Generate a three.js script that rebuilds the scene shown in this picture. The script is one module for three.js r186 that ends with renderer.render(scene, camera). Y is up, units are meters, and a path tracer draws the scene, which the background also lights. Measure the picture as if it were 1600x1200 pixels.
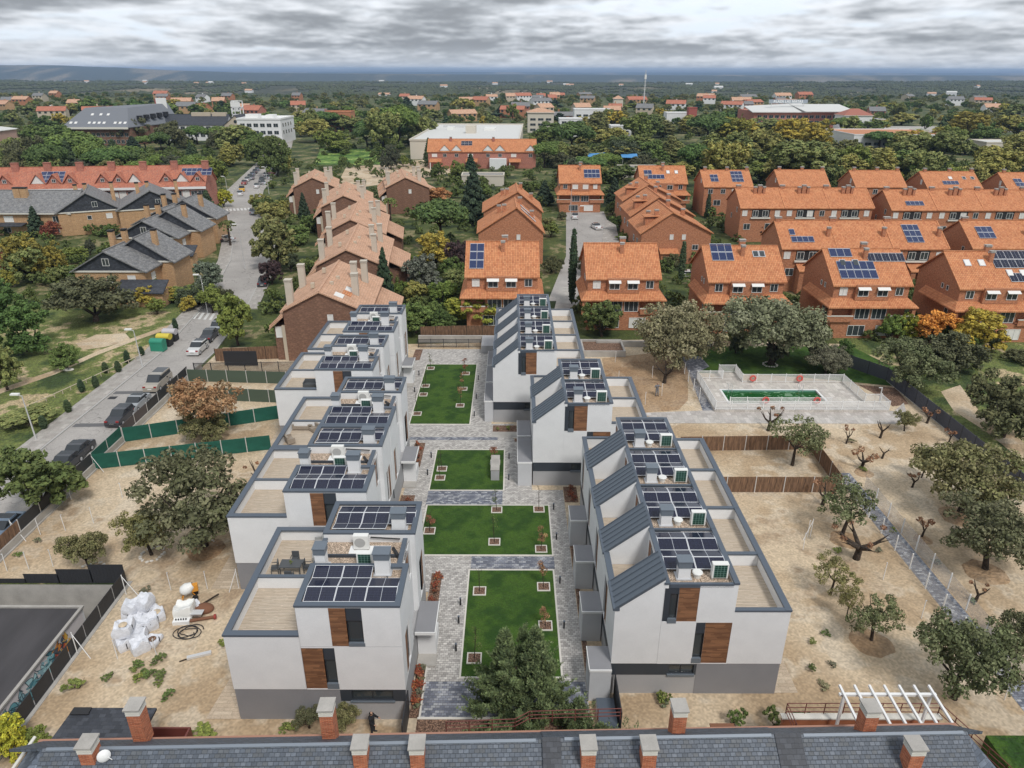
import * as THREE from 'three';
import { MarchingCubes } from 'three/addons/objects/MarchingCubes.js';
import { mergeGeometries } from 'three/addons/utils/BufferGeometryUtils.js';

// ---------------------------------------------------------------- camera, sky, sun, exposure
const scene = new THREE.Scene();
const EYE = 38, PITCH = 23.672 * Math.PI / 180, ROLL = 0.12 * Math.PI / 180;
const camera = new THREE.PerspectiveCamera(56.35, 4 / 3, 1, 60000);
camera.position.set(0, EYE, 0);
camera.rotation.set(-PITCH, 0, ROLL, 'YXZ');
scene.add(camera);

const renderer = new THREE.WebGLRenderer({ antialias: true });
renderer.toneMapping = THREE.LinearToneMapping;
renderer.toneMappingExposure = 1.5;
renderer.shadowMap.enabled = true;

function lattice(ix, iy, s) { let h = Math.imul(ix, 374761393) + Math.imul(iy, 668265263) + Math.imul(s, 974634777) | 0; h = Math.imul(h ^ h >>> 13, 1274126177); return ((h ^ h >>> 16) >>> 0) / 4294967296; }
function vnoise(x, y, s = 0, per = 0) {
  const ix = Math.floor(x), iy = Math.floor(y), fx = x - ix, fy = y - iy, u = fx * fx * (3 - 2 * fx), v = fy * fy * (3 - 2 * fy);
  const w = (a) => per ? ((a % per) + per) % per : a;
  const a = lattice(w(ix), w(iy), s), b = lattice(w(ix + 1), w(iy), s), c = lattice(w(ix), w(iy + 1), s), d = lattice(w(ix + 1), w(iy + 1), s);
  return a + (b - a) * u + (c - a) * v + (a - b - c + d) * u * v;
}
function fbm(x, y, s = 0, oct = 4, per = 0) { let t = 0, a = 0.5, n = 0; for (let i = 0; i < oct; i++) { t += a * vnoise(x, y, s + i * 17, per); n += a; x *= 2; y *= 2; per *= 2; a *= 0.5; } return t / n; }
const sstep = (a, b, x) => { const t = Math.min(1, Math.max(0, (x - a) / (b - a))); return t * t * (3 - 2 * t); };
const mix = (a, b, t) => a + (b - a) * t;

// overcast sky: a broken cloud sheet seen in perspective, paler where it thins
{
  const W = 4096, Hh = 2048, data = new Float32Array(W * Hh * 4);
  for (let r = 0; r < Hh; r++) {
    const el = ((r + 0.5) / Hh - 0.5) * Math.PI, y = Math.sin(el), cy = Math.cos(el);
    const coarse = el > 0.5 ? 4 : 1;
    for (let c = 0; c < W; c++) {
      const o = (r * W + c) * 4;
      if (el <= 0) { data[o] = 0.20; data[o + 1] = 0.20; data[o + 2] = 0.19; data[o + 3] = 1; continue; }
      if (coarse > 1 && c % coarse) { const q = (r * W + c - c % coarse) * 4; data[o] = data[q]; data[o + 1] = data[q + 1]; data[o + 2] = data[q + 2]; data[o + 3] = 1; continue; }
      const az = ((c + 0.5) / W - 0.5) * 2 * Math.PI, k = 1 / (y + 0.085), px = Math.cos(az) * cy * k, pz = Math.sin(az) * cy * k;
      const wx = fbm(px * 0.5 + 40, pz * 0.5, 5, 3) * 1.6, wz = fbm(px * 0.5, pz * 0.5 + 40, 6, 3) * 1.6;
      const big = fbm(px * 0.4 + 3.1 + wx * 0.3, pz * 0.55 + 7.7 + wz * 0.3, 11, 3), mid = fbm(px * 1.7 + wx, pz * 1.7 + wz, 23, 5), fine = fbm(px * 6.5 + wx, pz * 5.2, 41, 4);
      const far = 1 - sstep(0.0, 0.035, el);
      let t = sstep(0.34, 0.66, 0.34 * big + 0.42 * mid + 0.24 * fine - 0.01);      // 1 = thin bright cloud
      t = mix(t, 0.8 + 0.5 * (fine - 0.5), far * 0.7);
      const gap = sstep(0.56, 0.74, mid * 0.6 + big * 0.4) * (1 - far * 0.5);
      const lum = mix(0.235, 0.665, t) * (1 + 2 * y) / (1 + 2 * 0.05) * mix(1, 0.55, sstep(0.05, 0.8, y));      // an overcast sky is brighter overhead
      const blue = 0.45 * gap + 0.25 * (1 - t);
      data[o] = lum * mix(0.95, 0.80, blue); data[o + 1] = lum * mix(0.985, 0.96, blue); data[o + 2] = lum * mix(1.035, 1.12, blue); data[o + 3] = 1;
    }
  }
  const sky = new THREE.DataTexture(data, W, Hh, THREE.RGBAFormat, THREE.FloatType);
  sky.mapping = THREE.EquirectangularReflectionMapping; sky.magFilter = THREE.LinearFilter; sky.needsUpdate = true;
  scene.background = sky; scene.environment = sky;
}
const sun = new THREE.DirectionalLight(new THREE.Color(1, 0.965, 0.92), 1.5);
sun.name = 'sun';
sun.position.set(55, 150, 35); sun.target.position.set(0, 0, -70);
sun.castShadow = true; sun.shadow.radius = 24; sun.shadow.mapSize.set(4096, 4096);
Object.assign(sun.shadow.camera, { left: -150, right: 150, top: 180, bottom: -180, near: 1, far: 600 });
scene.add(sun, sun.target);
scene.fog = new THREE.FogExp2(new THREE.Color(0.45, 0.66, 1.0), 0.00008);

// ---------------------------------------------------------------- helpers
let seed = 12345;
const rnd = () => { seed = (seed + 0x6d2b79f5) | 0; let t = Math.imul(seed ^ seed >>> 15, 1 | seed); t = (t + Math.imul(t ^ t >>> 7, 61 | t)) ^ t; return ((t ^ t >>> 14) >>> 0) / 4294967296; };
const rr = (a, b) => a + (b - a) * rnd();
const reseed = (n) => { seed = n; };
// survey of the site: picture point -> place on the horizontal plane at height h ([x, forward distance]); everything stands at its own real place
const FOC = 1120, SP = Math.sin(PITCH), CP = Math.cos(PITCH);
const at = (u, v, h = 0) => { const t = (v - 600) / FOC, d = (EYE - h) / (SP + t * CP); return [(u - 800) / FOC * d, d * (CP - t * SP)]; };
const heightAt = (v, f) => { const t = (v - 600) / FOC; return EYE - f * (SP + t * CP) / (CP - t * SP); };
const perPixel = (f, h = 0) => (f * CP + (EYE - h) * SP) / FOC;     // metres per photo pixel at that place

const taken = new Map();
function numbered(name) { const n = taken.get(name) || 0; taken.set(name, n + 1); return n ? name + '_' + String(n).padStart(3, '0') : name; }
function tag(o, label, category, group) { o.userData.label = label; o.userData.category = category; if (group) o.userData.group = group; return o; }
function thing(name, label, category, x = 0, y = 0, f = 0, turn = 0, group) {
  const o = new THREE.Group(); o.name = numbered(name); o.position.set(x, y, -f); o.rotation.y = turn; scene.add(o);
  return tag(o, label, category, group);
}
function copyOf(o, label, x, y, f, turn = 0, group) {
  const c = o.clone(); c.name = numbered(o.name.replace(/_\d{3}$/, '')); scene.add(c); c.position.set(x, y, -f); c.rotation.y = turn;
  c.userData = { ...o.userData, label }; if (group) c.userData.group = group; return c;
}
const flat = (g) => g.index ? g.toNonIndexed() : g;
function planarUV(g) {                     // uv in metres, across each face
  const p = g.attributes.position, n = g.attributes.normal, uv = new Float32Array(p.count * 2);
  for (let i = 0; i < p.count; i += 3) {
    let ax = 0, ay = 0, az = 0;
    for (let k = 0; k < 3; k++) { ax += n.getX(i + k); ay += n.getY(i + k); az += n.getZ(i + k); }
    ax = Math.abs(ax); ay = Math.abs(ay); az = Math.abs(az);
    for (let k = 0; k < 3; k++) {
      const j = i + k, x = p.getX(j), y = p.getY(j), z = p.getZ(j);
      let a, b; if (ay >= ax && ay >= az) { a = x; b = -z; } else if (ax >= az) { a = -z; b = y; } else { a = x; b = y; }
      uv[j * 2] = a; uv[j * 2 + 1] = b;
    }
  }
  g.setAttribute('uv', new THREE.BufferAttribute(uv, 2)); return g;
}
const clean = (g) => { g = flat(g); for (const k of Object.keys(g.attributes)) if (!['position', 'normal', 'uv'].includes(k)) g.deleteAttribute(k); if (!g.attributes.uv) planarUV(g); return g; };
function merged(list) { list = [].concat(list).filter(Boolean).map(clean); return list.length === 1 ? list[0] : mergeGeometries(list); }
function bx(x0, x1, y0, y1, f0, f1) {      // box, forward distances f0 < f1
  const g = flat(new THREE.BoxGeometry(Math.abs(x1 - x0), Math.abs(y1 - y0), Math.abs(f1 - f0))); g.translate((x0 + x1) / 2, (y0 + y1) / 2, -(f0 + f1) / 2); return planarUV(g);
}
function poly(pts, uvOf) {                 // planar polygon(s) from [x,y,f] corner lists, fanned; with own uv in metres
  const pos = [], uv = [];
  for (const q of pts) {
    const v = q.map((a) => new THREE.Vector3(a[0], a[1], -a[2]));
    const e = v[1].clone().sub(v[0]).normalize(), n = e.clone().cross(v[2].clone().sub(v[0])).normalize(), w = n.clone().cross(e);
    for (let i = 1; i < v.length - 1; i++) for (const k of [0, i, i + 1]) { pos.push(v[k].x, v[k].y, v[k].z); const d = v[k].clone().sub(v[0]); uv.push(uvOf ? uvOf(v[k])[0] : d.dot(e), uvOf ? uvOf(v[k])[1] : d.dot(w)); }
  }
  const g = new THREE.BufferGeometry(); g.setAttribute('position', new THREE.Float32BufferAttribute(pos, 3)); g.setAttribute('uv', new THREE.Float32BufferAttribute(uv, 2)); g.computeVertexNormals(); return g;
}
function slab(q, t) {                      // a sloped plate: top corners [x,y,f] (counter-clockwise from above), thickness t straight down
  const low = q.map((a) => [a[0], a[1] - t, a[2]]), sides = q.map((a, i) => { const j = (i + 1) % q.length; return [low[i], low[j], q[j], a]; });
  return poly([q, [...low].reverse(), ...sides]);
}
function sheet(pts, y) {                   // level ground sheet from [x,f] outline, uv = metres
  const s = new THREE.Shape(pts.map(([x, f]) => new THREE.Vector2(x, f))), g = flat(new THREE.ShapeGeometry(s));
  const p = g.attributes.position, uv = new Float32Array(p.count * 2), nn = new Float32Array(p.count * 3);
  for (let i = 0; i < p.count; i++) { const x = p.getX(i), f = p.getY(i); p.setXYZ(i, x, y, -f); uv[i * 2] = x; uv[i * 2 + 1] = f; nn[i * 3 + 1] = 1; }
  g.setAttribute('uv', new THREE.BufferAttribute(uv, 2)); g.setAttribute('normal', new THREE.BufferAttribute(nn, 3)); return g;
}
function tube(a, b, r0, r1, n = 6) {       // tapered bar between [x,y,f] points
  const A = new THREE.Vector3(a[0], a[1], -a[2]), B = new THREE.Vector3(b[0], b[1], -b[2]), d = B.clone().sub(A);
  const g = new THREE.CylinderGeometry(r1, r0, d.length(), n, 1); g.applyQuaternion(new THREE.Quaternion().setFromUnitVectors(new THREE.Vector3(0, 1, 0), d.normalize())); g.translate((A.x + B.x) / 2, (A.y + B.y) / 2, (A.z + B.z) / 2); return flat(g);
}
function part(parent, name, geoms, mat, label) {
  const m = new THREE.Mesh(merged(geoms), mat); m.name = name; m.castShadow = m.receiveShadow = true; parent.add(m); if (label) m.userData.label = label; return m;
}
function partOf(parent, name, geom, mat) { const m = new THREE.Mesh(geom, mat); m.name = name; m.castShadow = m.receiveShadow = true; parent.add(m); return m; }   // shared geometry, as it is
function solo(name, label, category, geoms, mat, group) { const m = new THREE.Mesh(merged(geoms), mat); m.name = numbered(name); m.castShadow = m.receiveShadow = true; scene.add(m); return tag(m, label, category, group); }
function setting(name, geoms, mat) { const m = new THREE.Mesh(merged(geoms), mat); m.name = numbered(name); m.userData.kind = 'structure'; m.castShadow = m.receiveShadow = true; scene.add(m); return m; }
const ORD = ['first', 'second', 'third', 'fourth', 'fifth', 'sixth', 'seventh', 'eighth', 'ninth', 'tenth', 'eleventh', 'twelfth', 'thirteenth', 'fourteenth', 'fifteenth', 'sixteenth', 'seventeenth', 'eighteenth', 'nineteenth', 'twentieth'];
const TENS = ['', '', 'twenty', 'thirty', 'forty', 'fifty', 'sixty', 'seventy', 'eighty', 'ninety'];
const ordinal = (i) => i < 20 ? ORD[i] : (i + 1) % 10 === 0 ? TENS[(i + 1) / 10].replace(/y$/, 'ieth') : TENS[Math.floor((i + 1) / 10)] + '-' + ORD[(i + 1) % 10 - 1];

// ---------------------------------------------------------------- procedural textures and materials
function tex(W, H, fn, sx, sy, srgb = true) {       // fn(i, j, u, v) -> [r,g,b] 0..255; one repeat covers sx by sy metres
  const d = new Uint8Array(W * H * 4);
  for (let j = 0; j < H; j++) for (let i = 0; i < W; i++) { const c = fn(i, j, i / W, j / H), o = (j * W + i) * 4; for (let k = 0; k < 3; k++) d[o + k] = Math.max(0, Math.min(255, Array.isArray(c) ? c[k] : c)); d[o + 3] = 255; }
  const t = new THREE.DataTexture(d, W, H); t.wrapS = t.wrapT = THREE.RepeatWrapping; t.magFilter = THREE.LinearFilter; t.minFilter = THREE.LinearMipmapLinearFilter; t.generateMipmaps = true;
  if (srgb) t.colorSpace = THREE.SRGBColorSpace; t.repeat.set(1 / sx, 1 / sy); t.needsUpdate = true; return t;
}
const std = (o) => new THREE.MeshStandardMaterial({ roughness: 0.85, metalness: 0, ...o });
const rgb = (r, g, b) => new THREE.Color().setRGB(r, g, b);
const shade = (c, k) => [c[0] * k, c[1] * k, c[2] * k];
const mix3 = (a, b, t) => [mix(a[0], b[0], t), mix(a[1], b[1], t), mix(a[2], b[2], t)];
function courses(bw, bh, nx, ny, px, cols, joint, jw, offset = 0.5, vary = 0.12, sd = 1) {      // bricks, pavers, slates: colour map and bump map of the same pattern
  const W = Math.round(nx * px), H = Math.round(ny * px * bh / bw), colAt = (i, j, bump) => {
    const row = Math.floor(j / H * ny), fy = j / H * ny - row, xx = i / W * nx + (row % 2) * offset, c = Math.floor(xx) % nx, fx = xx - Math.floor(xx);
    const e = Math.min(fx * bw, (1 - fx) * bw, fy * bh, (1 - fy) * bh), r = lattice(c, row, sd), r2 = lattice(c, row, sd + 5);
    const n = fbm(i / W * 64, j / H * 64, sd, 2, 64) - 0.5;
    if (bump) return e < jw ? 90 : 170 + 60 * r2 + 30 * n;
    if (e < jw) return shade(joint, 1 + 0.2 * n);
    return shade(cols[Math.floor(r * cols.length)], 1 + (r2 - 0.5) * 2 * vary + 0.18 * n);
  };
  return { map: tex(W, H, (i, j) => colAt(i, j, false), nx * bw, ny * bh), bumpMap: tex(W, H, (i, j) => { const b = colAt(i, j, true); return [b, b, b]; }, nx * bw, ny * bh, false) };
}
const M = {};
{
  const soilMap = tex(1024, 1024, (i, j, u, v) => {
    const a = fbm(u * 6, v * 6, 1, 5, 6), b = fbm(u * 24, v * 24, 9, 4, 24), c = vnoise(u * 300, v * 300, 3, 300), d = fbm(u * 3, v * 3, 77, 3, 3);
    let k = mix3([197, 178, 151], [172, 149, 120], sstep(0.38, 0.72, a)); k = mix3(k, [203, 189, 168], sstep(0.48, 0.7, b) * 0.7); k = mix3(k, [146, 120, 92], sstep(0.6, 0.74, d * 0.5 + b * 0.5) * 0.6);
    return shade(k, 0.90 + 0.20 * c);
  }, 38, 38);
  const soilBump = tex(1024, 1024, (i, j, u, v) => { const b = 255 * (0.6 * fbm(u * 40, v * 40, 5, 4, 40) + 0.4 * vnoise(u * 200, v * 200, 6, 200)); return [b, b, b]; }, 38, 38, false);
  M.soil = std({ map: soilMap, bumpMap: soilBump, bumpScale: 0.09, roughness: 1 });
  M.soilDark = std({ color: rgb(0.72, 0.62, 0.54), map: soilMap, bumpMap: soilBump, bumpScale: 0.25, roughness: 1 });
  const fieldMap = tex(1024, 1024, (i, j, u, v) => {
    const a = fbm(u * 5, v * 5, 21, 5, 5), b = fbm(u * 30, v * 30, 29, 4, 30), c = vnoise(u * 256, v * 256, 33, 256);
    let k = mix3([88, 102, 50], [118, 122, 68], b); k = mix3(k, [176, 158, 124], sstep(0.54, 0.65, a * 0.6 + b * 0.4)); k = mix3(k, [56, 72, 34], sstep(0.56, 0.68, 1 - a));
    return shade(k, 0.78 + 0.44 * c);
  }, 34, 34);
  M.field = std({ map: fieldMap, bumpMap: soilBump, bumpScale: 0.3, roughness: 1 });
  M.town = std({ map: fieldMap, color: rgb(0.5, 0.54, 0.46), roughness: 1 });
  M.lawn = std({ map: tex(512, 512, (i, j, u, v) => { const a = fbm(u * 5, v * 5, 3, 4, 5), c = vnoise(u * 170, v * 170, 8, 170), d = vnoise(u * 60, v * 256, 4, 60); return shade(mix3([38, 68, 15], [62, 90, 26], sstep(0.3, 0.7, a)), 0.70 + 0.36 * c + 0.2 * d); }, 6, 6), bumpMap: soilBump, bumpScale: 0.1, roughness: 1 });
  M.asphalt = std({ map: tex(512, 512, (i, j, u, v) => { const a = fbm(u * 4, v * 4, 51, 4, 4), c = vnoise(u * 200, v * 200, 52, 200), cr = Math.abs(fbm(u * 5, v * 5, 57, 4, 5) - 0.5); return shade([172, 167, 162], (0.86 + 0.16 * a) * (0.93 + 0.14 * c) * (cr < 0.006 ? 0.8 : 1)); }, 14, 14), roughness: 0.95 });
  M.asphaltDark = std({ color: rgb(0.035, 0.036, 0.04), roughness: 0.9 });
  M.pavement = std({ ...courses(0.6, 0.6, 8, 8, 40, [[165, 160, 153], [158, 152, 146], [171, 166, 160]], [130, 126, 120], 0.012, 0, 0.06, 4), bumpScale: 0.006 });
  M.kerb = std({ color: rgb(0.42, 0.41, 0.39) });
  M.paver = std({ ...courses(0.30, 0.20, 12, 18, 40, [[176, 172, 167], [188, 184, 179], [164, 160, 156], [196, 192, 187]], [122, 118, 114], 0.013, 0.5, 0.07, 7), bumpScale: 0.008 });
  M.paverDark = std({ ...courses(0.30, 0.20, 12, 18, 40, [[128, 132, 142], [112, 116, 128], [152, 154, 160], [170, 172, 176], [100, 104, 116]], [92, 92, 96], 0.013, 0.5, 0.08, 9), bumpScale: 0.008 });
  M.border = std({ color: rgb(0.66, 0.63, 0.57) });
  const renderMap = tex(256, 256, (i, j, u, v) => { const s = 238 + 10 * (fbm(u * 8, v * 8, 2, 4, 8) - 0.5) + 6 * (vnoise(u * 120, v * 120, 5, 120) - 0.5); return [s, s, s]; }, 5, 5);
  M.white = std({ color: rgb(0.87, 0.875, 0.88), map: renderMap, roughness: 0.9 });
  M.base = std({ color: rgb(0.285, 0.285, 0.30), map: renderMap, roughness: 0.9 });
  M.baseLight = std({ color: rgb(0.45, 0.45, 0.46), map: renderMap, roughness: 0.9 });
  M.boxGrey = std({ color: rgb(0.64, 0.65, 0.67), map: renderMap, roughness: 0.9 });
  M.gardenSlab = std({ ...courses(1.2, 0.3, 4, 12, 60, [[190, 172, 150], [197, 180, 158], [184, 166, 144]], [150, 134, 114], 0.008, 0.5, 0.03, 33), bumpScale: 0.004, roughness: 0.9 });
  M.cap = std({ color: rgb(0.115, 0.14, 0.175), roughness: 0.45, metalness: 0.25 });
  M.darkPanel = std({ color: rgb(0.05, 0.06, 0.075), roughness: 0.45, metalness: 0.2 });
  M.frame = std({ color: rgb(0.03, 0.034, 0.04), roughness: 0.4 });
  M.glass = new THREE.MeshPhysicalMaterial({ color: rgb(0.045, 0.055, 0.06), roughness: 0.06, metalness: 0, specularIntensity: 1, ior: 1.6 });
  M.whiteFrame = std({ color: rgb(0.8, 0.8, 0.78), roughness: 0.5 });
  M.blind = std({ color: rgb(0.74, 0.73, 0.7), roughness: 0.7 });
  const boards = (cols, n, sx, sy, sd, W = 512) => tex(W, W, (i, j, u, v) => { const r = Math.floor(v * n), fy = v * n - r, off = lattice(r, 3, sd), seg = Math.floor((u + off) * 3) % 3, q = lattice(r, seg, sd + 2), g = fbm(u * 6 + q * 50, v * n * 3, sd, 3), e = Math.min(fy, 1 - fy); return shade(mix3(cols[0], cols[1], q), (0.88 + 0.24 * g) * (e < 0.07 ? 0.62 : 1)); }, sx, sy);
  M.deck = std({ map: boards([[186, 170, 150], [196, 181, 162]], 14, 2.4, 2.0, 3), roughness: 0.8 });
  M.wood = std({ map: boards([[112, 76, 52], [152, 108, 76]], 24, 2.2, 2.4, 8), roughness: 0.7 });
  const pebble = (cols, s, sd) => tex(512, 512, (i, j, u, v) => { const c = lattice(Math.floor(u * 128), Math.floor(v * 128), sd), n = vnoise(u * 128, v * 128, sd, 128); return shade(mix3(cols[0], cols[1], c), 0.7 + 0.5 * n); }, s, s);
  M.gravel = std({ map: pebble([[150, 130, 112], [205, 186, 166]], 5, 6), roughness: 1 });
  M.mulch = std({ map: pebble([[86, 62, 50], [150, 122, 102]], 6, 16), bumpMap: soilBump, bumpScale: 0.2, roughness: 1 });
  M.metal = std({ color: rgb(0.125, 0.15, 0.18), roughness: 0.4, metalness: 0.35 });
  M.chimCap = std({ color: rgb(0.17, 0.2, 0.235), roughness: 0.5, metalness: 0.2 });
  M.alu = std({ color: rgb(0.62, 0.63, 0.65), roughness: 0.4, metalness: 0.4 });
  M.plastic = std({ color: rgb(0.78, 0.78, 0.75), roughness: 0.5 });
  M.greenGrid = std({ map: tex(128, 128, (i, j, u, v) => { const a = (u * 4) % 1, b = (v * 6) % 1; return a < 0.12 || b < 0.12 ? [120, 150, 140] : [24, 62, 52]; }, 1, 1), roughness: 0.4 });
  const panelMap = tex(512, 256, (i, j, u, v) => {
    const ex = Math.min(u, 1 - u) * 2.0, ey = Math.min(v, 1 - v) * 1.05; if (Math.min(ex, ey) < 0.032) return [225, 227, 230];
    if (Math.abs(u - 0.5) * 2.0 < 0.014) return [190, 194, 200];
    const cx = (u * 24) % 1, cy = (v * 6) % 1; if (cx < 0.06 || cy < 0.05) return [62, 66, 86]; const k = 1 + 0.15 * (lattice(Math.floor(u * 24), Math.floor(v * 6), 4) - 0.5); return [27 * k, 30 * k, 50 * k];
  }, 1, 1);
  M.solar = std({ map: panelMap, roughness: 0.16, metalness: 0 });
  M.solarBlue = std({ map: tex(512, 256, (i, j, u, v) => { const ex = Math.min(u, 1 - u) * 2, ey = Math.min(v, 1 - v); if (Math.min(ex, ey) < 0.04) return [200, 205, 212]; const cx = (u * 10) % 1, cy = (v * 6) % 1; return cx < 0.07 || cy < 0.06 ? [84, 96, 128] : [32, 44, 82]; }, 1, 1), roughness: 0.18 });
  const tiles = (cols, sd) => {               // pantile courses running up the slope, 0.26 m wide, 0.38 m long
    const nx = 24, ny = 16, W = 768, H = 768, f = (i, j, b) => { const u = i / W * nx, v = j / H * ny, c = Math.floor(u), r = Math.floor(v), fx = u - c, fy = v - r, q = lattice(c, r, sd), q2 = lattice(c, r, sd + 3), st = fbm(i / W * 6, j / H * 6, sd, 4, 6); if (b) return 255 * (0.62 * Math.sin(fx * Math.PI) + 0.3 * (1 - fy)); return shade(mix3(cols[Math.floor(q * cols.length)], cols[Math.floor(q2 * cols.length)], 0.5), (0.96 + 0.12 * st) * (fx < 0.1 || fx > 0.92 ? 0.80 : 1) * (fy < 0.1 ? 0.86 : 1)); };
    return { map: tex(W, H, (i, j) => f(i, j, false), nx * 0.26, ny * 0.38), bumpMap: tex(W, H, (i, j) => { const b = f(i, j, true); return [b, b, b]; }, nx * 0.26, ny * 0.38, false), bumpScale: 0.06, roughness: 0.85 };
  };
  M.tile = std(tiles([[200, 134, 91], [207, 143, 100], [193, 125, 83], [203, 138, 96], [180, 112, 76]], 1));
  M.tilePeach = std(tiles([[202, 160, 132], [210, 170, 142], [192, 150, 122], [198, 158, 132]], 2));
  M.tileRose = std(tiles([[186, 118, 92], [196, 130, 104], [176, 104, 82], [170, 116, 98]], 4));
  const brick = (cols, joint, sd) => std({ ...courses(0.26, 0.075, 10, 30, 44, cols, joint, 0.007, 0.5, 0.08, sd), bumpScale: 0.006, roughness: 0.95 });
  M.brick = brick([[182, 120, 86], [172, 110, 77], [192, 130, 95], [162, 101, 70]], [176, 140, 116], 11);
  M.brickBrown = brick([[126, 92, 74], [116, 82, 66], [138, 102, 82], [108, 76, 60]], [140, 116, 100], 12);
  M.brickTan = brick([[186, 148, 108], [196, 158, 118], [172, 132, 94], [180, 142, 106]], [178, 156, 128], 13);
  M.brickRed = brick([[170, 104, 88], [158, 92, 78], [180, 116, 98]], [176, 146, 130], 14);
  M.chimBrick = brick([[178, 100, 68], [164, 88, 58], [190, 112, 78]], [182, 142, 116], 15);
  const slate = (cols, joint, sd) => std({ ...courses(0.36, 0.24, 12, 18, 40, cols, joint, 0.008, 0.5, 0.10, sd), bumpScale: 0.012, roughness: 0.6 });
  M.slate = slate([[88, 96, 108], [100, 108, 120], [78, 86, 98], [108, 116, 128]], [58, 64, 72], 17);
  M.slateDark = slate([[58, 61, 68], [66, 69, 76], [52, 55, 62]], [44, 46, 50], 18);  // dark slate; on the tan houses it paints shade into the gables
  M.slateGrey = slate([[122, 122, 122], [130, 129, 128], [114, 114, 116]], [96, 96, 96], 19);  // grey slate; on the tan houses it paints sky light into the slopes
  M.trim = std({ color: rgb(0.68, 0.66, 0.6) });
  M.concrete = std({ map: tex(256, 256, (i, j, u, v) => shade([172, 168, 162], 0.86 + 0.2 * fbm(u * 6, v * 6, 61, 5, 6) + 0.06 * vnoise(u * 128, v * 128, 3, 128)), 5, 5), roughness: 0.95 });
  M.cream = std({ color: rgb(0.62, 0.53, 0.41), map: renderMap });
  M.paleStack = std({ color: rgb(0.62, 0.56, 0.47), map: renderMap });
  M.reed = std({ map: tex(256, 128, (i, j, u, v) => shade([118, 92, 72], 0.6 + 0.6 * vnoise(u * 90, v * 3, 71, 90) + 0.2 * vnoise(u * 30, v * 8, 72, 30)), 2, 2), roughness: 1 });
  M.greenMesh = std({ map: tex(256, 256, (i, j, u, v) => { const a = fbm(u * 5, v * 3, 81, 3, 5); return shade(mix3([20, 74, 62], [36, 104, 88], a), 0.9 + 0.2 * vnoise(u * 128, v * 128, 3, 128)); }, 5, 2), roughness: 0.9 });
  M.oliveMesh = std({ color: rgb(0.075, 0.105, 0.075), roughness: 0.95 });
  M.blackFence = std({ color: rgb(0.028, 0.029, 0.033), roughness: 0.6 });
  M.steel = std({ color: rgb(0.66, 0.66, 0.66), roughness: 0.45, metalness: 0.3 });
  M.whitePaint = std({ color: rgb(0.8, 0.8, 0.79), roughness: 0.5 });
  M.wine = std({ color: rgb(0.16, 0.045, 0.035), roughness: 0.6 });
  M.bark = std({ color: rgb(0.11, 0.085, 0.065), roughness: 1, map: tex(64, 128, (i, j, u, v) => shade([200, 195, 190], 0.5 + 0.7 * vnoise(u * 20, v * 12, 91, 20)), 0.6, 1.2) });
  M.black = std({ color: rgb(0.02, 0.02, 0.022), roughness: 0.6 });
  M.rust = std({ color: rgb(0.2, 0.09, 0.05), roughness: 0.9 });
}
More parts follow.
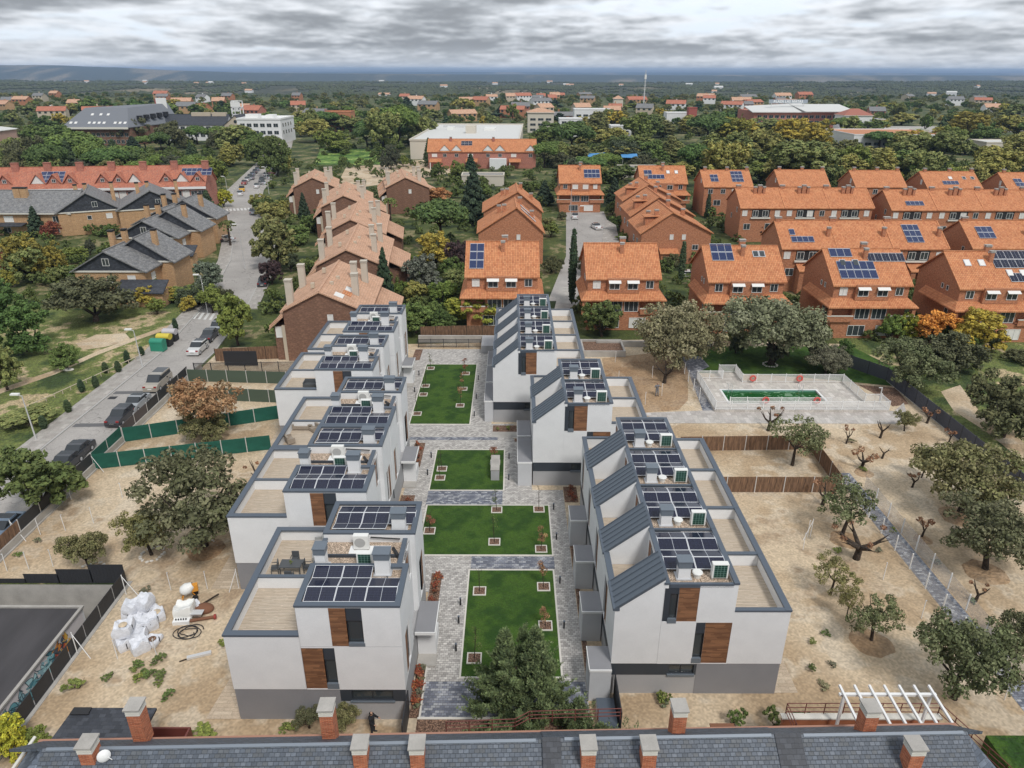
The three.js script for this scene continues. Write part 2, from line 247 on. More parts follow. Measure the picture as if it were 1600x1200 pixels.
// ---------------------------------------------------------------- the setting: ground, roads, paths, courtyard
{
  // one base sheet out to the foot of the hills
  { const s = new THREE.Shape([[-1500, -60], [1500, -60], [1500, 1150], [-1500, 1150]].map((p) => new THREE.Vector2(...p))); s.holes.push(new THREE.Path([[-43, 15], [-43, 46.4], [-31.0, 46.4], [-31.0, 15]].map((p) => new THREE.Vector2(...p)))); const g = flat(new THREE.ShapeGeometry(s)), p = g.attributes.position; g.rotateX(-Math.PI / 2); g.translate(0, -0.06, 0); setting('ground', [planarUV(g)], M.town); void p; }
  setting('sunken_yard', [sheet([[-43.2, 15], [-30.9, 15], [-30.9, 46.5], [-43.2, 46.5]], -4.4)], M.concrete);
  setting('soil_plot', [sheet([[-43.1, 46.7], [-30.8, 46.6], [-30.8, 15], [70, 15], [70, 50], [51, 50], [51, 102], [24, 104], [-43.1, 100]], 0)], M.soil);
  // street on the left: centre line through measured points
  const R = [[-47.6, 20], [-47.6, 98], [-50, 118], [-53, 134], [-57.5, 154], [-64, 174], [-73, 196], [-81, 215], [-91, 250], [-99, 290], [-107, 331], [-124.5, 403], [-150, 500], [-180, 600]];
  const left = [], right = [], offs = (o) => R.map((p, i) => { const a = R[Math.max(0, i - 1)], b = R[Math.min(R.length - 1, i + 1)], dx = b[0] - a[0], df = b[1] - a[1], l = Math.hypot(dx, df); return [p[0] + o * df / l, p[1] - o * dx / l]; });
  const strip = (o0, o1, y) => sheet([...offs(o0), ...offs(o1).reverse()], y);
  setting('road', [strip(-3.6, 3.9, -0.02)], M.asphalt);
  const kerbs = (o0, o1) => { const a = offs(o0), b = offs(o1), q = []; for (let i = 0; i < a.length - 1; i++) { const P = (p, y) => [p[0], y, p[1]]; q.push(slab([P(a[i], 0.1), P(b[i], 0.1), P(b[i + 1], 0.1), P(a[i + 1], 0.1)], 0.2)); } return q; };
  setting('pavement', kerbs(-6.3, -3.78), M.pavement);
  setting('kerb', kerbs(-3.78, -3.6), M.kerb);
  setting('kerb', kerbs(3.9, 4.08), M.kerb);
  setting('pavement', [...[0]].flatMap(() => { const a = offs(4.08), b = offs(6.0), q = []; for (let i = 2; i < a.length - 1; i++) q.push(slab([[a[i][0], 0.1, a[i][1]], [b[i][0], 0.1, b[i][1]], [b[i + 1][0], 0.1, b[i + 1][1]], [a[i + 1][0], 0.1, a[i + 1][1]]], 0.2)); return q; }), M.pavement);
  // patched trenches, zebra crossings
  for (const [f, w] of [[83.5, 0.9], [74.3, 0.9]]) setting('road_patch', [sheet([[-51.0, f - 0.3], [-44, f], [-44, f + w], [-51.0, f + w - 0.3]], -0.012)], std({ color: rgb(0.13, 0.128, 0.13) }));
  setting('drain_grate', [sheet([[-50.9, 81.7], [-49.9, 81.7], [-49.9, 82.5], [-50.9, 82.5]], -0.010)], M.asphaltDark);
  const stripe = std({ color: rgb(0.62, 0.62, 0.6) });
  for (let k = 0; k < 7; k++) setting('zebra_stripe', [sheet([[-53.2 + k * 0.98, 113.4 - k * .16], [-52.7 + k * 0.98, 113.3 - k * .16], [-53.3 + k * 0.98, 116.8 - k * .16], [-53.8 + k * 0.98, 116.9 - k * .16]], -0.012)], stripe);
  for (let k = 0; k < 7; k++) setting('zebra_stripe', [sheet([[-83.6 + k * 0.98, 212 + k * .3], [-83 + k * 0.98, 212.2 + k * .3], [-84.6 + k * 0.98, 216 + k * .3], [-85.2 + k * 0.98, 215.8 + k * .3]], -0.012)], stripe);
  // waste ground beyond the street with a worn sandy path
  setting('grass_field', [sheet([[-130, 20], [-53.95, 20], [-53.95, 98], [-56.4, 118], [-58.6, 126], [-130, 122]], -0.03)], M.field);
  const path = [at(-140, 640), at(0, 612), at(90, 580), at(150, 553), at(215, 528), at(272, 508)], pr = path.map((p, i) => [p[0] + 0.5, p[1] - 0.9 - 0.2 * (i % 3)]);
  setting('footpath', [sheet([...path.map((p, i) => [p[0] - 0.3, p[1] + 0.5 + 0.3 * (i % 2)]), ...pr.reverse()], -0.022)], M.soil);
  setting('footpath', [sheet([at(118, 538), at(150, 524), at(196, 522), at(205, 532), at(165, 543), at(130, 548)], -0.018)], M.soil);
  // cul-de-sac between the orange houses
  const C = [at(856, 470), at(884, 400), at(884, 330), at(943, 330), at(950, 350), at(940, 372), at(948, 400), at(905, 470)];
  setting('side_street', [sheet(C, -0.02)], M.asphalt);
  setting('pavement', [sheet([at(946, 342), at(962, 352), at(972, 402), at(948, 402), at(940, 372)], 0.06)], M.pavement);
  setting('terrace_path', [sheet([at(862, 500), at(874, 448), at(898, 448), at(905, 470), at(885, 500)], -0.012)], M.concrete);

  // courtyard paving with darker bands, lawns with pale borders
  setting('courtyard_paving', [sheet([[-5.9, 33.4], [5.05, 33.4], [5.05, 60.6], [2, 60.6], [2, 70.8], [0.2, 71.2], [0.2, 75], [-2.4, 75], [-2.4, 99.5], [-14.3, 99.5], [-14.3, 68.3], [-10.6, 68.3], [-10.6, 45.5], [-6.6, 45.5], [-6.6, 42.4], [-5.9, 42]], 0.016)], M.paver);
  for (const q of [[[-5.8, 33.5], [5, 33.5], [5, 36.4], [-5.8, 36.4]], [[-3.4, 48.4], [3.6, 48.4], [3.6, 50.05], [-3.4, 50.05]], [[-8.2, 57.95], [-0.9, 57.95], [-0.9, 60.4], [-8.2, 60.4]], [[-11.5, 71.0], [-1.6, 71.0], [-1.6, 71.7], [-11.5, 71.7]], [[-2.35, 88], [-0.9, 88], [-0.9, 99], [-2.35, 99]]]) setting('paving_band', [sheet(q, 0.021)], M.paverDark);
  const lawns = [[-3.45, 3.4, 36.8, 48.15], [-8.0, 3.46, 50.25, 57.8], [-8.1, -0.86, 60.55, 68.65], [-11.95, -4.98, 74.9, 93.4]];
  for (const [a, b, c, d] of lawns) {
    setting('lawn', [sheet([[a, c], [b, c], [b, d], [a, d]], 0.05)], M.lawn);
    setting('lawn_border', [bx(a - 0.13, a, 0, 0.06, c - 0.13, d + 0.13), bx(b, b + 0.13, 0, 0.06, c - 0.13, d + 0.13), bx(a, b, 0, 0.06, c - 0.13, c), bx(a, b, 0, 0.06, d, d + 0.13)], M.border);
  }
  // planting beds along the house fronts
  const beds = [[-6.55, -5.95, 33.4, 37.9], [-6.55, -5.7, 41.5, 47.8], [-10.75, -9.4, 50, 59.6], [-10.75, -9.6, 65, 70.3], [-14.3, -13.2, 74, 78.6], [-14.3, -13.2, 95, 99.3], [5.1, 6.4, 58.4, 61.2], [5.1, 5.45, 36.9, 40.2], [5.1, 5.45, 42.8, 46], [5.1, 5.5, 48.3, 51.8], [-2.2, 4.6, 73.0, 74.6], [0.3, 1.9, 70.6, 71.3], [-6, 5.2, 30.8, 33.3]];
  for (const [a, b, c, d] of beds) setting('planting_bed', [sheet([[a, c], [b, c], [b, d], [a, d]], 0.03)], M.mulch);
  setting('bed_kerb', [bx(-6, 5.2, 0, 0.09, 33.28, 33.42), bx(-5.93, -5.83, 0, 0.07, 33.42, 38), bx(-0.0, 2.0, 0, 0.1, 71.4, 71.5)], M.border);
  setting('ramp_path', [sheet([[-2.3, 71.7], [2.1, 71.6], [2.1, 72.9], [-2.3, 73.1]], 0.026)], M.concrete);
  // ground-floor terraces on the outer sides
  for (const q of [[[-19.5, 33.3], [-17.3, 33.3], [-17.3, 44], [-18.4, 44]], [[17.5, 35.5], [19.1, 35.5], [19.1, 58.5], [17.5, 58.5]], [[-24, 45.8], [-21.7, 45.8], [-21.7, 67.5], [-24, 67.5]], [[-26.9, 69.5], [-25.2, 69.5], [-25.2, 92], [-26.9, 92]]]) setting('garden_terrace', [sheet(q, 0.02)], M.gardenSlab);
  // pool side: pale deck, lawn behind, grey walk
  setting('pool_lawn', [sheet([at(1056, 553), at(1075, 540), at(1330, 540), at(1420, 585), at(1395, 602), at(1290, 592), at(1200, 585), at(1085, 582)], 0.012)], M.lawn);
  setting('grey_walk', [sheet([at(1064, 556), at(1094, 556), at(1108, 572), at(1090, 582), at(1118, 641), at(1098, 641), at(1076, 582)], 0.018)], M.paverDark);
  setting('grey_walk', [sheet([at(1000, 645), at(1100, 641), at(1398, 641), at(1412, 628), at(1418, 650), at(1405, 661), at(1040, 661)], 0.024)], std({ map: M.pavement.map, color: rgb(1.25, 1.25, 1.27), roughness: 0.85 }));
  setting('mulch_strip', [sheet([at(1340, 600), at(1400, 605), at(1420, 630), at(1395, 634), at(1378, 620)], 0.008)], M.mulch);
  setting('fenced_path', [sheet([[33.2, 30], [34.8, 30], [34.8, 64], [33.2, 64]], 0.02)], M.paverDark);
  // meadow beyond the right-hand fence
  setting('meadow', [sheet([[50.3, 48], [110, 48], [130, 110], [49.8, 108]], -0.02)], M.field);
  setting('footpath', [sheet([at(1470, 610), at(1500, 600), at(1530, 640), at(1600, 690), at(1600, 720), at(1540, 672), at(1490, 640)], -0.012)], M.soil);
  setting('soil_plot', [sheet([at(940, 560), at(1075, 545), at(1075, 625), at(1060, 640), at(1000, 645), at(950, 600)], 0.008)], M.soilDark);
  // garden ground between the houses, far lots
  setting('waste_ground', [sheet([at(520, 300), at(760, 262), at(760, 240), at(540, 262)], -0.035)], M.soil);
  setting('green_plot', [sheet([at(490, 258), at(612, 258), at(618, 232), at(500, 232)], -0.028)], std({ map: M.field.map, color: rgb(0.8, 1.25, 0.6) }));
  for (const [u, v, r] of [[1362, 1003, 1.5], [1540, 893, 1.7], [1320, 842, 1.3], [1500, 806, 1.8], [1442, 842, 0.8], [1350, 738, 1.0], [322, 860, 1.6]]) { const [x, f] = at(u, v), g = new THREE.SphereGeometry(r, 20, 8, 0, 6.3, 0, 1.5), p = g.attributes.position; for (let i = 0; i < p.count; i++) { const k = 0.8 + 0.4 * fbm(p.getX(i) * 1.6 + u, p.getZ(i) * 1.6, 4, 3); p.setXYZ(i, p.getX(i) * k, p.getY(i) * 0.12 * k, p.getZ(i) * k); } g.computeVertexNormals(); g.translate(x, -0.03, -f); setting('soil_mound', [planarUV(flat(g))], M.soilDark); }
  setting('far_road', [sheet([at(1180, 203), at(1620, 205), at(1620, 196), at(1180, 196)], 0.02)], M.concrete);
}
// ---------------------------------------------------------------- the new white houses
function facade(O, U, w, h, holes, d, full = true) {        // wall face with recessed rectangular openings; O=[x,y,f], U=[dx,df] unit, holes [u0,u1,v0,v1]
  const P = (u, v, k = 0) => [O[0] + U[0] * u + U[1] * k, O[1] + v, O[2] + U[1] * u - U[0] * k * -1];
  // inward direction: for U=(1,0) it is +f, for U=(0,1) it is -x, for U=(0,-1) it is +x
  const Q = (u, v, k) => [O[0] + U[0] * u - U[1] * k, O[1] + v, O[2] + U[1] * u + U[0] * k];
  const us = [...new Set([0, w, ...holes.flatMap((q) => [q[0], q[1]])])].sort((a, b) => a - b), vs = [...new Set([0, h, ...holes.flatMap((q) => [q[2], q[3]])])].sort((a, b) => a - b), out = [];
  const world = (v) => [v.x * Math.abs(U[0]) - v.z * Math.abs(U[1]), v.y];
  for (let i = 0; i < us.length - 1; i++) for (let j = 0; j < vs.length - 1; j++) {
    const cu = (us[i] + us[i + 1]) / 2, cv = (vs[j] + vs[j + 1]) / 2;
    if (holes.some((q) => cu > q[0] && cu < q[1] && cv > q[2] && cv < q[3])) continue;
    out.push(poly([[Q(us[i], vs[j], 0), Q(us[i + 1], vs[j], 0), Q(us[i + 1], vs[j + 1], 0), Q(us[i], vs[j + 1], 0)]], world));
  }
  for (const [a, b, c, e] of holes) out.push(poly([[Q(a, c, 0), Q(b, c, 0), Q(b, c, d), Q(a, c, d)].reverse(), [Q(a, e, 0), Q(b, e, 0), Q(b, e, d), Q(a, e, d)], [Q(a, c, 0), Q(a, e, 0), Q(a, e, d), Q(a, c, d)], [Q(b, c, 0), Q(b, e, 0), Q(b, e, d), Q(b, c, d)].reverse()]));
  return out;
}
function pane(parent, name, O, U, a, b, c, e, k, frameMat, glassMat, bars = 1, label) {     // a window: glazed part with frame bars as its sub-part
  const Q = (u, v, kk) => [O[0] + U[0] * u - U[1] * kk, O[1] + v, O[2] + U[1] * u + U[0] * kk];
  const g = part(parent, name, [poly([[Q(a, c, k), Q(b, c, k), Q(b, e, k), Q(a, e, k)]])], glassMat, label), fr = [], t = 0.06;
  const bar = (u0, u1, v0, v1) => { const p = Q(u0, v0, k - 0.05), q = Q(u1, v1, k - 0.004); return bx(Math.min(p[0], q[0]), Math.max(p[0], q[0]), p[1], q[1], Math.min(p[2], q[2]), Math.max(p[2], q[2])); };
  fr.push(bar(a, b, c, c + t), bar(a, b, e - t, e), bar(a, a + t, c + t, e - t), bar(b - t, b, c + t, e - t));
  for (let i = 1; i < bars; i++) { const m = a + (b - a) * i / bars; fr.push(bar(m - 0.025, m + 0.025, c + t, e - t)); }
  part(g, 'window_frame', fr, frameMat); return g;
}
const panelGeo = (() => { const g = flat(new THREE.BoxGeometry(2.0, 0.045, 1.05)), p = g.attributes.position, uv = g.attributes.uv; for (let i = 0; i < p.count; i++) uv.setXY(i, p.getX(i) / 2.0 + 0.5, p.getZ(i) / 1.05 + 0.5); return g; })();
function solarPanel(parent, x, y, f, tilt, mat = M.solar, sx = 1, sz = 1) { const m = partOf(parent, 'solar_panel', panelGeo, mat); m.position.set(x, y, -f); m.rotation.x = tilt; m.scale.set(sx, 1, sz); return m; }
function chimney(parent, x0, x1, f0, f1, y0, y1) {           // white roof vent with a grey metal hood
  const c = part(parent, 'chimney', [bx(x0, x1, y0, y1 - 0.45, f0, f1)], M.white);
  part(c, 'chimney_hood', [bx(x0 - 0.05, x1 + 0.05, y1 - 0.45, y1, f0 - 0.05, f1 + 0.05), bx(x0 - 0.1, x1 + 0.1, y1, y1 + 0.05, f0 - 0.1, f1 + 0.1)], M.chimCap);
  part(c, 'flashing', [bx(x0 - 0.12, x1 + 0.12, y0 - 0.02, y0 + 0.14, f0 - 0.12, f1 + 0.12)], M.alu);
}
function heatPump(parent, x, y, f, grid) {
  const c = part(parent, 'air_conditioner', [bx(x - 0.5, x + 0.5, y + 0.12, y + 1.15, f, f + 0.38)], M.plastic);
  if (grid) { const g = bx(x - 0.4, x + 0.4, y + 0.17, y + 1.1, f - 0.02, f - 0.004), uv = g.attributes.uv, p = g.attributes.position; for (let i = 0; i < p.count; i++) uv.setXY(i, (p.getX(i) - x + 0.4) / 0.8, (p.getY(i) - y - 0.17) / 0.93); part(c, 'grille', [g], M.greenGrid); }
  else { const r = new THREE.CylinderGeometry(0.36, 0.36, 0.03, 18); r.rotateX(Math.PI / 2); r.translate(x - 0.06, y + 0.64, -(f - 0.01)); part(c, 'fan_grille', [r], std({ color: rgb(0.42, 0.42, 0.41) })); }
  part(c, 'foot', [bx(x - 0.5, x - 0.4, y, y + 0.12, f, f + 0.38), bx(x + 0.4, x + 0.5, y, y + 0.12, f, f + 0.38)], M.concrete);
}
function ring(x0, x1, f0, f1, t, y0, y1, sides = 'lrnf') {   // parapet along the chosen sides
  const o = [];
  if (sides.includes('n')) o.push(bx(x0, x1, y0, y1, f0, f0 + t));
  if (sides.includes('f')) o.push(bx(x0, x1, y0, y1, f1 - t, f1));
  const a = sides.includes('n') ? f0 + t : f0, b = sides.includes('f') ? f1 - t : f1;
  if (sides.includes('l')) o.push(bx(x0, x0 + t, y0, y1, a, b));
  if (sides.includes('r')) o.push(bx(x1 - t, x1, y0, y1, a, b));
  return o;
}
function makePair(o) {                                        // two mirrored houses: low terrace wing on the left, tower on the right
  const D = 10.9, XT = 4.55, W = 10.72, m1 = 3.85, m2 = 7.05, gap = 0.2;
  part(o, 'base_wall', [bx(0.03, 6.6, 0, 2.6, 0.04, D - 0.04)], M.base, 'grey plinth wall');
  part(o, 'base_wall', [bx(6.6, W - 0.05, 0, 1.6, 0.045, D - 0.04), bx(6.6, W - 0.05, 1.6, 2.6, 0.3, D - 0.04)], M.baseLight, 'pale grey plinth wall');
  part(o, 'window_band', facade([6.6, 1.6, 0.02], [1, 0], W - 6.62, 1.0, [[0.7, 3.3, 0.1, 0.86]], 0.16), M.darkPanel);
  pane(o, 'window', [6.6, 1.6, 0.02], [1, 0], 0.7, 3.3, 0.1, 0.86, 0.14, M.frame, M.glass, 2);
  part(o, 'window_sill', [bx(7.2, 10.0, 1.52, 1.64, -0.06, 0.02)], M.chimCap);
  // low wing
  part(o, 'wall', [...facade([0, 2.6, 0], [1, 0], XT, 4.25, [], 0.1), bx(0, XT, 2.6, 5.95, 0.01, D - 0.01), ...ring(0, XT, 0.005, D, 0.26, 5.95, 6.85, 'lnf'), bx(0.26, XT, 5.95, 6.85, D / 2 - 0.12, D / 2 + 0.12)], M.white);
  part(o, 'terrace_deck', [bx(0.26, XT, 5.93, 6.0, 0.27, D / 2 - 0.12)], M.deck); part(o, 'terrace_deck', [bx(0.26, XT, 5.93, 6.0, D / 2 + 0.12, D - 0.27)], M.deck);
  part(o, 'parapet_cap', [...ring(-0.05, XT, -0.05, D + 0.03, 0.42, 6.85, 6.98, 'lnf'), bx(0.37, XT, 6.85, 6.95, D / 2 - 0.14, D / 2 + 0.14)], M.cap);
  // tower
  const hF = [[1.95, 2.95, 3.5, 6.42], [2.95, 3.9, 3.55, 6.42], [0.02, 1.32, 0.08, 3.36], [1.32, 2.03, 0.08, 3.36]];
  part(o, 'wall', [...facade([XT, 2.6, -0.02], [1, 0], W - XT, 6.5, hF, 0.2), bx(XT, W - 0.2, 2.6, 8.85, 0.18, m1), bx(XT, W - 0.55, 2.6, 8.45, m1, m2), bx(XT, W - 0.2, 2.6, 8.85, m2, D - 0.01),
    ...ring(XT, W, -0.01, m1, 0.24, 8.85, 9.1, 'lrf').map((g) => g), ...ring(XT, W, m2, D - 0.005, 0.24, 8.85, 9.1, 'lrfn'), bx(XT, XT + 0.2, 8.45, 8.72, m1, m2), bx(W - 0.75, W - 0.55, 8.45, 8.72, m1, m2), bx(XT, XT + 0.02, 2.6, 9.1, -0.02, 0.2), bx(W - 0.2, W, 2.6, 9.1, D - 0.06, D),
    ...facade([W, 2.6, -0.02], [0, 1], m1 + 0.02, 6.5, [[1.1, 1.85, 0.1, 3.3], [1.85, 2.75, 0.1, 3.3]], 0.2), ...facade([W, 2.6, m2], [0, 1], D - m2, 6.5, [[1.2, 2.1, 0.1, 3.3], [2.1, 2.9, 0.1, 3.3]], 0.2),
    ...facade([W - 0.35, 2.6, m1], [0, 1], m2 - m1, 6.12, [[0.25, 1.1, 3.5, 6.0], [1.1, 2.1, 3.5, 6.0], [2.1, 2.95, 3.5, 6.0]], 0.2), bx(W - 0.35, W - 0.002, 2.6, 9.0, m1 - 0.05, m1 + 0.006), bx(W - 0.35, W - 0.002, 2.6, 9.0, m2 - 0.006, m2 + 0.05)], M.white);
  const OF = [XT, 2.6, -0.02], fx = [1, 0];
  part(o, 'joint', [bx(XT + 0.02, W - 0.02, 6.075, 6.095, -0.026, -0.018)], M.baseLight);
  part(o, 'wood_cladding', [bx(XT + 1.95, XT + 2.95, 6.1, 9.02, 0.0, 0.16)], M.wood); part(o, 'wood_cladding', [bx(XT + 0.02, XT + 1.32, 2.68, 5.96, 0.0, 0.16)], M.wood);
  part(o, 'window_head', [bx(XT + 2.96, XT + 3.89, 8.05, 9.02, 0.02, 0.16)], M.darkPanel); part(o, 'window_head', [bx(XT + 1.33, XT + 2.02, 5.0, 5.96, 0.02, 0.16)], M.darkPanel);
  pane(o, 'window', OF, fx, 2.96, 3.89, 3.75, 5.45, 0.17, M.frame, M.glass, 1); pane(o, 'window', OF, fx, 1.33, 2.02, 0.5, 2.4, 0.17, M.frame, M.glass, 1);
  part(o, 'window_sill', [bx(XT + 2.96, XT + 3.94, 6.12, 6.36, -0.05, 0.16)], M.chimCap); part(o, 'window_sill', [bx(XT + 1.33, XT + 2.06, 2.68, 3.1, -0.05, 0.16)], M.chimCap);
  const OR = [W, 2.6, -0.02], rf = [0, 1], OB = [W, 2.6, m2], OM = [W - 0.35, 2.6, m1];
  const clad = (O, a, b, c, e) => part(o, 'wood_cladding', [bx(O[0] - 0.16, O[0] - 0.02, O[1] + c, O[1] + e, O[2] + a, O[2] + b)], M.wood);
  clad(OR, 1.1, 1.85, 0.1, 3.3); pane(o, 'window', OR, rf, 1.85, 2.75, 0.1, 3.3, 0.17, M.frame, M.glass, 1);
  pane(o, 'window', OB, rf, 1.2, 2.1, 0.1, 3.3, 0.17, M.frame, M.glass, 1); clad(OB, 2.1, 2.9, 0.1, 3.3);
  pane(o, 'window', OM, rf, 0.25, 1.1, 3.5, 6.0, 0.17, M.frame, M.glass, 1); clad(OM, 1.1, 2.1, 3.5, 6.0); pane(o, 'window', OM, rf, 2.1, 2.95, 3.5, 6.0, 0.17, M.frame, M.glass, 1);
  part(o, 'roof_gravel', [bx(XT + 0.24, W - 0.24, 8.83, 8.9, 0.2, m1 - 0.24)], M.gravel); part(o, 'roof_gravel', [bx(XT + 0.2, W - 0.75, 8.43, 8.5, m1 + 0.02, m2 - 0.02)], M.gravel); part(o, 'roof_gravel', [bx(XT + 0.24, W - 0.24, 8.83, 8.9, m2 + 0.24, D - 0.25)], M.gravel);
  part(o, 'parapet_cap', ring(XT - 0.05, W + 0.05, -0.07, m1, 0.36, 9.1, 9.24), M.cap); part(o, 'parapet_cap', ring(XT - 0.05, W + 0.05, m2, D + 0.03, 0.36, 9.1, 9.24), M.cap);
  part(o, 'parapet_cap', [bx(XT - 0.04, XT + 0.26, 8.72, 8.84, m1, m2)], M.cap); part(o, 'parapet_cap', [bx(W - 0.81, W - 0.5, 8.72, 8.84, m1, m2)], M.cap);
  part(o, 'roof_curb', [bx(XT + 0.26, W - 0.81, 8.5, 8.7, 5.35, 5.5)], M.darkPanel);
  // photovoltaic rows in low tents
  for (let i = 0; i < 3; i++) solarPanel(o, XT + 1.28 + i * 1.84, 9.2, 0.98, 0.2, M.solar, 0.91, 1.05);
  for (let i = 0; i < 3; i++) solarPanel(o, XT + 1.28 + i * 1.84, 9.2, 2.06, -0.2, M.solar, 0.91, 1.02);
  for (let i = 0; i < 2; i++) solarPanel(o, XT + 1.28 + i * 1.84, 9.2, 3.06, 0.2, M.solar, 0.91, 0.95);
  for (let i = 0; i < 2; i++) solarPanel(o, XT + 1.4 + i * 1.84, 9.2, 7.9, -0.2, M.solar, 0.91, 0.8);
  for (let i = 0; i < 3; i++) solarPanel(o, XT + 1.4 + i * 1.84, 9.2, 8.83, 0.2, M.solar, 0.91, 1.02);
  for (let i = 0; i < 3; i++) solarPanel(o, XT + 1.4 + i * 1.84, 9.2, 9.9, -0.2, M.solar, 0.91, 1.0);
  part(o, 'panel_rail', [bx(XT + 0.6, XT + 4.3, 8.92, 9.08, 7.42, 7.5), bx(XT + 0.5, XT + 5.8, 8.92, 9.06, 0.42, 0.48)], M.alu);
  chimney(o, XT + 4.2, XT + 5.1, 3.05, 3.7, 8.85, 10.55); chimney(o, XT + 0.2, XT + 0.85, 4.0, 4.7, 8.45, 10.2); chimney(o, XT + 4.55, XT + 5.45, 7.6, 8.2, 8.85, 10.45);
  heatPump(o, XT + 3.3, 8.5, 4.25, true); heatPump(o, XT + 2.7, 8.5, 6.1, false);
  part(o, 'roof_pad', [bx(XT + 1.9, XT + 4.6, 8.5, 8.54, 5.75, 6.6)], M.whitePaint);
  part(o, 'roof_pipe', [tube([XT + 3.2, 9.0, 6.9], [XT + 5.2, 8.9, 6.85], 0.05, 0.05), tube([XT + 4.9, 8.95, 3.0], [XT + 5.6, 8.95, 1.9], 0.03, 0.03), tube([XT + 4.8, 8.55, 6.3], [XT + 5.3, 8.8, 5.2], 0.12, 0.12)], M.black);
  // entrance porches on the court
  for (const f of [4.55, -9]) if (f > 0) {
    const c = part(o, 'porch_canopy', [bx(W, W + 1.35, 2.75, 2.93, f, f + 3.1)], M.base);
    part(c, 'canopy_edge', [bx(W, W + 1.4, 2.72, 2.96, f - 0.06, f), bx(W + 1.35, W + 1.41, 2.72, 2.96, f, f + 3.1)], M.whitePaint);
    part(o, 'porch_wall', [bx(W, W + 1.25, 0, 2.72, f + 0.9, f + 1.1), bx(W + 1.0, W + 1.25, 0, 1.1, f + 1.1, f + 3.0)], M.white);
    part(o, 'porch_step', [bx(W, W + 1.3, 0, 0.14, f - 0.2, f + 0.9)], M.concrete);
  }
  return o;
}
const proto = {};
{
  const g = 'paired white houses left of the court';
  const spots = [[-17.3, 33.28, 11.03, 'front pair of white houses left of court, nearest the slate roof, dining set on terrace'], [-21.6, 45.75, 10.8, 'white house pair left of court with bare terraces, second from the front'], [-21.55, 56.6, 10.8, 'white house pair left of court with wicker lounge chairs on its terrace'], [-25.2, 69.4, 10.7, 'white house pair left of court, fourth from the front, beside far lawn'], [-24.8, 81.3, 10.6, 'rearmost white house pair left of court, beside the brown brick gable']];
  spots.forEach(([x, f, d, label], i) => {
    const o = i ? copyOf(proto.pair, label, x, 0, f) : (proto.pair = makePair(thing('white_house_pair', label, 'house', x, 0, f, 0, g)));
    o.scale.z = d / 10.9; if (i === 3 || i === 4) o.scale.x = 0.985;
  });
}
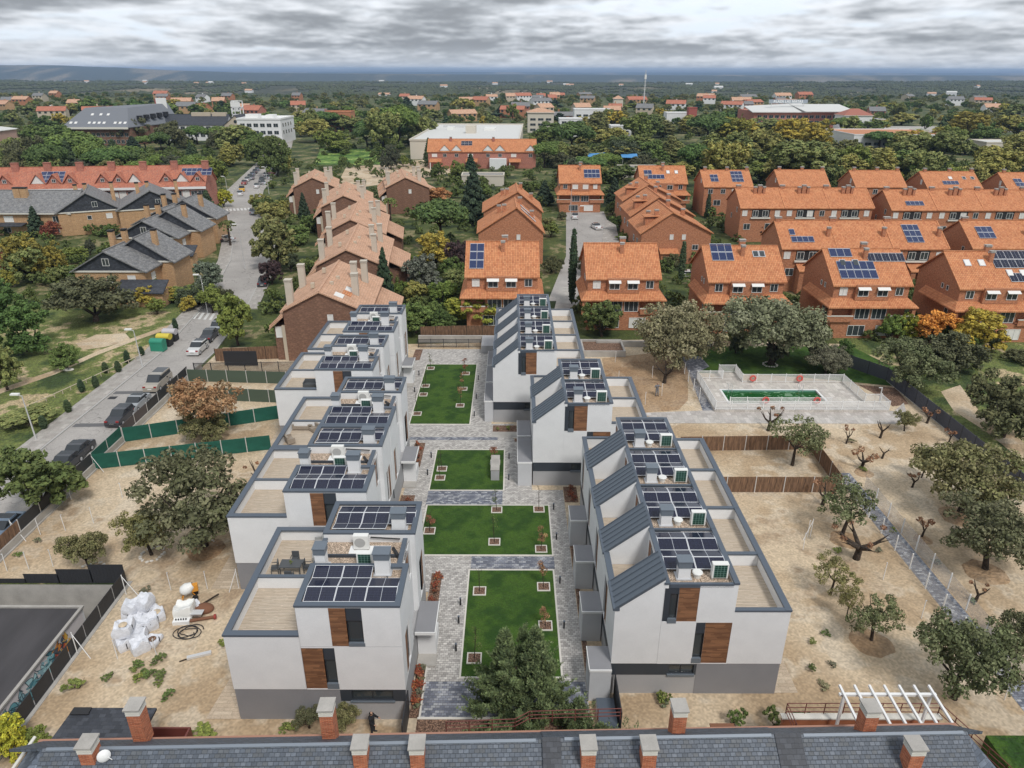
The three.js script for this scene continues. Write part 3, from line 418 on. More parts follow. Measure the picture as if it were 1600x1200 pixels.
function makeRowHouse(o) {                                     // shed roof on the court side, flat tower, low terrace wing on the right
  const D = 5.70, XA = 2.97, XT = 7.5, W = 11.05, S = 2.6;
  part(o, 'base_wall', [bx(0.04, 5.6, 0, 1.64, 0.05, D)], M.baseLight, 'pale grey plinth wall'); part(o, 'base_wall', [bx(5.6, W - 0.04, 0, 2.64, 0.03, D)], M.base, 'grey plinth wall');
  part(o, 'window_band', [...facade([0.03, 1.64, 0.03], [1, 0], 5.57, 1.0, [[3.75, 5.4, 0.12, 0.82]], 0.16), bx(0.03, 5.6, 1.64, 2.64, 0.22, D), bx(0.03, 0.2, 1.64, 2.64, 0.035, 0.25)], M.darkPanel);
  pane(o, 'window', [0.03, 1.64, 0.03], [1, 0], 3.75, 5.4, 0.12, 0.82, 0.14, M.frame, M.glass, 2);
  part(o, 'window_sill', [bx(3.7, 5.5, 1.56, 1.74, -0.06, 0.03)], M.chimCap);
  // court block with the shed roof
  const gable = poly([[[0, 2.64, 0], [XA, 2.64, 0], [XA, 9.45, 0], [0, 7.1, 0]]], (v) => [v.x, v.y]);
  const gableBack = poly([[[XA, 2.64, S], [0, 2.64, S], [0, 7.1, S], [XA, 9.45, S]]], (v) => [v.x, v.y]);
  part(o, 'wall', [gable, gableBack, bx(0.2, XA, 2.64, 6.1, 0.01, D - 0.01), ...facade([0, 2.64, D], [0, -1], D, 4.1, [[0.9, 1.7, 0.1, 3.4], [1.7, 2.4, 0.1, 3.4]], 0.2), bx(0, 0.22, 6.74, 7.1, 0.01, D - 0.01)], M.white);
  part(o, 'wood_cladding', [bx(0.03, 0.17, 2.74, 6.04, D - 2.4, D - 1.7)], M.wood); pane(o, 'window', [0, 2.64, D], [0, -1], 0.9, 1.7, 0.1, 3.4, 0.17, M.frame, M.glass, 1);
  part(o, 'terrace_deck', [bx(0.22, XA, 6.1, 6.16, S, D - 0.02)], M.deck);
  part(o, 'parapet_cap', [bx(-0.06, 0.34, 7.1, 7.22, S - 0.05, D)], M.cap);
  const rise = 2.42, run = XA + 0.04, roofY = (x) => 7.14 + (x + 0.05) * rise / run;
  const sr = part(o, 'shed_roof', [slab([[-0.05, roofY(-0.05), -0.06], [XA, roofY(XA), -0.06], [XA, roofY(XA), S + 0.05], [-0.05, roofY(-0.05), S + 0.05]], 0.14)], M.metal);
  for (let i = 0; i < 6; i++) { const f = -0.02 + i * (S + 0.02) / 5; part(sr, 'roof_seam', [slab([[-0.03, roofY(-0.03) + 0.075, f - 0.025], [XA, roofY(XA) + 0.075, f - 0.025], [XA, roofY(XA) + 0.075, f + 0.025], [-0.03, roofY(-0.03) + 0.075, f + 0.025]], 0.08)], M.metal); }
  part(sr, 'gutter', [bx(-0.14, 0.28, 7.02, 7.2, -0.07, S + 0.05)], M.cap);
  // tower
  const OF = [XA, 2.64, -0.02], fx = [1, 0];
  part(o, 'wall', [...facade(OF, fx, XT - XA, 6.42, [[0.02, 0.92, 3.46, 6.4], [0.92, 2.18, 3.5, 6.4], [2.22, 2.82, 0.06, 3.42], [2.82, 4.5, 0.06, 3.42]], 0.2), bx(XA, XT, 2.64, 8.75, 0.18, D - 0.01), bx(XA, XA + 0.24, 8.75, 9.06, -0.01, D - 0.01), bx(XT - 0.24, XT, 8.75, 9.06, -0.01, D - 0.01), bx(XA, XA + 0.02, 2.64, 9.06, -0.02, 0.2), bx(XT - 0.02, XT, 2.64, 9.06, -0.02, 0.2)], M.white);
  part(o, 'wood_cladding', [bx(XA + 0.92, XA + 2.18, 6.14, 9.02, 0, 0.16)], M.wood); part(o, 'wood_cladding', [bx(XA + 2.82, XA + 4.5, 2.7, 6.06, 0, 0.16)], M.wood);
  part(o, 'window_head', [bx(XA + 0.02, XA + 0.92, 8.3, 9.02, 0.02, 0.16), bx(XA + 0.02, XA + 0.4, 6.14, 8.3, 0.02, 0.16)], M.darkPanel); part(o, 'window_head', [bx(XA + 2.22, XA + 2.82, 5.15, 6.06, 0.02, 0.16)], M.darkPanel);
  pane(o, 'window', OF, fx, 0.42, 0.92, 3.7, 5.66, 0.17, M.frame, M.glass, 1); pane(o, 'window', OF, fx, 2.23, 2.81, 0.5, 2.5, 0.17, M.frame, M.glass, 1);
  part(o, 'window_sill', [bx(XA + 0.35, XA + 0.92, 6.02, 6.36, -0.05, 0.16)], M.chimCap); part(o, 'window_sill', [bx(XA + 2.2, XA + 2.82, 2.72, 3.12, -0.05, 0.16)], M.chimCap);
  part(o, 'wood_cladding', [bx(XA - 0.04, XA - 0.01, 6.2, 8.6, D - 1.25, D - 0.55)], M.wood); part(o, 'terrace_door', [bx(XA - 0.05, XA - 0.012, 6.2, 8.5, S + 0.25, D - 1.3)], M.glass);
  part(o, 'roof_gravel', [bx(XA + 0.24, XT - 0.24, 8.73, 8.8, 0.05, D - 0.02)], M.gravel);
  part(o, 'parapet_cap', [bx(XA - 0.05, XA + 0.3, 9.06, 9.2, -0.07, D), bx(XT - 0.3, XT + 0.05, 9.06, 9.2, -0.07, D), bx(XA + 0.3, XT - 0.3, 9.0, 9.12, -0.07, 0.12), bx(XA + 0.3, XT - 0.3, 8.8, 9.0, -0.02, 0.06)], M.cap);
  for (let i = 0; i < 2; i++) { const x = XA + 1.27 + i * 1.98; solarPanel(o, x, 9.12, 2.0, 0.2, M.solar, 0.98, 0.95); solarPanel(o, x, 9.12, 2.98, -0.2, M.solar, 0.98, 0.9); solarPanel(o, x, 9.12, 3.98, 0.2, M.solar, 0.98, 1.0); solarPanel(o, x, 9.12, 4.98, -0.2, M.solar, 0.98, 0.85); }
  chimney(o, XA + 0.95, XA + 1.7, 0.75, 1.35, 8.75, 10.15); heatPump(o, XA + 3.55, 8.8, 0.75, true);
  const fan = new THREE.CylinderGeometry(0.26, 0.2, 0.4, 10); fan.translate(XA + 2.2, 9.0, -1.0); const hood = new THREE.CylinderGeometry(0.3, 0.34, 0.06, 12); hood.translate(XA + 2.2, 9.22, -1.0); part(o, 'roof_fan', [fan, hood], M.plastic);
  // terrace wing
  part(o, 'wall', [...facade([XT, 2.64, 0], fx, W - XT, 4.3, [], 0.1), bx(XT, W, 2.64, 6.0, 0.005, D - 0.01), bx(W - 0.26, W, 6.0, 6.94, 0.005, D - 0.01), bx(XT, W - 0.26, 6.0, 6.94, 0.005, 0.24)], M.white);
  part(o, 'terrace_deck', [bx(XT, W - 0.26, 5.98, 6.06, 0.24, D - 0.02)], M.deck);
  part(o, 'parapet_cap', [bx(W - 0.37, W + 0.05, 6.94, 7.08, -0.05, D)], M.cap); part(o, 'parapet_cap', [bx(XT, W - 0.37, 6.94, 7.06, -0.05, 0.26)], M.cap);
  return o;
}
{
  const rows = [[6.48, 35.42, 4, 5.72, 'near right row'], [2.05, 61.45, 2, 5.6, 'middle right row'], [-2.18, 75.45, 4, 5.42, 'far right row']], where = { 'near right row': 'beside the sandy orchard', 'middle right row': 'facing the small lawn', 'far right row': 'by the orange villas' };
  for (const [x, f, n, d, row] of rows) for (let i = 0; i < n; i++) {
    const label = `${n === 2 ? (i ? 'rear' : 'front') : ['nearest', 'second', 'third', 'last'][i]} white house of the ${row} with metal shed roof, ${where[row]}`;
    const o = proto.row ? copyOf(proto.row, label, x, 0, f + i * d) : (proto.row = makeRowHouse(thing('white_row_house', label, 'house', x, 0, f, 0, 'white row houses right of the court')));
    o.scale.z = d / 5.72; if (row === 'far right row') o.scale.x = 0.965;
    if (i === n - 1) { part(o, 'end_wall', [bx(7.5, 10.79, 6.0, 6.94, 5.44, 5.68)], M.white); part(o, 'end_wall', [bx(0.22, 2.97, 6.1, 7.1, 5.46, 5.68)], M.white); part(o, 'parapet_cap', [bx(7.5, 10.68, 6.94, 7.06, 5.42, 5.74)], M.cap); part(o, 'parapet_cap', [bx(0.34, 2.92, 7.1, 7.22, 5.42, 5.74)], M.cap); part(o, 'parapet_cap', [bx(3.27, 7.2, 9.06, 9.2, 5.42, 5.74)], M.cap); }
  }
  // rear end walls of the rows
  // entrance boxes along the right side of the court
  const box = (label, x, f, d) => { const o = thing('entrance_box', label, 'porch', x, 0, f, 0, 'grey entrance boxes right of the court'); part(o, 'wall', [bx(0, 1.38, 0, 2.55, 0, d)], M.boxGrey); part(o, 'roof', [bx(-0.02, 1.4, 2.55, 2.68, 0.04, d + 0.02)], M.base); part(o, 'roof_edge', [bx(-0.04, 1.4, 2.53, 2.7, -0.03, 0.04), bx(-0.06, -0.02, 2.53, 2.7, 0.04, d)], M.whitePaint); };
  const fs = [[5.06, 34.8, 2.1], [5.06, 40.2, 2.2], [5.06, 45.9, 2.15], [5.06, 51.5, 2.3], [0.1, 61.4, 5.2], [0.1, 67.0, 3.6], [-3.7, 75.6, 5.2], [-3.7, 81.2, 5.2], [-3.7, 86.7, 5.2]];
  ['nearest the big conifer', 'second along the near right row', 'third along the near right row', 'fourth along the near right row', 'front one beside the small lawn', 'rear one beside the small lawn', 'nearest beside the far lawn', 'second beside the far lawn', 'rearmost beside the far lawn'].forEach((w, i) => box('pale grey entrance box, ' + w, fs[i][0] + (i > 3 ? 0.5 : 0), fs[i][1], fs[i][2]));
}
// ---------------------------------------------------------------- neighbouring houses
function gableRoof(o, x0, x1, f0, f1, eave, ridge, axis, over, mat, shift = 0, eaveR = eave) {
  const t = 0.22, w = over;
  if (axis === 'x') {                       // ridge runs left-right
    const fm = (f0 + f1) / 2 + shift, kn = (ridge - eave) / (fm - f0), kf = (ridge - eaveR) / (f1 - fm), yn = eave - kn * w, yf = eaveR - kf * w;
    part(o, 'roof_slope', [slab([[x0 - w, yn, f0 - w], [x1 + w, yn, f0 - w], [x1 + w, ridge, fm], [x0 - w, ridge, fm]], t)], mat);
    part(o, 'roof_slope', [slab([[x1 + w, yf, f1 + w], [x0 - w, yf, f1 + w], [x0 - w, ridge, fm], [x1 + w, ridge, fm]], t)], mat);
    part(o, 'ridge_cap', [bx(x0 - w, x1 + w, ridge - 0.05, ridge + 0.09, fm - 0.14, fm + 0.14)], mat);
    return poly([[[x0, 0, f1], [x0, 0, f0], [x0, eave, f0], [x0, ridge, fm], [x0, eaveR, f1]], [[x1, 0, f0], [x1, 0, f1], [x1, eaveR, f1], [x1, ridge, fm], [x1, eave, f0]]], (v) => [-v.z, v.y]);
  }
  const xm = (x0 + x1) / 2 + shift, kl = (ridge - eave) / (xm - x0), kr = (ridge - eaveR) / (x1 - xm), yl = eave - kl * w, yr = eaveR - kr * w;
  part(o, 'roof_slope', [slab([[x0 - w, yl, f1 + w], [x0 - w, yl, f0 - w], [xm, ridge, f0 - w], [xm, ridge, f1 + w]], t)], mat);
  part(o, 'roof_slope', [slab([[x1 + w, yr, f0 - w], [x1 + w, yr, f1 + w], [xm, ridge, f1 + w], [xm, ridge, f0 - w]], t)], mat);
  part(o, 'ridge_cap', [bx(xm - 0.14, xm + 0.14, ridge - 0.05, ridge + 0.09, f0 - w, f1 + w)], mat);
  return poly([[[x0, 0, f0], [x1, 0, f0], [x1, eaveR, f0], [xm, ridge, f0], [x0, eave, f0]], [[x1, 0, f1], [x0, 0, f1], [x0, eave, f1], [xm, ridge, f1], [x1, eaveR, f1]]], (v) => [v.x, v.y]);
}
function hipRoof(o, x0, x1, f0, f1, eave, ridge, axis, inset, over, mat, trim) {
  const a = x0 - over, b = x1 + over, c = f0 - over, d = f1 + over, y = eave;
  let r0, r1; if (axis === 'x') { const fm = (c + d) / 2; r0 = [a + inset, ridge, fm]; r1 = [b - inset, ridge, fm]; } else { const xm = (a + b) / 2; r0 = [xm, ridge, c + inset]; r1 = [xm, ridge, d - inset]; }
  const A = [a, y, c], B = [b, y, c], C = [b, y, d], Dd = [a, y, d];
  const faces = axis === 'x' ? [[A, B, r1, r0], [B, C, r1], [C, Dd, r0, r1], [Dd, A, r0]] : [[A, B, r0], [B, C, r1, r0], [C, Dd, r1], [Dd, A, r0, r1]];
  for (const q of faces) part(o, 'roof_slope', [slab(q, 0.2)], mat);
  if (trim) part(o, 'eave_trim', ring(a - 0.04, b + 0.04, c - 0.04, d + 0.04, 0.12, y - 0.34, y - 0.04), trim);
}
function win(o, face, u, y, w, h, pos, style = 'glass', bars = 2) {     // face n: looks to the camera, l: to the left, r: to the right; pos = plane position
  const glass = style === 'blind' ? M.blind : M.glass;
  const k = -0.03;
  if (face === 'n') return pane(o, 'window', [u - w / 2, y, pos], [1, 0], 0, w, 0, h, k, M.whiteFrame, glass, bars);
  if (face === 'l') return pane(o, 'window', [pos, y, u + w / 2], [0, -1], 0, w, 0, h, k, M.whiteFrame, glass, bars);
  return pane(o, 'window', [pos, y, u - w / 2], [0, 1], 0, w, 0, h, k, M.whiteFrame, glass, bars);
}
function stack(o, x, f, y0, y1, w, d, mat, capMat) { const c = part(o, 'chimney', [bx(x - w / 2, x + w / 2, y0, y1 - 0.3, f - d / 2, f + d / 2)], mat); part(c, 'chimney_cap', [bx(x - w / 2 - 0.06, x + w / 2 + 0.06, y1 - 0.3, y1 - 0.2, f - d / 2 - 0.06, f + d / 2 + 0.06), bx(x - w / 2 + 0.06, x + w / 2 - 0.06, y1 - 0.2, y1 - 0.08, f - d / 2 + 0.06, f + d / 2 - 0.06), bx(x - w / 2 - 0.08, x + w / 2 + 0.08, y1 - 0.08, y1, f - d / 2 - 0.08, f + d / 2 + 0.08)], capMat || mat); return c; }
function roofPanels(o, x, f, rows, cols, yAt, slope, mat, pw = 1.1, ph = 1.75) {    // panels lying on a slope that rises with f
  for (let r = 0; r < rows; r++) for (let c = 0; c < cols; c++) { const m = partOf(o, 'solar_panel', panelGeo, mat), ff = f + r * (ph + 0.06) * Math.cos(slope) + ph / 2 * Math.cos(slope); m.position.set(x + c * (pw + 0.05) + pw / 2, yAt(ff) + 0.14, -ff); m.rotation.order = 'YXZ'; m.rotation.set(slope, 0, 0); m.scale.set(pw / 2, 1, ph / 1.05); }
}
function skylight(o, x, f, yAt, slope, w = 0.9, h = 1.3, open = 0) { const g = flat(new THREE.BoxGeometry(w, 0.1, h)), m = part(o, 'skylight', [g], M.alu); m.position.set(x, yAt(f) + 0.1, -f); m.rotation.x = slope; const p = part(m, 'pane', [flat(new THREE.BoxGeometry(w - 0.2, 0.03, h - 0.2)).translate(0, 0.05, 0)], open ? M.blind : M.glass); return p; }
function makeVilla(o, W, opt = {}) {         // three-storey brick villa, main gable roof, tiled skirt roof round the first floor
  const D = 12, eave = 8.35, ridge = 12.35, h = W / 2, slope = Math.atan2(ridge - eave, D / 2), roofY = (f) => eave + (ridge - eave) * f / (D / 2);
  const g = gableRoof(o, -h + 0.35, h - 0.35, 0, D, eave, ridge, 'x', 0.35, M.tile);
  part(o, 'wall', [g, bx(-h + 0.36, h - 0.36, 0, eave, 0.02, D - 0.02), bx(-h * 0.42, h * 0.42, 5.9, eave - 0.1, -0.55, 0.02)], M.brick);
  // skirt roof
  const s = h + 0.75, k = -1.75;
  part(o, 'skirt_roof', [slab([[-s, 5.1, k], [s, 5.1, k], [h - 0.3, 6.15, 0.1], [-h + 0.3, 6.15, 0.1]], 0.2), slab([[s, 5.1, k], [s, 5.1, D * 0.75], [h - 0.3, 6.15, D * 0.75], [h - 0.3, 6.15, 0.1]], 0.2), slab([[-s, 5.1, D * 0.75], [-s, 5.1, k], [-h + 0.3, 6.15, 0.1], [-h + 0.3, 6.15, D * 0.75]], 0.2)], M.tile);
  part(o, 'lower_wall', [bx(-h + 0.3, h - 0.3, 0, 2.8, k + 0.55, 0), bx(-h * 0.45, h * 0.45, 2.8, 4.95, k + 0.85, 0), bx(-s + 0.25, -s + 0.75, 2.8, 4.95, k + 0.25, k + 0.75), bx(s - 0.75, s - 0.25, 2.8, 4.95, k + 0.25, k + 0.75)], M.brick);
  for (const [a, b] of [[-s + 0.15, -h * 0.45], [h * 0.45, s - 0.15]]) { const bl = part(o, 'balcony', [bx(a, b, 2.7, 3.6, k + 0.2, k + 0.4)], M.brick); part(bl, 'balcony_coping', [bx(a - 0.05, b, 3.6, 3.7, k + 0.15, k + 0.45)], M.trim); }
  const st = opt.blinds || [];
  win(o, 'n', -h * 0.7, 6.5, 1.2, 1.25, 0, st[0] || 'glass'); win(o, 'n', -h * 0.24, 6.5, 1.6, 1.25, -0.55, st[1] || 'glass'); win(o, 'n', h * 0.24, 6.5, 1.6, 1.25, -0.55, st[2] || 'glass'); win(o, 'n', h * 0.7, 6.5, 1.2, 1.25, 0, st[3] || 'glass');
  win(o, 'n', -h * 0.2, 3.0, 2.2, 1.7, k + 0.85, 'glass', 3); win(o, 'n', h * 0.22, 3.0, 2.2, 1.7, k + 0.85, 'glass', 3); win(o, 'n', -h * 0.3, 0.4, 2.6, 1.7, k + 0.55, 'glass', 3); win(o, 'n', h * 0.4, 0.4, 2.6, 1.7, k + 0.55, 'blind', 3);
  for (const f of [3.2, 4.6]) win(o, 'l', f, 6.9, 0.6, 0.8, -h + 0.35, 'glass', 1); win(o, 'l', 2.2, 3.0, 0.9, 1.4, -h + 0.35, 'glass', 1);
  for (const [i, x] of [[1, -h * 0.24], [2, h * 0.24]]) if (!opt.noAwning) { const a = part(o, 'awning', [slab([[x - 0.95, 7.62, -1.15], [x + 0.95, 7.62, -1.15], [x + 0.95, 7.95, -0.62], [x - 0.95, 7.95, -0.62]], 0.05)], M.blind); void i; void a; }
  stack(o, 0.4, D / 2 + 0.1, ridge - 0.6, ridge + 1.0, 0.9, 0.6, M.brick, M.concrete); stack(o, 0.1, D * 0.36, roofY(D * 0.36) - 0.4, roofY(D * 0.36) + 1.6, 0.6, 0.55, M.brick, M.concrete);
  for (const [x, f, r, c, m] of opt.panels || []) roofPanels(o, x, f, r, c, roofY, slope, m || M.solarBlue);
  for (const [x, f, op] of opt.lights || []) skylight(o, x, f, roofY, slope, 0.95, 1.3, op);
  return o;
}
{
  const fr = 'orange brick villas behind the white houses';
  const V = [[-1.6, 110.4, 11.9, 'orange villa behind the lawns with tall narrow solar array at its roof left edge', { panels: [[-5.2, 1.0, 3, 2, M.solarBlue]], blinds: ['blind'] }],
    [17.45, 109.4, 11.9, 'orange villa with plain tiled roof right of the tall cypress', { blinds: ['blind'] }],
    [36.3, 107.8, 12.2, 'orange villa with six solar panels and four-pane skylight behind the big oak', { panels: [[-4.8, 3.2, 2, 3, M.solarBlue]], lights: [[2.2, 4.4, 0], [3.2, 4.4, 0]] }],
    [54.8, 105.9, 12.2, 'orange villa with three separate solar arrays and two skylights', { panels: [[-4.6, 0.7, 2, 5, M.solarBlue], [-5.2, 4.4, 1, 3, M.solarBlue], [0.5, 3.6, 1, 5, M.solar]], lights: [[-3.6, 3.4, 0], [-1.6, 3.4, 0]], blinds: ['blind'] }],
    [73.3, 104.2, 12.8, 'orange villa at right edge with wide dark solar array and bright skylights', { panels: [[0.4, 3.0, 2, 6, M.solar], [1.8, 0.7, 1, 5, M.solar]], lights: [[-3.6, 3.9, 1], [-1.4, 3.9, 1], [2.2, 2.2, 1], [4.2, 2.2, 1]] }]];
  for (const [x, f, W, label, opt] of V) makeVilla(thing('brick_villa', label, 'house', x, 0, f, 0, fr), W, opt);
  makeVilla(thing('brick_villa', 'orange villa with garage doors at the end of the cul-de-sac', 'house', 19.6, 0, 212.6, 0, fr), 12.4, { noAwning: 1, panels: [[1.2, 1.4, 2, 4, M.solarBlue]], blinds: ['glass', 'blind', 'blind', 'blind'] });
  makeVilla(thing('brick_villa', 'orange villa with an L-shaped solar array behind the gabled row', 'house', 43.6, 0, 212, 0, fr), 13.8, { noAwning: 1, panels: [[-5.4, 1.2, 1, 5, M.solarBlue], [-5.4, 2.8, 1, 2, M.solarBlue]], lights: [[1.6, 3.6, 1], [4.0, 3.6, 1]] });
  // houses turned with a gable to the camera, along the cul-de-sac
  const E = [[-0.3, 150.5, 14.4, 7, 12, 12, 'gable-fronted orange house with two long roof panels left of cul-de-sac'], [0.1, 174.3, 14.8, 7, 11.6, 13, 'rear gable-fronted orange house left of the cul-de-sac'],
    [34.6, 151, 15.6, 6.8, 11.0, 14, 'nearest gable-fronted orange house right of the cul-de-sac'], [35.4, 170.5, 15.6, 6.8, 11.1, 14, 'middle gable-fronted orange house right of the cul-de-sac'], [36.8, 192, 16, 6.8, 10.9, 13, 'farthest gable-fronted orange house right of the cul-de-sac']];
  for (const [x, f, W, eave, ridge, D, label] of E) {
    const o = thing('gabled_house', label, 'house', x, 0, f, 0.03, 'gable-fronted orange houses'), h = W / 2 - 0.4, right = x > 20;
    const g = gableRoof(o, -h, h, 0, D, eave, ridge, 'f', 0.4, M.tile, right ? -1.2 : 1.2);
    part(o, 'wall', [g, bx(-h + 0.01, h - 0.01, 0, eave, 0.03, D - 0.03)], M.brick);
    for (const xx of [-1, 1.6]) win(o, 'n', xx, 5.2, 0.8, 1.1, 0, 'blind', 1); win(o, 'n', 4.2, 3.0, 1.3, 1.1, 0, 'glass');
    win(o, right ? 'l' : 'r', 4, 3.4, 1.4, 1.3, right ? -h : h); win(o, right ? 'l' : 'r', 8, 3.4, 1.4, 1.3, right ? -h : h);
    part(o, 'porch', [bx(right ? -3.2 : 1.2, right ? 0.2 : 4.4, 0, 2.6, -1.4, 0)], M.brick);
    part(o, 'porch_roof', [slab([[(right ? -3.5 : 0.9), 2.6, -1.7], [(right ? 0.5 : 4.7), 2.6, -1.7], [(right ? 0.5 : 4.7), 3.3, 0], [(right ? -3.5 : 0.9), 3.3, 0]], 0.15)], M.tile);
    const xm = right ? -1.2 : 1.2, ry = (xx) => xx < xm ? eave + (ridge - eave) * (xx + h) / (xm + h) : eave + (ridge - eave) * (h - xx) / (h - xm);
    for (const [cx, cf] of [[xm - 2.5, 4], [xm - 3.6, 7], [xm + 1.0, 9], [xm + 3.4, 5]]) stack(o, cx, cf, ry(cx) - 0.4, ry(cx) + 1.5, 0.8, 0.6, M.brick, M.concrete);
    if (x < 0) { const sl = -Math.atan2(ridge - eave, h - xm); for (const cf of [3, 7]) { const m = partOf(o, 'solar_panel', panelGeo, M.alu); m.position.set(xm + 2.6, ry(xm + 2.6) + 0.16, -cf); m.rotation.z = sl; m.scale.set(2.1, 1, 1.2); } }
    if (right) { const d = part(o, 'dormer', [bx(-h + 1.2, -h + 3, ry(-h + 2) - 1, ry(-h + 2) + 0.9, 3, 5)], M.brick); part(d, 'dormer_roof', [slab([[-h + 0.8, ry(-h + 2) + 1.4, 2.6], [-h + 0.8, ry(-h + 2) + 1.4, 5.4], [-h + 4.2, ry(-h + 4.2), 5.4], [-h + 4.2, ry(-h + 4.2), 2.6]].reverse(), 0.15)], M.tile); }
  }
  // terraced rows, ridge along the street
  const rows = [[49.3, 80.0, 130.3, 12.1, 3, 'orange terraced row of three behind the villas, right of the bend', [[2.2, 1.0, 1, 4], [2.2, 2.6, 1, 1], [23.5, 1.0, 3, 3]]], [84.5, 122, 130.8, 12.1, 3, 'orange terraced row at the right edge behind a silver-leaved tree', [[2.2, 1.8, 2, 3], [12, 2.8, 1, 1]]],
    [54.0, 85.8, 172.5, 11.9, 3, 'far orange terraced row of three with clustered chimneys', []], [88.6, 132, 170.0, 11.9, 4, 'far orange terraced row at right edge with small solar array', [[4, 1.0, 1, 4]]]];
  for (const [x0, x1, f, ridge, n, label, panels] of rows) {
    const eave = 8.3, D = 12, W = x1 - x0, o = thing('terraced_row', label, 'row houses', x0, 0, f, 0, 'orange terraced rows'), u = W / n, ry = (ff) => eave + (ridge - eave) * ff / (D / 2);
    const g = gableRoof(o, 0.3, W - 0.3, 0, D, eave, ridge, 'x', 0.3, M.tile);
    part(o, 'wall', [g, bx(0.31, W - 0.31, 0, eave, 0.02, D - 0.02)], M.brick);
    for (let i = 0; i < n; i++) {
      const x = i * u; part(o, 'ridge_seam', [slab([[x + u - 0.12, ry(-0.3) + 0.07, -0.3], [x + u + 0.12, ry(-0.3) + 0.07, -0.3], [x + u + 0.12, ry(6) + 0.07, 6], [x + u - 0.12, ry(6) + 0.07, 6]], 0.08)], M.tile);
      win(o, 'n', x + u * 0.12, 6.2, 1.2, 1.3, 0, 'blind'); part(o, 'loggia_shade', [bx(x + u * 0.28, x + u * 0.68, 5.9, 7.7, -0.02, 0.01)], M.black); win(o, 'n', x + u * 0.36, 6.1, 1.3, 1.4, -0.03); win(o, 'n', x + u * 0.58, 6.1, 1.4, 1.4, -0.03, i % 2 ? 'blind' : 'glass', 2); part(o, 'balcony_rail', [bx(x + u * 0.26, x + u * 0.7, 5.6, 5.9, -0.35, 0.0)], M.trim);  // flat black panel paints the shade of a loggia recess
      win(o, 'n', x + u * 0.85, 6.2, 1.2, 1.3, 0, i % 2 ? 'glass' : 'blind'); win(o, 'n', x + u * 0.2, 3.0, 1.6, 1.4, 0); win(o, 'n', x + u * 0.7, 3.0, 2.0, 1.5, 0);
      if (f < 150) { part(o, 'porch_roof', [slab([[x + u * 0.3, 4.4, -2.2], [x + u * 0.75, 4.4, -2.2], [x + u * 0.75, 5.3, 0], [x + u * 0.3, 5.3, 0]], 0.2)], M.tile); part(o, 'porch_wall', [bx(x + u * 0.32, x + u * 0.4, 0, 4.3, -2, 0), bx(x + u * 0.66, x + u * 0.74, 0, 4.3, -2, 0)], M.brick); stack(o, x + u * 0.9, 2.6, ry(2.6) - 0.4, ry(2.6) + 1.6, 0.6, 0.6, M.brick, M.concrete); }
      else for (const [dx, h, w] of [[0.42, 1.5, 0.7], [0.52, 1.9, 0.9], [0.62, 1.5, 0.6]]) stack(o, x + u * dx, 4.4, ry(4.4) - 0.4, ry(4.4) + h, w, 0.7, M.brick, M.concrete);
      stack(o, x + u * 0.08, 6, ridge - 0.4, ridge + 0.7, 1.1, 0.7, M.brick, M.concrete);
    }
    win(o, 'l', 3, 6.6, 0.8, 1.2, 0.3, 'glass', 1); win(o, 'l', 7, 4.6, 0.8, 1.2, 0.3, 'glass', 1);
    for (const [px, pf, r, c] of panels) roofPanels(o, px, pf, r, c, ry, Math.atan2(ridge - eave, D / 2), M.solarBlue, 1.0, 1.5);
  }
  const far = [[53.5, 206, 14, 'left of the far row, two solar arrays on its roof', [[2.4, 1.5, 2, 2, 1], [8.4, 1.4, 3, 3]]], [75, 207, 14.5, 'far orange house with bare roof left of the tall poplars', []], [96, 206, 14.5, 'far orange house with bare roof right of the tall poplars', []], [115, 204, 15.5, 'far orange house with skylights beside an orange shrub', [[5, 1.0, 1, 4]]], [136, 202, 17, 'far orange house at right edge with L-shaped solar array', [[3, 0.8, 1, 5], [3, 2.2, 1, 2]]]];
  far.forEach(([x, f, W, lab, panels], i) => {
    const eave = 8.3, ridge = 11.9, D = 12, o = thing('orange_house', i ? lab : 'far orange house ' + lab, 'house', x, 0, f, 0, 'far orange houses'), ry = (ff) => eave + (ridge - eave) * ff / 6;
    const g = gableRoof(o, 0.3, W - 0.3, 0, D, eave, ridge, 'x', 0.3, M.tile); part(o, 'wall', [g, bx(0.31, W - 0.31, 0, eave, 0.02, D - 0.02)], M.brick);
    for (const k of [0.15, 0.4, 0.62, 0.86]) win(o, 'n', W * k, 6.2, 1.3, 1.3, 0, k > 0.5 ? 'blind' : 'glass'); for (const k of [0.3, 0.7]) win(o, 'n', W * k, 3, 2, 1.5, 0); win(o, 'l', 4, 8.6, 0.9, 1.3, 0.3, 'blind', 1);
    for (const k of [0.1, 0.55, 0.95]) stack(o, W * k, 6, ridge - 0.4, ridge + 0.9, 0.8, 0.7, M.brick, M.concrete);
    for (const [px, pf, r, c] of panels) roofPanels(o, px, pf, r, c, ry, Math.atan2(3.6, 6), M.solarBlue, 1.05, 1.5);
    if (i === 3) for (const k of [0.5, 0.75, 0.9]) skylight(o, W * k, 3.4, ry, Math.atan2(3.6, 6), 1, 1.2, k < 0.6);
  });
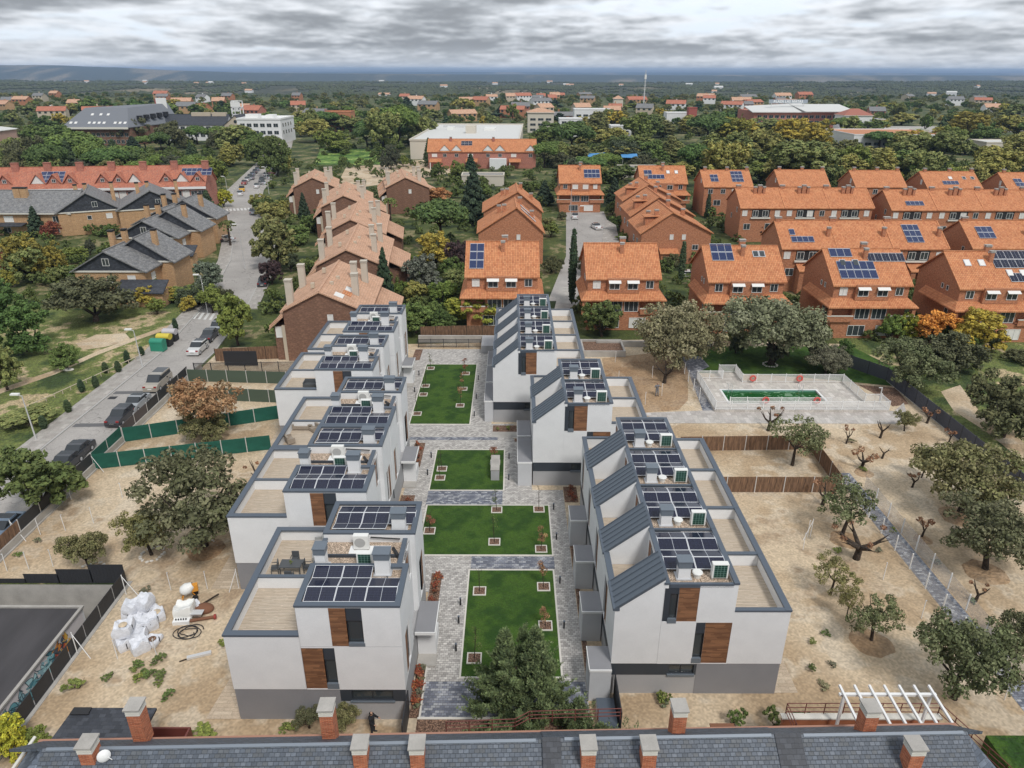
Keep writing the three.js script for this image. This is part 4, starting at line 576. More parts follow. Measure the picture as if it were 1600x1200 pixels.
  // brown brick houses with peach roofs beside the street: stepped row of gables
  const B = [[496, 457.5, 491, 410, 13.6, 0.06, 'nearest brown brick house with peach roof behind the left white houses'], [539, 391, 530, 352, 13.6, 0.1, 'second brown brick house with peach roof from the white houses'], [546, 343.5, 536, 317, 14, 0.12, 'third brown brick house with peach roof, orange side wing'], [535, 306, 525, 285, 14, 0.18, 'fourth brown brick house with peach roof, red ridge vents'], [486, 278, 481, 265.5, 14, 0.2, 'farthest brown brick house with peach roof, beside the parked cars'], [632, 277.5, 626, 264, 14, 0.2, 'detached brown brick house with peach roof facing the waste ground']];
  B.forEach(([u, v, ub, vb, W, yaw, label], i) => {
    const [x, f] = at(u, v, 10.2), D = Math.max(9, Math.hypot(at(ub, vb, 10.2)[1] - f, at(ub, vb, 10.2)[0] - x)), h = W / 2, eave = 7.3, o = thing('brown_brick_house', label, 'house', x, 0, f + 0.3, yaw, 'brown brick houses with peach roofs');
    const g = gableRoof(o, -h + 1.6, h - 0.3, 0.4, D, eave + 0.3, 10.2, 'f', 0.35, M.tilePeach, -0.65, eave - 0.1);
    part(o, 'wall', [g, bx(-h + 1.61, h - 0.31, 0, eave - 0.15, 0.45, D - 0.05)], M.brickBrown);
    part(o, 'side_wall', [bx(-h, -h + 1.62, 0, 5.0, 0.9, D - 0.4)], M.brickBrown);
    part(o, 'catslide_roof', [slab([[-h - 0.6, 4.9, D], [-h - 0.6, 4.9, 0.2], [-h + 1.5, 6.7, 0.2], [-h + 1.5, 6.7, D]], 0.2)], M.tilePeach);
    for (const ff of [0.3, D / 2, D - 0.6]) part(o, 'roof_upstand', [slab([[-h - 0.5, 5.35, ff], [-h + 1.5, 7.15, ff], [-h + 1.5, 7.15, ff + 0.28], [-h - 0.5, 5.35, ff + 0.28]], 0.5)], M.tilePeach);
    win(o, 'n', 1.2, 5.6, 0.8, 1.2, 0.4, 'blind', 1); win(o, 'n', -h + 0.8, 3.4, 1.3, 1.6, 0.88, 'blind', 1);
    part(o, 'downpipe', [bx(-h + 1.1, -h + 1.7, 0, 5.2, 0.5, 0.9)], M.cream);
    for (const [cx, cf, hh] of [[-h + 2.4, D * 0.12, 2.9], [-h + 2.4, D * 0.6, 2.9], [h - 2.6, D * 0.3, 2.7], [h - 2.2, D * 0.72, 2.9], [h - 3.6, D * 0.66, 2.4]]) { const ry = cx < -0.65 ? 7.6 + 2.6 * (cx + h - 1.6) / (h - 2.25) : 7.2 + 3 * (h - 0.3 - cx) / (h + 0.35); stack(o, cx, cf, ry - 0.5, ry + hh + 0.5, 0.9, 0.95, M.paleStack, M.paleStack); }
    for (const [cx, cf] of [[-1.6, D * 0.25], [-1.4, D * 0.7], [0.9, D * 0.3], [1.2, D * 0.5]]) { const ry = cx < -0.65 ? 7.6 + 2.6 * (cx + h - 1.6) / (h - 2.25) : 7.2 + 3 * (h - 0.3 - cx) / (h + 0.35); part(o, 'roof_vent', [bx(cx - 0.25, cx + 0.25, ry - 0.1, ry + 0.6, cf - 0.25, cf + 0.25)], M.cream); }
    part(o, 'rear_wing', [bx(h - 0.3, h + 2.8, 0, 4.6, D * 0.4, D * 0.9)], M.brickBrown); part(o, 'wing_roof', [slab([[h + 3.2, 4.4, D * 0.36], [h + 3.2, 4.4, D * 0.94], [h - 0.4, 6.2, D * 0.94], [h - 0.4, 6.2, D * 0.36]], 0.2)], M.tilePeach);
    if (i === 0) { const sl = -0.4; for (const [xx, ff, m] of [[2.4, 2.0, M.blind], [3.3, 6, M.blind], [3.2, 4, M.tile]]) { const q = part(o, 'skylight', [flat(new THREE.BoxGeometry(1.3, 0.14, 1.7))], m); q.position.set(xx, 7.2 + 3 * (h - 0.3 - xx) / (h + 0.35) + 0.15, -ff); q.rotation.z = sl; } }
  });
  // tan brick houses with slate roofs and slate-clad gables left of the street; one slate, painted pale for sky-lit slopes, dark for shaded gables
  const gab = (o, x0, x1, f0, f1, eave, ridge, winU) => {
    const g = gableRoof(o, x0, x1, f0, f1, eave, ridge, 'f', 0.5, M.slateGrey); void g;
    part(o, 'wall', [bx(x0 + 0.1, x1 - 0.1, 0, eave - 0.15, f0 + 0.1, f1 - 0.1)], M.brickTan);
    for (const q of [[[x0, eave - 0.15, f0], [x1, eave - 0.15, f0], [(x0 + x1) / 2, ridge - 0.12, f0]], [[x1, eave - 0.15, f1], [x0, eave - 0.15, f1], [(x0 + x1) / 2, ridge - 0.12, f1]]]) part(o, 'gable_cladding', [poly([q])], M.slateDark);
    part(o, 'eave_trim', [bx(x0 - 0.3, x1 + 0.3, eave - 0.42, eave - 0.14, f0 - 0.14, f0 + 0.08)], M.trim);
    if (winU !== undefined) win(o, 'n', winU, eave + 0.7, 1.2, 1.3, f0, 'glass', 2);
  };
  const S = [[-66.4, 122.4, 12.4, 0, 'nearest tan brick house with slate-clad gable left of the street'], [-72.6, 149.5, 13, 0, 'tan brick house with slate-clad gable, second along the street, dark car in its drive'], [-75, 163.5, 14, 0, 'tan brick house with slate-clad gable, third along the street'], [-87, 184, 16, 0.45, 'tan brick house with slate roof turned towards the zebra crossing'], [-101, 180, 14, 0.45, 'tan brick house with slate roof behind the clipped green hedge']];
  for (const [x, f, W, yaw, label] of S) {
    const h = W / 2, o = thing('slate_roof_house', label, 'house', x - 4, 0, f, yaw, 'tan brick houses with slate roofs');
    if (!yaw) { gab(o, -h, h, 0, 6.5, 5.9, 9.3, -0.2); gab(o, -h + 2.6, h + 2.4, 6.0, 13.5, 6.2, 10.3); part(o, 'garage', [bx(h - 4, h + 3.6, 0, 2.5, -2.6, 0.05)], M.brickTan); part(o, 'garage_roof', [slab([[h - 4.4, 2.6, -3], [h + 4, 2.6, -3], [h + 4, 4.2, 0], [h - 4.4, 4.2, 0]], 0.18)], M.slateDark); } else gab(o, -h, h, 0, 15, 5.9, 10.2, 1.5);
    win(o, 'n', -0.2, 3.6, 1.0, 1.0, 0.1, 'glass', 1); win(o, 'n', h * 0.6, 3.6, 1.4, 1.3, 0.1, 'blind', 1); for (const ff of [3, 9]) win(o, yaw ? 'l' : 'r', ff, 3.5, 1.5, 1.3, yaw ? -h + 0.1 : h - 0.1, 'blind', 1);
    for (const [cx, cf] of [[-h * 0.35, 7.2], [-h * 0.05, 8.2], [h * 0.8, 8.4]]) stack(o, cx, cf, 6.5, 11.4, 0.85, 0.85, M.brickTan, M.black);
  }
  {
    const x0 = -152, x1 = -109, f = 178.5, W = x1 - x0, D = 13, o = thing('slate_roof_house', 'long tan brick house with slate roof and white windows at left edge', 'house', x0, 0, f, 0, 'tan brick houses with slate roofs');
    const g = gableRoof(o, 0, W, 0, D, 5.9, 10, 'x', 0.5, M.slateGrey); part(o, 'wall', [bx(0.1, W - 0.1, 0, 5.75, 0.1, D - 0.1)], M.brickTan); part(o, 'gable_cladding', [g], M.slateDark); part(o, 'side_wall', [bx(W - 0.3, W + 0.05, 0, 5.8, 0.08, D - 0.08)], M.brickTan);  // same slate throughout: slopes coloured pale for sky light, gable ends dark for shade
    part(o, 'eave_trim', [bx(-0.5, W + 0.5, 5.2, 5.5, -0.6, -0.42)], M.trim);
    for (const k of [0.3, 0.48, 0.64, 0.78, 0.92]) { win(o, 'n', W * k, 3.2, 2.3, 1.5, 0.1, k === 0.64 ? 'blind' : 'glass', 3); win(o, 'n', W * k - 1, 0.6, 1.8, 1.4, 0.1); }
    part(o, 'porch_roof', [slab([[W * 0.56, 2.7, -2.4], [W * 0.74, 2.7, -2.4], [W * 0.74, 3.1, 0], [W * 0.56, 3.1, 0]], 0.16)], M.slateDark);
    for (const cx of [W * 0.66, W * 0.7]) stack(o, cx, 4.5, 7, 11, 1.6, 1.0, M.brickTan, M.black);
  }
  // red brick terrace with triangular dormers
  {
    const [xa, fa] = at(-60, 297, 8.6), [xb, fb] = at(320, 290, 8.6), W = Math.hypot(xb - xa, fb - fa), o = thing('red_brick_terrace', 'long red brick terrace with triangular dormers behind the slate-roofed houses', 'row houses', xa, 0, fa, Math.atan2(fb - fa, xb - xa)), eave = 8.6, ridge = 13.2, D = 13, ry = (f) => eave + (ridge - eave) * f / (D / 2);
    const g = gableRoof(o, 0.3, W - 0.3, 0, D, eave, ridge, 'x', 0.4, M.tileRose); part(o, 'wall', [g, bx(0.31, W - 0.31, 0, eave, 0.02, D - 0.02)], M.brickRed);
    part(o, 'fascia', [bx(-0.2, W + 0.2, eave - 0.95, eave - 0.35, -0.75, -0.45)], M.whitePaint);
    const n = 15, u = W / n;
    for (let i = 0; i < n; i++) {
      const x = u * (i + 0.5);
      if (i % 4 !== 3) { const y0 = ry(1.2), d = part(o, 'dormer', [poly([[[x - 1.7, y0, 1.15], [x + 1.7, y0, 1.15], [x, y0 + 2.3, 1.15]]])], i % 3 === 1 ? M.blind : M.brickRed); part(d, 'dormer_roof', [slab([[x - 2.1, y0 - 0.1, 0.8], [x, y0 + 2.5, 0.8], [x, y0 + 2.5, 4.4], [x - 2.1, y0 - 0.1, 2.2]].reverse(), 0.14), slab([[x + 2.1, y0 - 0.1, 0.8], [x + 2.1, y0 - 0.1, 2.2], [x, y0 + 2.5, 4.4], [x, y0 + 2.5, 0.8]].reverse(), 0.14)], M.tileRose); if (i % 3 !== 1) win(o, 'n', x, y0 + 0.25, 1.0, 0.9, 1.12, 'glass', 2); }
      win(o, 'n', x - u * 0.28, 5.6, 1.7, 1.5, 0, i % 3 ? 'glass' : 'blind'); win(o, 'n', x + u * 0.2, 5.2, 1.9, 2.0, 0, i % 2 ? 'blind' : 'glass'); win(o, 'n', x - u * 0.2, 2.2, 1.9, 1.7, 0); win(o, 'n', x + u * 0.26, 2.2, 1.5, 1.5, 0, 'blind');
      if (i % 2 === 0) stack(o, x + 1.5, D * 0.42, ry(D * 0.42) - 0.5, ridge + 1.3, 1.7, 1.0, M.brickRed, M.brickRed);
    }
    roofPanels(o, W * 0.30, 1.3, 3, 4, ry, Math.atan2(ridge - eave, D / 2), M.solarBlue, 1.5, 1.4); roofPanels(o, W * 0.89, 3.0, 2, 6, ry, Math.atan2(ridge - eave, D / 2), M.solarBlue, 1.3, 1.4);
  }
}
// ---------------------------------------------------------------- larger buildings of the town, then its small houses
{
  const band = (o, x0, x1, y, h, f, n, mat = M.glass) => { for (let i = 0; i < n; i++) { const w = (x1 - x0) / n; win(o, 'n', x0 + (i + 0.5) * w, y, w * 0.72, h, f, mat === M.blind ? 'blind' : 'glass', 2); } };
  const roofGrey = std({ color: rgb(0.17, 0.18, 0.2), roughness: 0.55 }), roofPale = std({ color: rgb(0.62, 0.62, 0.6), roughness: 0.8 }), stone = std({ color: rgb(0.60, 0.55, 0.47) }), rust = std({ color: rgb(0.23, 0.09, 0.05) }), pink = std({ color: rgb(0.52, 0.34, 0.28) });
  M.roofGrey = roofGrey; M.stone = stone; M.roofPale = roofPale;
  { // big mansard-roofed block
    const o = thing('mansard_block', 'large block with steep grey metal roof and rows of skylights', 'building', -213, 0, 405), E = 9.5, R = 18.5; o.scale.x = 0.66;
    part(o, 'wall', [bx(-38, 12, 0, E - 0.3, 2, 40)], M.brickBrown); part(o, 'wing_wall', [bx(-8, 17, 0, E - 0.3, 10, 60)], M.brickBrown);
    part(o, 'roof_slope', [slab([[-42, E, 0], [12, E, 0], [4, R, 14], [-31, R, 14]], 0.4)], roofGrey); part(o, 'roof_slope', [slab([[-42, E, 44], [-42, E, 0], [-31, R, 14], [-31, R, 36]], 0.4)], roofGrey);
    part(o, 'roof_slope', [slab([[12, E, 0], [24, E, 46], [12, R + 1, 52], [4, R, 14]], 0.4)], roofGrey); part(o, 'roof_top', [slab([[-31, R, 14], [4, R, 14], [12, R + 1, 52], [-20, R, 50]], 0.4)], roofGrey);
    part(o, 'eave_trim', [bx(-42.4, 12, E - 1, E, -0.4, 0)], M.trim);
    const sl = Math.atan2(R - E, 14), yy = (f) => E + (R - E) * f / 14;
    for (const [f, xs] of [[3, [-36, -32, -21, -17, -13, -9, 0, 4, 8]], [9, [-22, -15, -9]]]) for (const x of xs) skylight(o, x, f, yy, sl, 2.2, 1.8, 1);
    band(o, -36, 10, 4.5, 2, 1.95, 12); band(o, -36, 10, 1, 2, 1.95, 12);
    for (let i = 0; i < 5; i++) { const d = part(o, 'dormer', [bx(-1.5, 1.5, 0, 2.4, 0, 3)], M.black); d.position.set(14.5 + i * 1.4, 12.2 + i * 0.2, -(13 + i * 6)); d.rotation.y = 1.3; }
  }
  { // white block with slate roof and cream gable
    const o = thing('white_block', 'white balconied block with slate roof and cream gabled end', 'building', -200, 0, 437);
    part(o, 'wall', [bx(0, 35, 0, 9, 0, 14)], M.white); const g = gableRoof(o, 0, 35, 0, 14, 9, 14, 'x', 0.5, M.slateDark); part(o, 'gable_wall', [g], M.white);
    const x0 = 35.5, gg = gableRoof(o, x0, x0 + 13, -3, 14, 9, 14, 'f', 0.4, M.slateDark); part(o, 'cream_wall', [gg, bx(x0 + 0.01, x0 + 12.99, 0, 8.8, -2.98, 13.9)], M.cream);
    band(o, 1, 34, 5.6, 2.2, 0, 9); band(o, 1, 34, 2, 2.2, 0, 9); for (let i = 0; i < 4; i++) part(o, 'balcony', [bx(2 + i * 8.4, 7.5 + i * 8.4, 5, 6.1, -1.2, 0)], pink);
    const c = new THREE.CylinderGeometry(0.9, 0.9, 0.2, 16); c.rotateX(Math.PI / 2); c.translate(x0 + 6.5, 10.6, 3.05); part(o, 'round_window', [c], M.glass); part(o, 'roof_box', [bx(14, 25, 13, 15, 5.5, 8)], M.cream); part(o, 'roof_box', [bx(26, 34, 13, 15, 5.5, 8)], M.cream);
  }
  { const o = thing('flat_white_block', 'white flat-roofed block beside the far street, roof plant on top', 'building', -152, 0, 420); part(o, 'wall', [bx(0, 24, 0, 12.5, 0, 26)], M.white); part(o, 'parapet', ring(-0.3, 24.3, -0.3, 26.3, 0.6, 12.5, 13.3), M.whitePaint); part(o, 'roof_plant', [bx(3, 10, 12.5, 15, 6, 12), bx(13, 17, 12.5, 14.5, 10, 18)], M.plastic); band(o, 1, 23, 8.6, 2, 0, 6); band(o, 1, 23, 4.8, 2, 0, 6);
    for (const f of [4, 9, 14, 19]) win(o, 'r', f, 8.6, 2.4, 2, 24); for (const f of [4, 9, 14, 19]) win(o, 'r', f, 4.8, 2.4, 2, 24); }
  { const o = thing('frame_tower', 'open white steel frame tower above the far white block', 'tower', -166, 0, 452); for (const [x, f] of [[0, 0], [5, 0], [0, 5], [5, 5]]) part(o, 'post', [bx(x, x + 0.5, 0, 21, f, f + 0.5)], M.whitePaint); for (const y of [13, 17, 20.5]) part(o, 'ring_beam', ring(0, 5.5, 0, 5.5, 0.4, y, y + 0.5), M.whitePaint); part(o, 'top_panel', [bx(0.3, 5.2, 17.6, 20.3, -0.2, -0.05)], M.plastic); }
  { const o = thing('billboard', 'tall pale billboard on a mast above the grey mansard roof', 'billboard', -206, 0, 452); part(o, 'mast', [tube([0, 0, 0], [0, 15, 0], 0.5, 0.4, 8)], M.steel); part(o, 'panel', [bx(-3.4, 2.6, 15, 22.5, -0.3, 0.3)], M.plastic); part(o, 'side_panel', [bx(-4.2, -3.4, 15, 22, -0.1, 1.5)], std({ color: rgb(0.35, 0.1, 0.09) })); }
  { // flat-roofed stone school
    const o = thing('flat_roof_school', 'long pale flat-roofed school with brown window bands', 'building', -47, 0, 345), W = 50, D = 105; o.rotation.y = -0.03;
    part(o, 'wall', [bx(0, W, 0, 8.2, 0, D)], stone); part(o, 'parapet', ring(-0.3, W + 0.3, -0.3, D, 0.6, 8.2, 8.9), stone); part(o, 'roof_deck', [bx(0.4, W - 0.4, 8.2, 8.32, 0.4, D - 0.7)], roofPale);
    for (const y of [5.3, 1.6]) for (let i = 0; i < 13; i++) part(o, 'window', [bx(13 + i * 2.8, 15.5 + i * 2.8, y, y + 1.6, -0.06, 0.02)], i % 3 ? rust : M.glass);
    part(o, 'stair_tower', [bx(22, 27, 8.3, 12, 40, 48)], stone); part(o, 'roof_plant', [bx(10, 14, 8.3, 9.8, 62, 68)], M.plastic); part(o, 'roof_plant', [bx(30, 36, 8.3, 9.4, 60, 72)], M.plastic); part(o, 'roof_rail', [bx(6, 20, 8.3, 9.6, 80, 80.3)], M.steel);
  }
  { // orange-roofed terrace with white dormers
    const o = thing('dormer_terrace', 'orange-roofed terrace with white triangular dormers in front of the pale school', 'row houses', -35.5, 0, 312), W = 45.5, eave = 7, ridge = 11.3, D = 12, ry = (f) => eave + (ridge - eave) * f / 6;
    const g = gableRoof(o, 0.3, W - 0.3, 0, D, eave, ridge, 'x', 0.4, M.tile); part(o, 'wall', [g, bx(0.31, W - 0.31, 0, eave, 0.02, D - 0.02)], M.brickRed);
    for (const x of [7.3, 12.2, 25.3, 30.3, 43]) { const y = ry(0); const d = part(o, 'dormer', [poly([[[x - 2.2, y + 0.1, -0.15], [x + 2.2, y + 0.1, -0.15], [x, y + 2.3, -0.15]]])], M.whitePaint); part(d, 'dormer_roof', [slab([[x - 2.5, y, -0.4], [x, y + 2.5, -0.4], [x, y + 2.5, 3.6], [x - 2.5, y, 0.2]].reverse(), 0.14), slab([[x + 2.5, y, -0.4], [x + 2.5, y, 0.2], [x, y + 2.5, 3.6], [x, y + 2.5, -0.4]].reverse(), 0.14)], M.tile); win(o, 'n', x, 4.6, 1.5, 1.3, 0); }
    for (const x of [3, 18, 36]) { win(o, 'n', x, 4.6, 2.2, 1.3, 0, 'blind'); part(o, 'porch_roof', [slab([[x - 2, 3, -3], [x + 3, 3, -3], [x + 3, 4, 0], [x - 2, 4, 0]], 0.2)], M.tile); part(o, 'porch_post', [bx(x - 1.8, x - 1.5, 0, 2.9, -2.8, -2.5)], M.whitePaint); }
    part(o, 'white_bay', [bx(26, 33, 0, 4.2, -3, 0)], M.white); stack(o, 9.6, 5, ry(5) - 0.5, ridge + 0.9, 1, 0.8, M.brickRed, M.concrete); stack(o, 27.5, 5, ry(5) - 0.5, ridge + 0.9, 1, 0.8, M.brickRed, M.concrete); roofPanels(o, 14, 2.6, 2, 3, ry, Math.atan2(4.3, 6), M.solar, 1.5, 1.3);
  }
  const block = (name, label, x, f, W, D, H, wall, roof, rise, rows, cat = 'building') => { const o = thing(name, label, cat, x, 0, f); part(o, 'wall', [bx(0, W, 0, H, 0, D)], wall); if (rise) hipRoof(o, 0, W, 0, D, H + 0.05, H + rise, W > D ? 'x' : 'f', Math.min(W, D) * 0.45, 0.6, roof, M.trim); else { part(o, 'roof_deck', [bx(0.3, W - 0.3, H, H + 0.12, 0.3, D - 0.3)], roof); part(o, 'parapet', ring(-0.15, W + 0.15, -0.15, D + 0.15, 0.45, H, H + 0.6), wall); } const n = Math.max(2, Math.round(W / 5)); for (let r = 0; r < rows; r++) band(o, 0.8, W - 0.8, 1 + r * 3.2, 1.6, 0, n); return o; };
  block('orange_block', 'orange brick block with dark loggias among trees left of the pale school', -124, 505, 17, 14, 12, M.brick, M.tile, 0, 3);
  block('tan_roof_block', 'grey-beige block with tan hip roof behind the pale school', 10, 500, 17, 16, 12.5, stone, M.tilePeach, 2.4, 3);
  block('white_office', 'white office block with dark glass corner beside the tan-roofed block', 29, 470, 14, 12, 10, M.white, roofPale, 0, 3);
  block('white_office', 'wide white office block with stepped flat roof behind the trees', 44, 545, 26, 14, 12, M.white, roofPale, 0, 3);
  block('white_office', 'small white office block half hidden by the olive trees', 57, 440, 12, 10, 8, M.white, roofPale, 0, 2);
  block('white_round_window_block', 'white block with round windows and red tower left of the mast', 113, 560, 17, 12, 9, M.white, roofPale, 0, 1);
  block('red_tower', 'square red brick tower beside the round-windowed block', 126, 548, 6, 6, 13, std({ color: rgb(0.36, 0.1, 0.08) }), roofPale, 0, 0, 'tower');
  { const o = thing('shopping_centre', 'brick shopping centre with long pale metal roofs', 'building', 172, 0, 545); part(o, 'wall', [bx(0, 66, 0, 11, 0, 40)], M.brickRed); part(o, 'roof', [slab([[-2, 11, -2], [40, 11, -2], [40, 16, 20], [-2, 14, 20]], 0.5)], roofPale); part(o, 'roof', [slab([[34, 11.6, -6], [70, 11.6, -6], [66, 15.5, 16], [30, 15.5, 16]], 0.5)], roofPale); band(o, 2, 60, 2, 3, 0, 14); band(o, 2, 60, 6.5, 2.2, 0, 14);
const s = part(o, 'roof_sign', [bx(12, 40, 16.2, 16.4, 8, 8.3), bx(14, 14.3, 14, 16.2, 8, 8.3), bx(37, 37.3, 14, 16.2, 8, 8.3)], M.steel), cv = document.createElement('canvas'); cv.width = 1024; cv.height = 96; const c = cv.getContext('2d'); c.fillStyle = '#9aa3ac'; c.fillRect(0, 0, 1024, 96); c.fillStyle = '#f4f4f2'; c.font = 'bold 92px sans-serif'; c.textAlign = 'center'; c.fillText('PLAZA LAS MATAS', 512, 82, 1010); const t = new THREE.CanvasTexture(cv); t.colorSpace = THREE.SRGBColorSpace; part(s, 'lettering', [poly([[[12, 16.4, 7.98], [40, 16.4, 7.98], [40, 18.8, 7.98], [12, 18.8, 7.98]]], (v) => [(v.x - 12) / 28, (v.y - 16.4) / 2.4])], std({ map: t })); }
  block('white_house', 'white house with red hip roof right of the shopping centre', 226, 520, 19, 16, 10, M.white, std({ color: rgb(0.36, 0.14, 0.1) }), 4, 2, 'house');
  block('blue_roof_shed', 'dark shed with bright blue roof at the right', 250, 540, 14, 10, 6, M.stone, std({ color: rgb(0.05, 0.13, 0.42) }), 0, 1, 'shed');
  block('low_school', 'long low white school with flat orange-brown roof behind the plane trees', 183, 405, 50, 40, 6.2, M.white, std({ color: rgb(0.5, 0.22, 0.11) }), 0, 1);
  block('low_pavilion', 'low cream flat-roofed pavilion at the right among pines', 236, 375, 24, 16, 5, stone, roofPale, 0, 1);
  block('green_shed', 'low shed with green roof beside the long low school', 236, 455, 14, 10, 5, M.stone, std({ color: rgb(0.05, 0.28, 0.13) }), 0, 0, 'shed');
  block('stone_cottage', 'small stone hut with tan roof among trees right of centre', 79, 318, 10, 8, 4.6, stone, M.tilePeach, 2.2, 0, 'hut');
  block('grey_hall', 'pale grey roofed hall at far left edge', -305, 395, 34, 20, 8, pink, roofPale, 2.5, 2);
  block('church_tower', 'beige church tower rising over the far houses', 100, 760, 9, 9, 12, stone, M.tilePeach, 3, 2, 'tower');
  { const o = thing('lattice_mast', 'tall thin lattice radio mast rising above the horizon', 'mast', 127, 0, 745); part(o, 'pole', [tube([0, 0, 0], [0, 38, 0], 0.7, 0.25, 6)], M.steel); for (let i = 0; i < 7; i++) part(o, 'cross_arm', [bx(-1.1, 1.1, 10 + i * 3.6, 10.4 + i * 3.6, -0.2, 0.2)], M.steel); part(o, 'antenna', [bx(-0.9, 0.9, 30, 34, -0.6, 0.6)], M.plastic); }
  // low grey-roofed sheds and blue awnings of a small market
  for (const [x, f, c, l] of [[41, 285, 0, 'low grey sheet-roofed shed behind the end villa'], [-18, 262, 0, 'low grey sheet-roofed shed left of the end villa']]) block('sheet_shed', l, x, f, 15, 7, 3.4, M.stone, roofGrey, 0, c, 'shed');
  for (const [x, f, l] of [[36, 318, 'left blue market awning among the trees'], [42, 322, 'middle blue market awning among the trees'], [50, 316, 'right blue market awning among the trees']]) { const o = thing('market_awning', l, 'awning', x, 0, f, 0, 'blue market awnings'); part(o, 'canopy', [slab([[-4, 4.4, -2], [3, 4.2, -2], [3, 5.4, 3], [-4, 5.2, 3]], 0.12)], std({ color: rgb(0.08, 0.27, 0.55) })); for (const [px, pf] of [[-3.6, -1.6], [2.6, -1.6], [-3.6, 2.6], [2.6, 2.6]]) part(o, 'pole', [bx(px, px + 0.12, 0, 4.6, pf, pf + 0.12)], M.steel); }
  // small houses of the town behind
  reseed(771);
  const roofs = [M.tileRose, M.tilePeach, M.tileRose, M.tilePeach, M.slateGrey], walls = [M.brick, M.white, M.cream, M.brickTan, M.brickRed], rn = ['rose', 'tan', 'rose', 'tan', 'grey'], wn = ['brick', 'white', 'cream', 'tan brick', 'red brick'];
  const spots = [];
  for (let i = 0; i < 84; i++) { const f = 560 + 560 * Math.pow((i + rnd()) / 84, 0.9), x = rr(-0.76, 0.76) * f; spots.push([x, f]); }
  const list = [];
  for (const [x, f] of spots) {
    if (Math.abs(x + 0.30 * f) < 14 || (x > 165 && x < 250 && f < 600) || (x > 5 && x < 75 && f < 570)) continue;
    const k = Math.floor(rnd() * 5), w = Math.floor(rnd() * 5), W = rr(11, 24), D = rr(9, 12), e = rr(5, 7.5);
    list.push([x, f, k, w, W, D, e]);
  }
  list.sort((a, b) => a[0] / a[1] - b[0] / b[1]);
  list.forEach(([x, f, k, w, W, D, e], i) => {
    const o = thing('town_house', `small far ${wn[w]} house with ${rn[k]} roof, ${ordinal(i)} from left in the distant town`, 'house', x, 0, f, rr(-0.5, 0.5), 'small houses of the distant town');
    const g = gableRoof(o, -W / 2, W / 2, 0, D, e, e + rr(2.4, 3.4), 'x', 0.4, roofs[k]); part(o, 'wall', [g, bx(-W / 2 + 0.01, W / 2 - 0.01, 0, e, 0.02, D - 0.02)], walls[w]);
    const n = Math.round(W / 4.5); for (let j = 0; j < n; j++) part(o, 'window', [bx(-W / 2 + (j + 0.3) * W / n, -W / 2 + (j + 0.75) * W / n, e - 2.3, e - 0.8, -0.06, 0)], M.glass);
    part(o, 'chimney', [bx(-0.5, 0.5, e + 1, e + 4.2, D / 2 + 0.6, D / 2 + 1.5)], walls[w]);
  });
  // two slim towers of the far city on the horizon
  for (const [u, h, l] of [[1587, 95, 'taller tower of the far city on the right horizon'], [1563, 60, 'lower tower of the far city on the right horizon']]) { const o = thing('city_tower', l, 'tower', (u - 800) / FOC * 19600, -95, 18000, 0, 'towers on the horizon'); part(o, 'shaft', [bx(-34, 34, 0, h + 50, 0, 70)], M.stone); part(o, 'crown', [bx(-20, 20, h + 50, h + 62, 10, 50)], M.stone); }
}
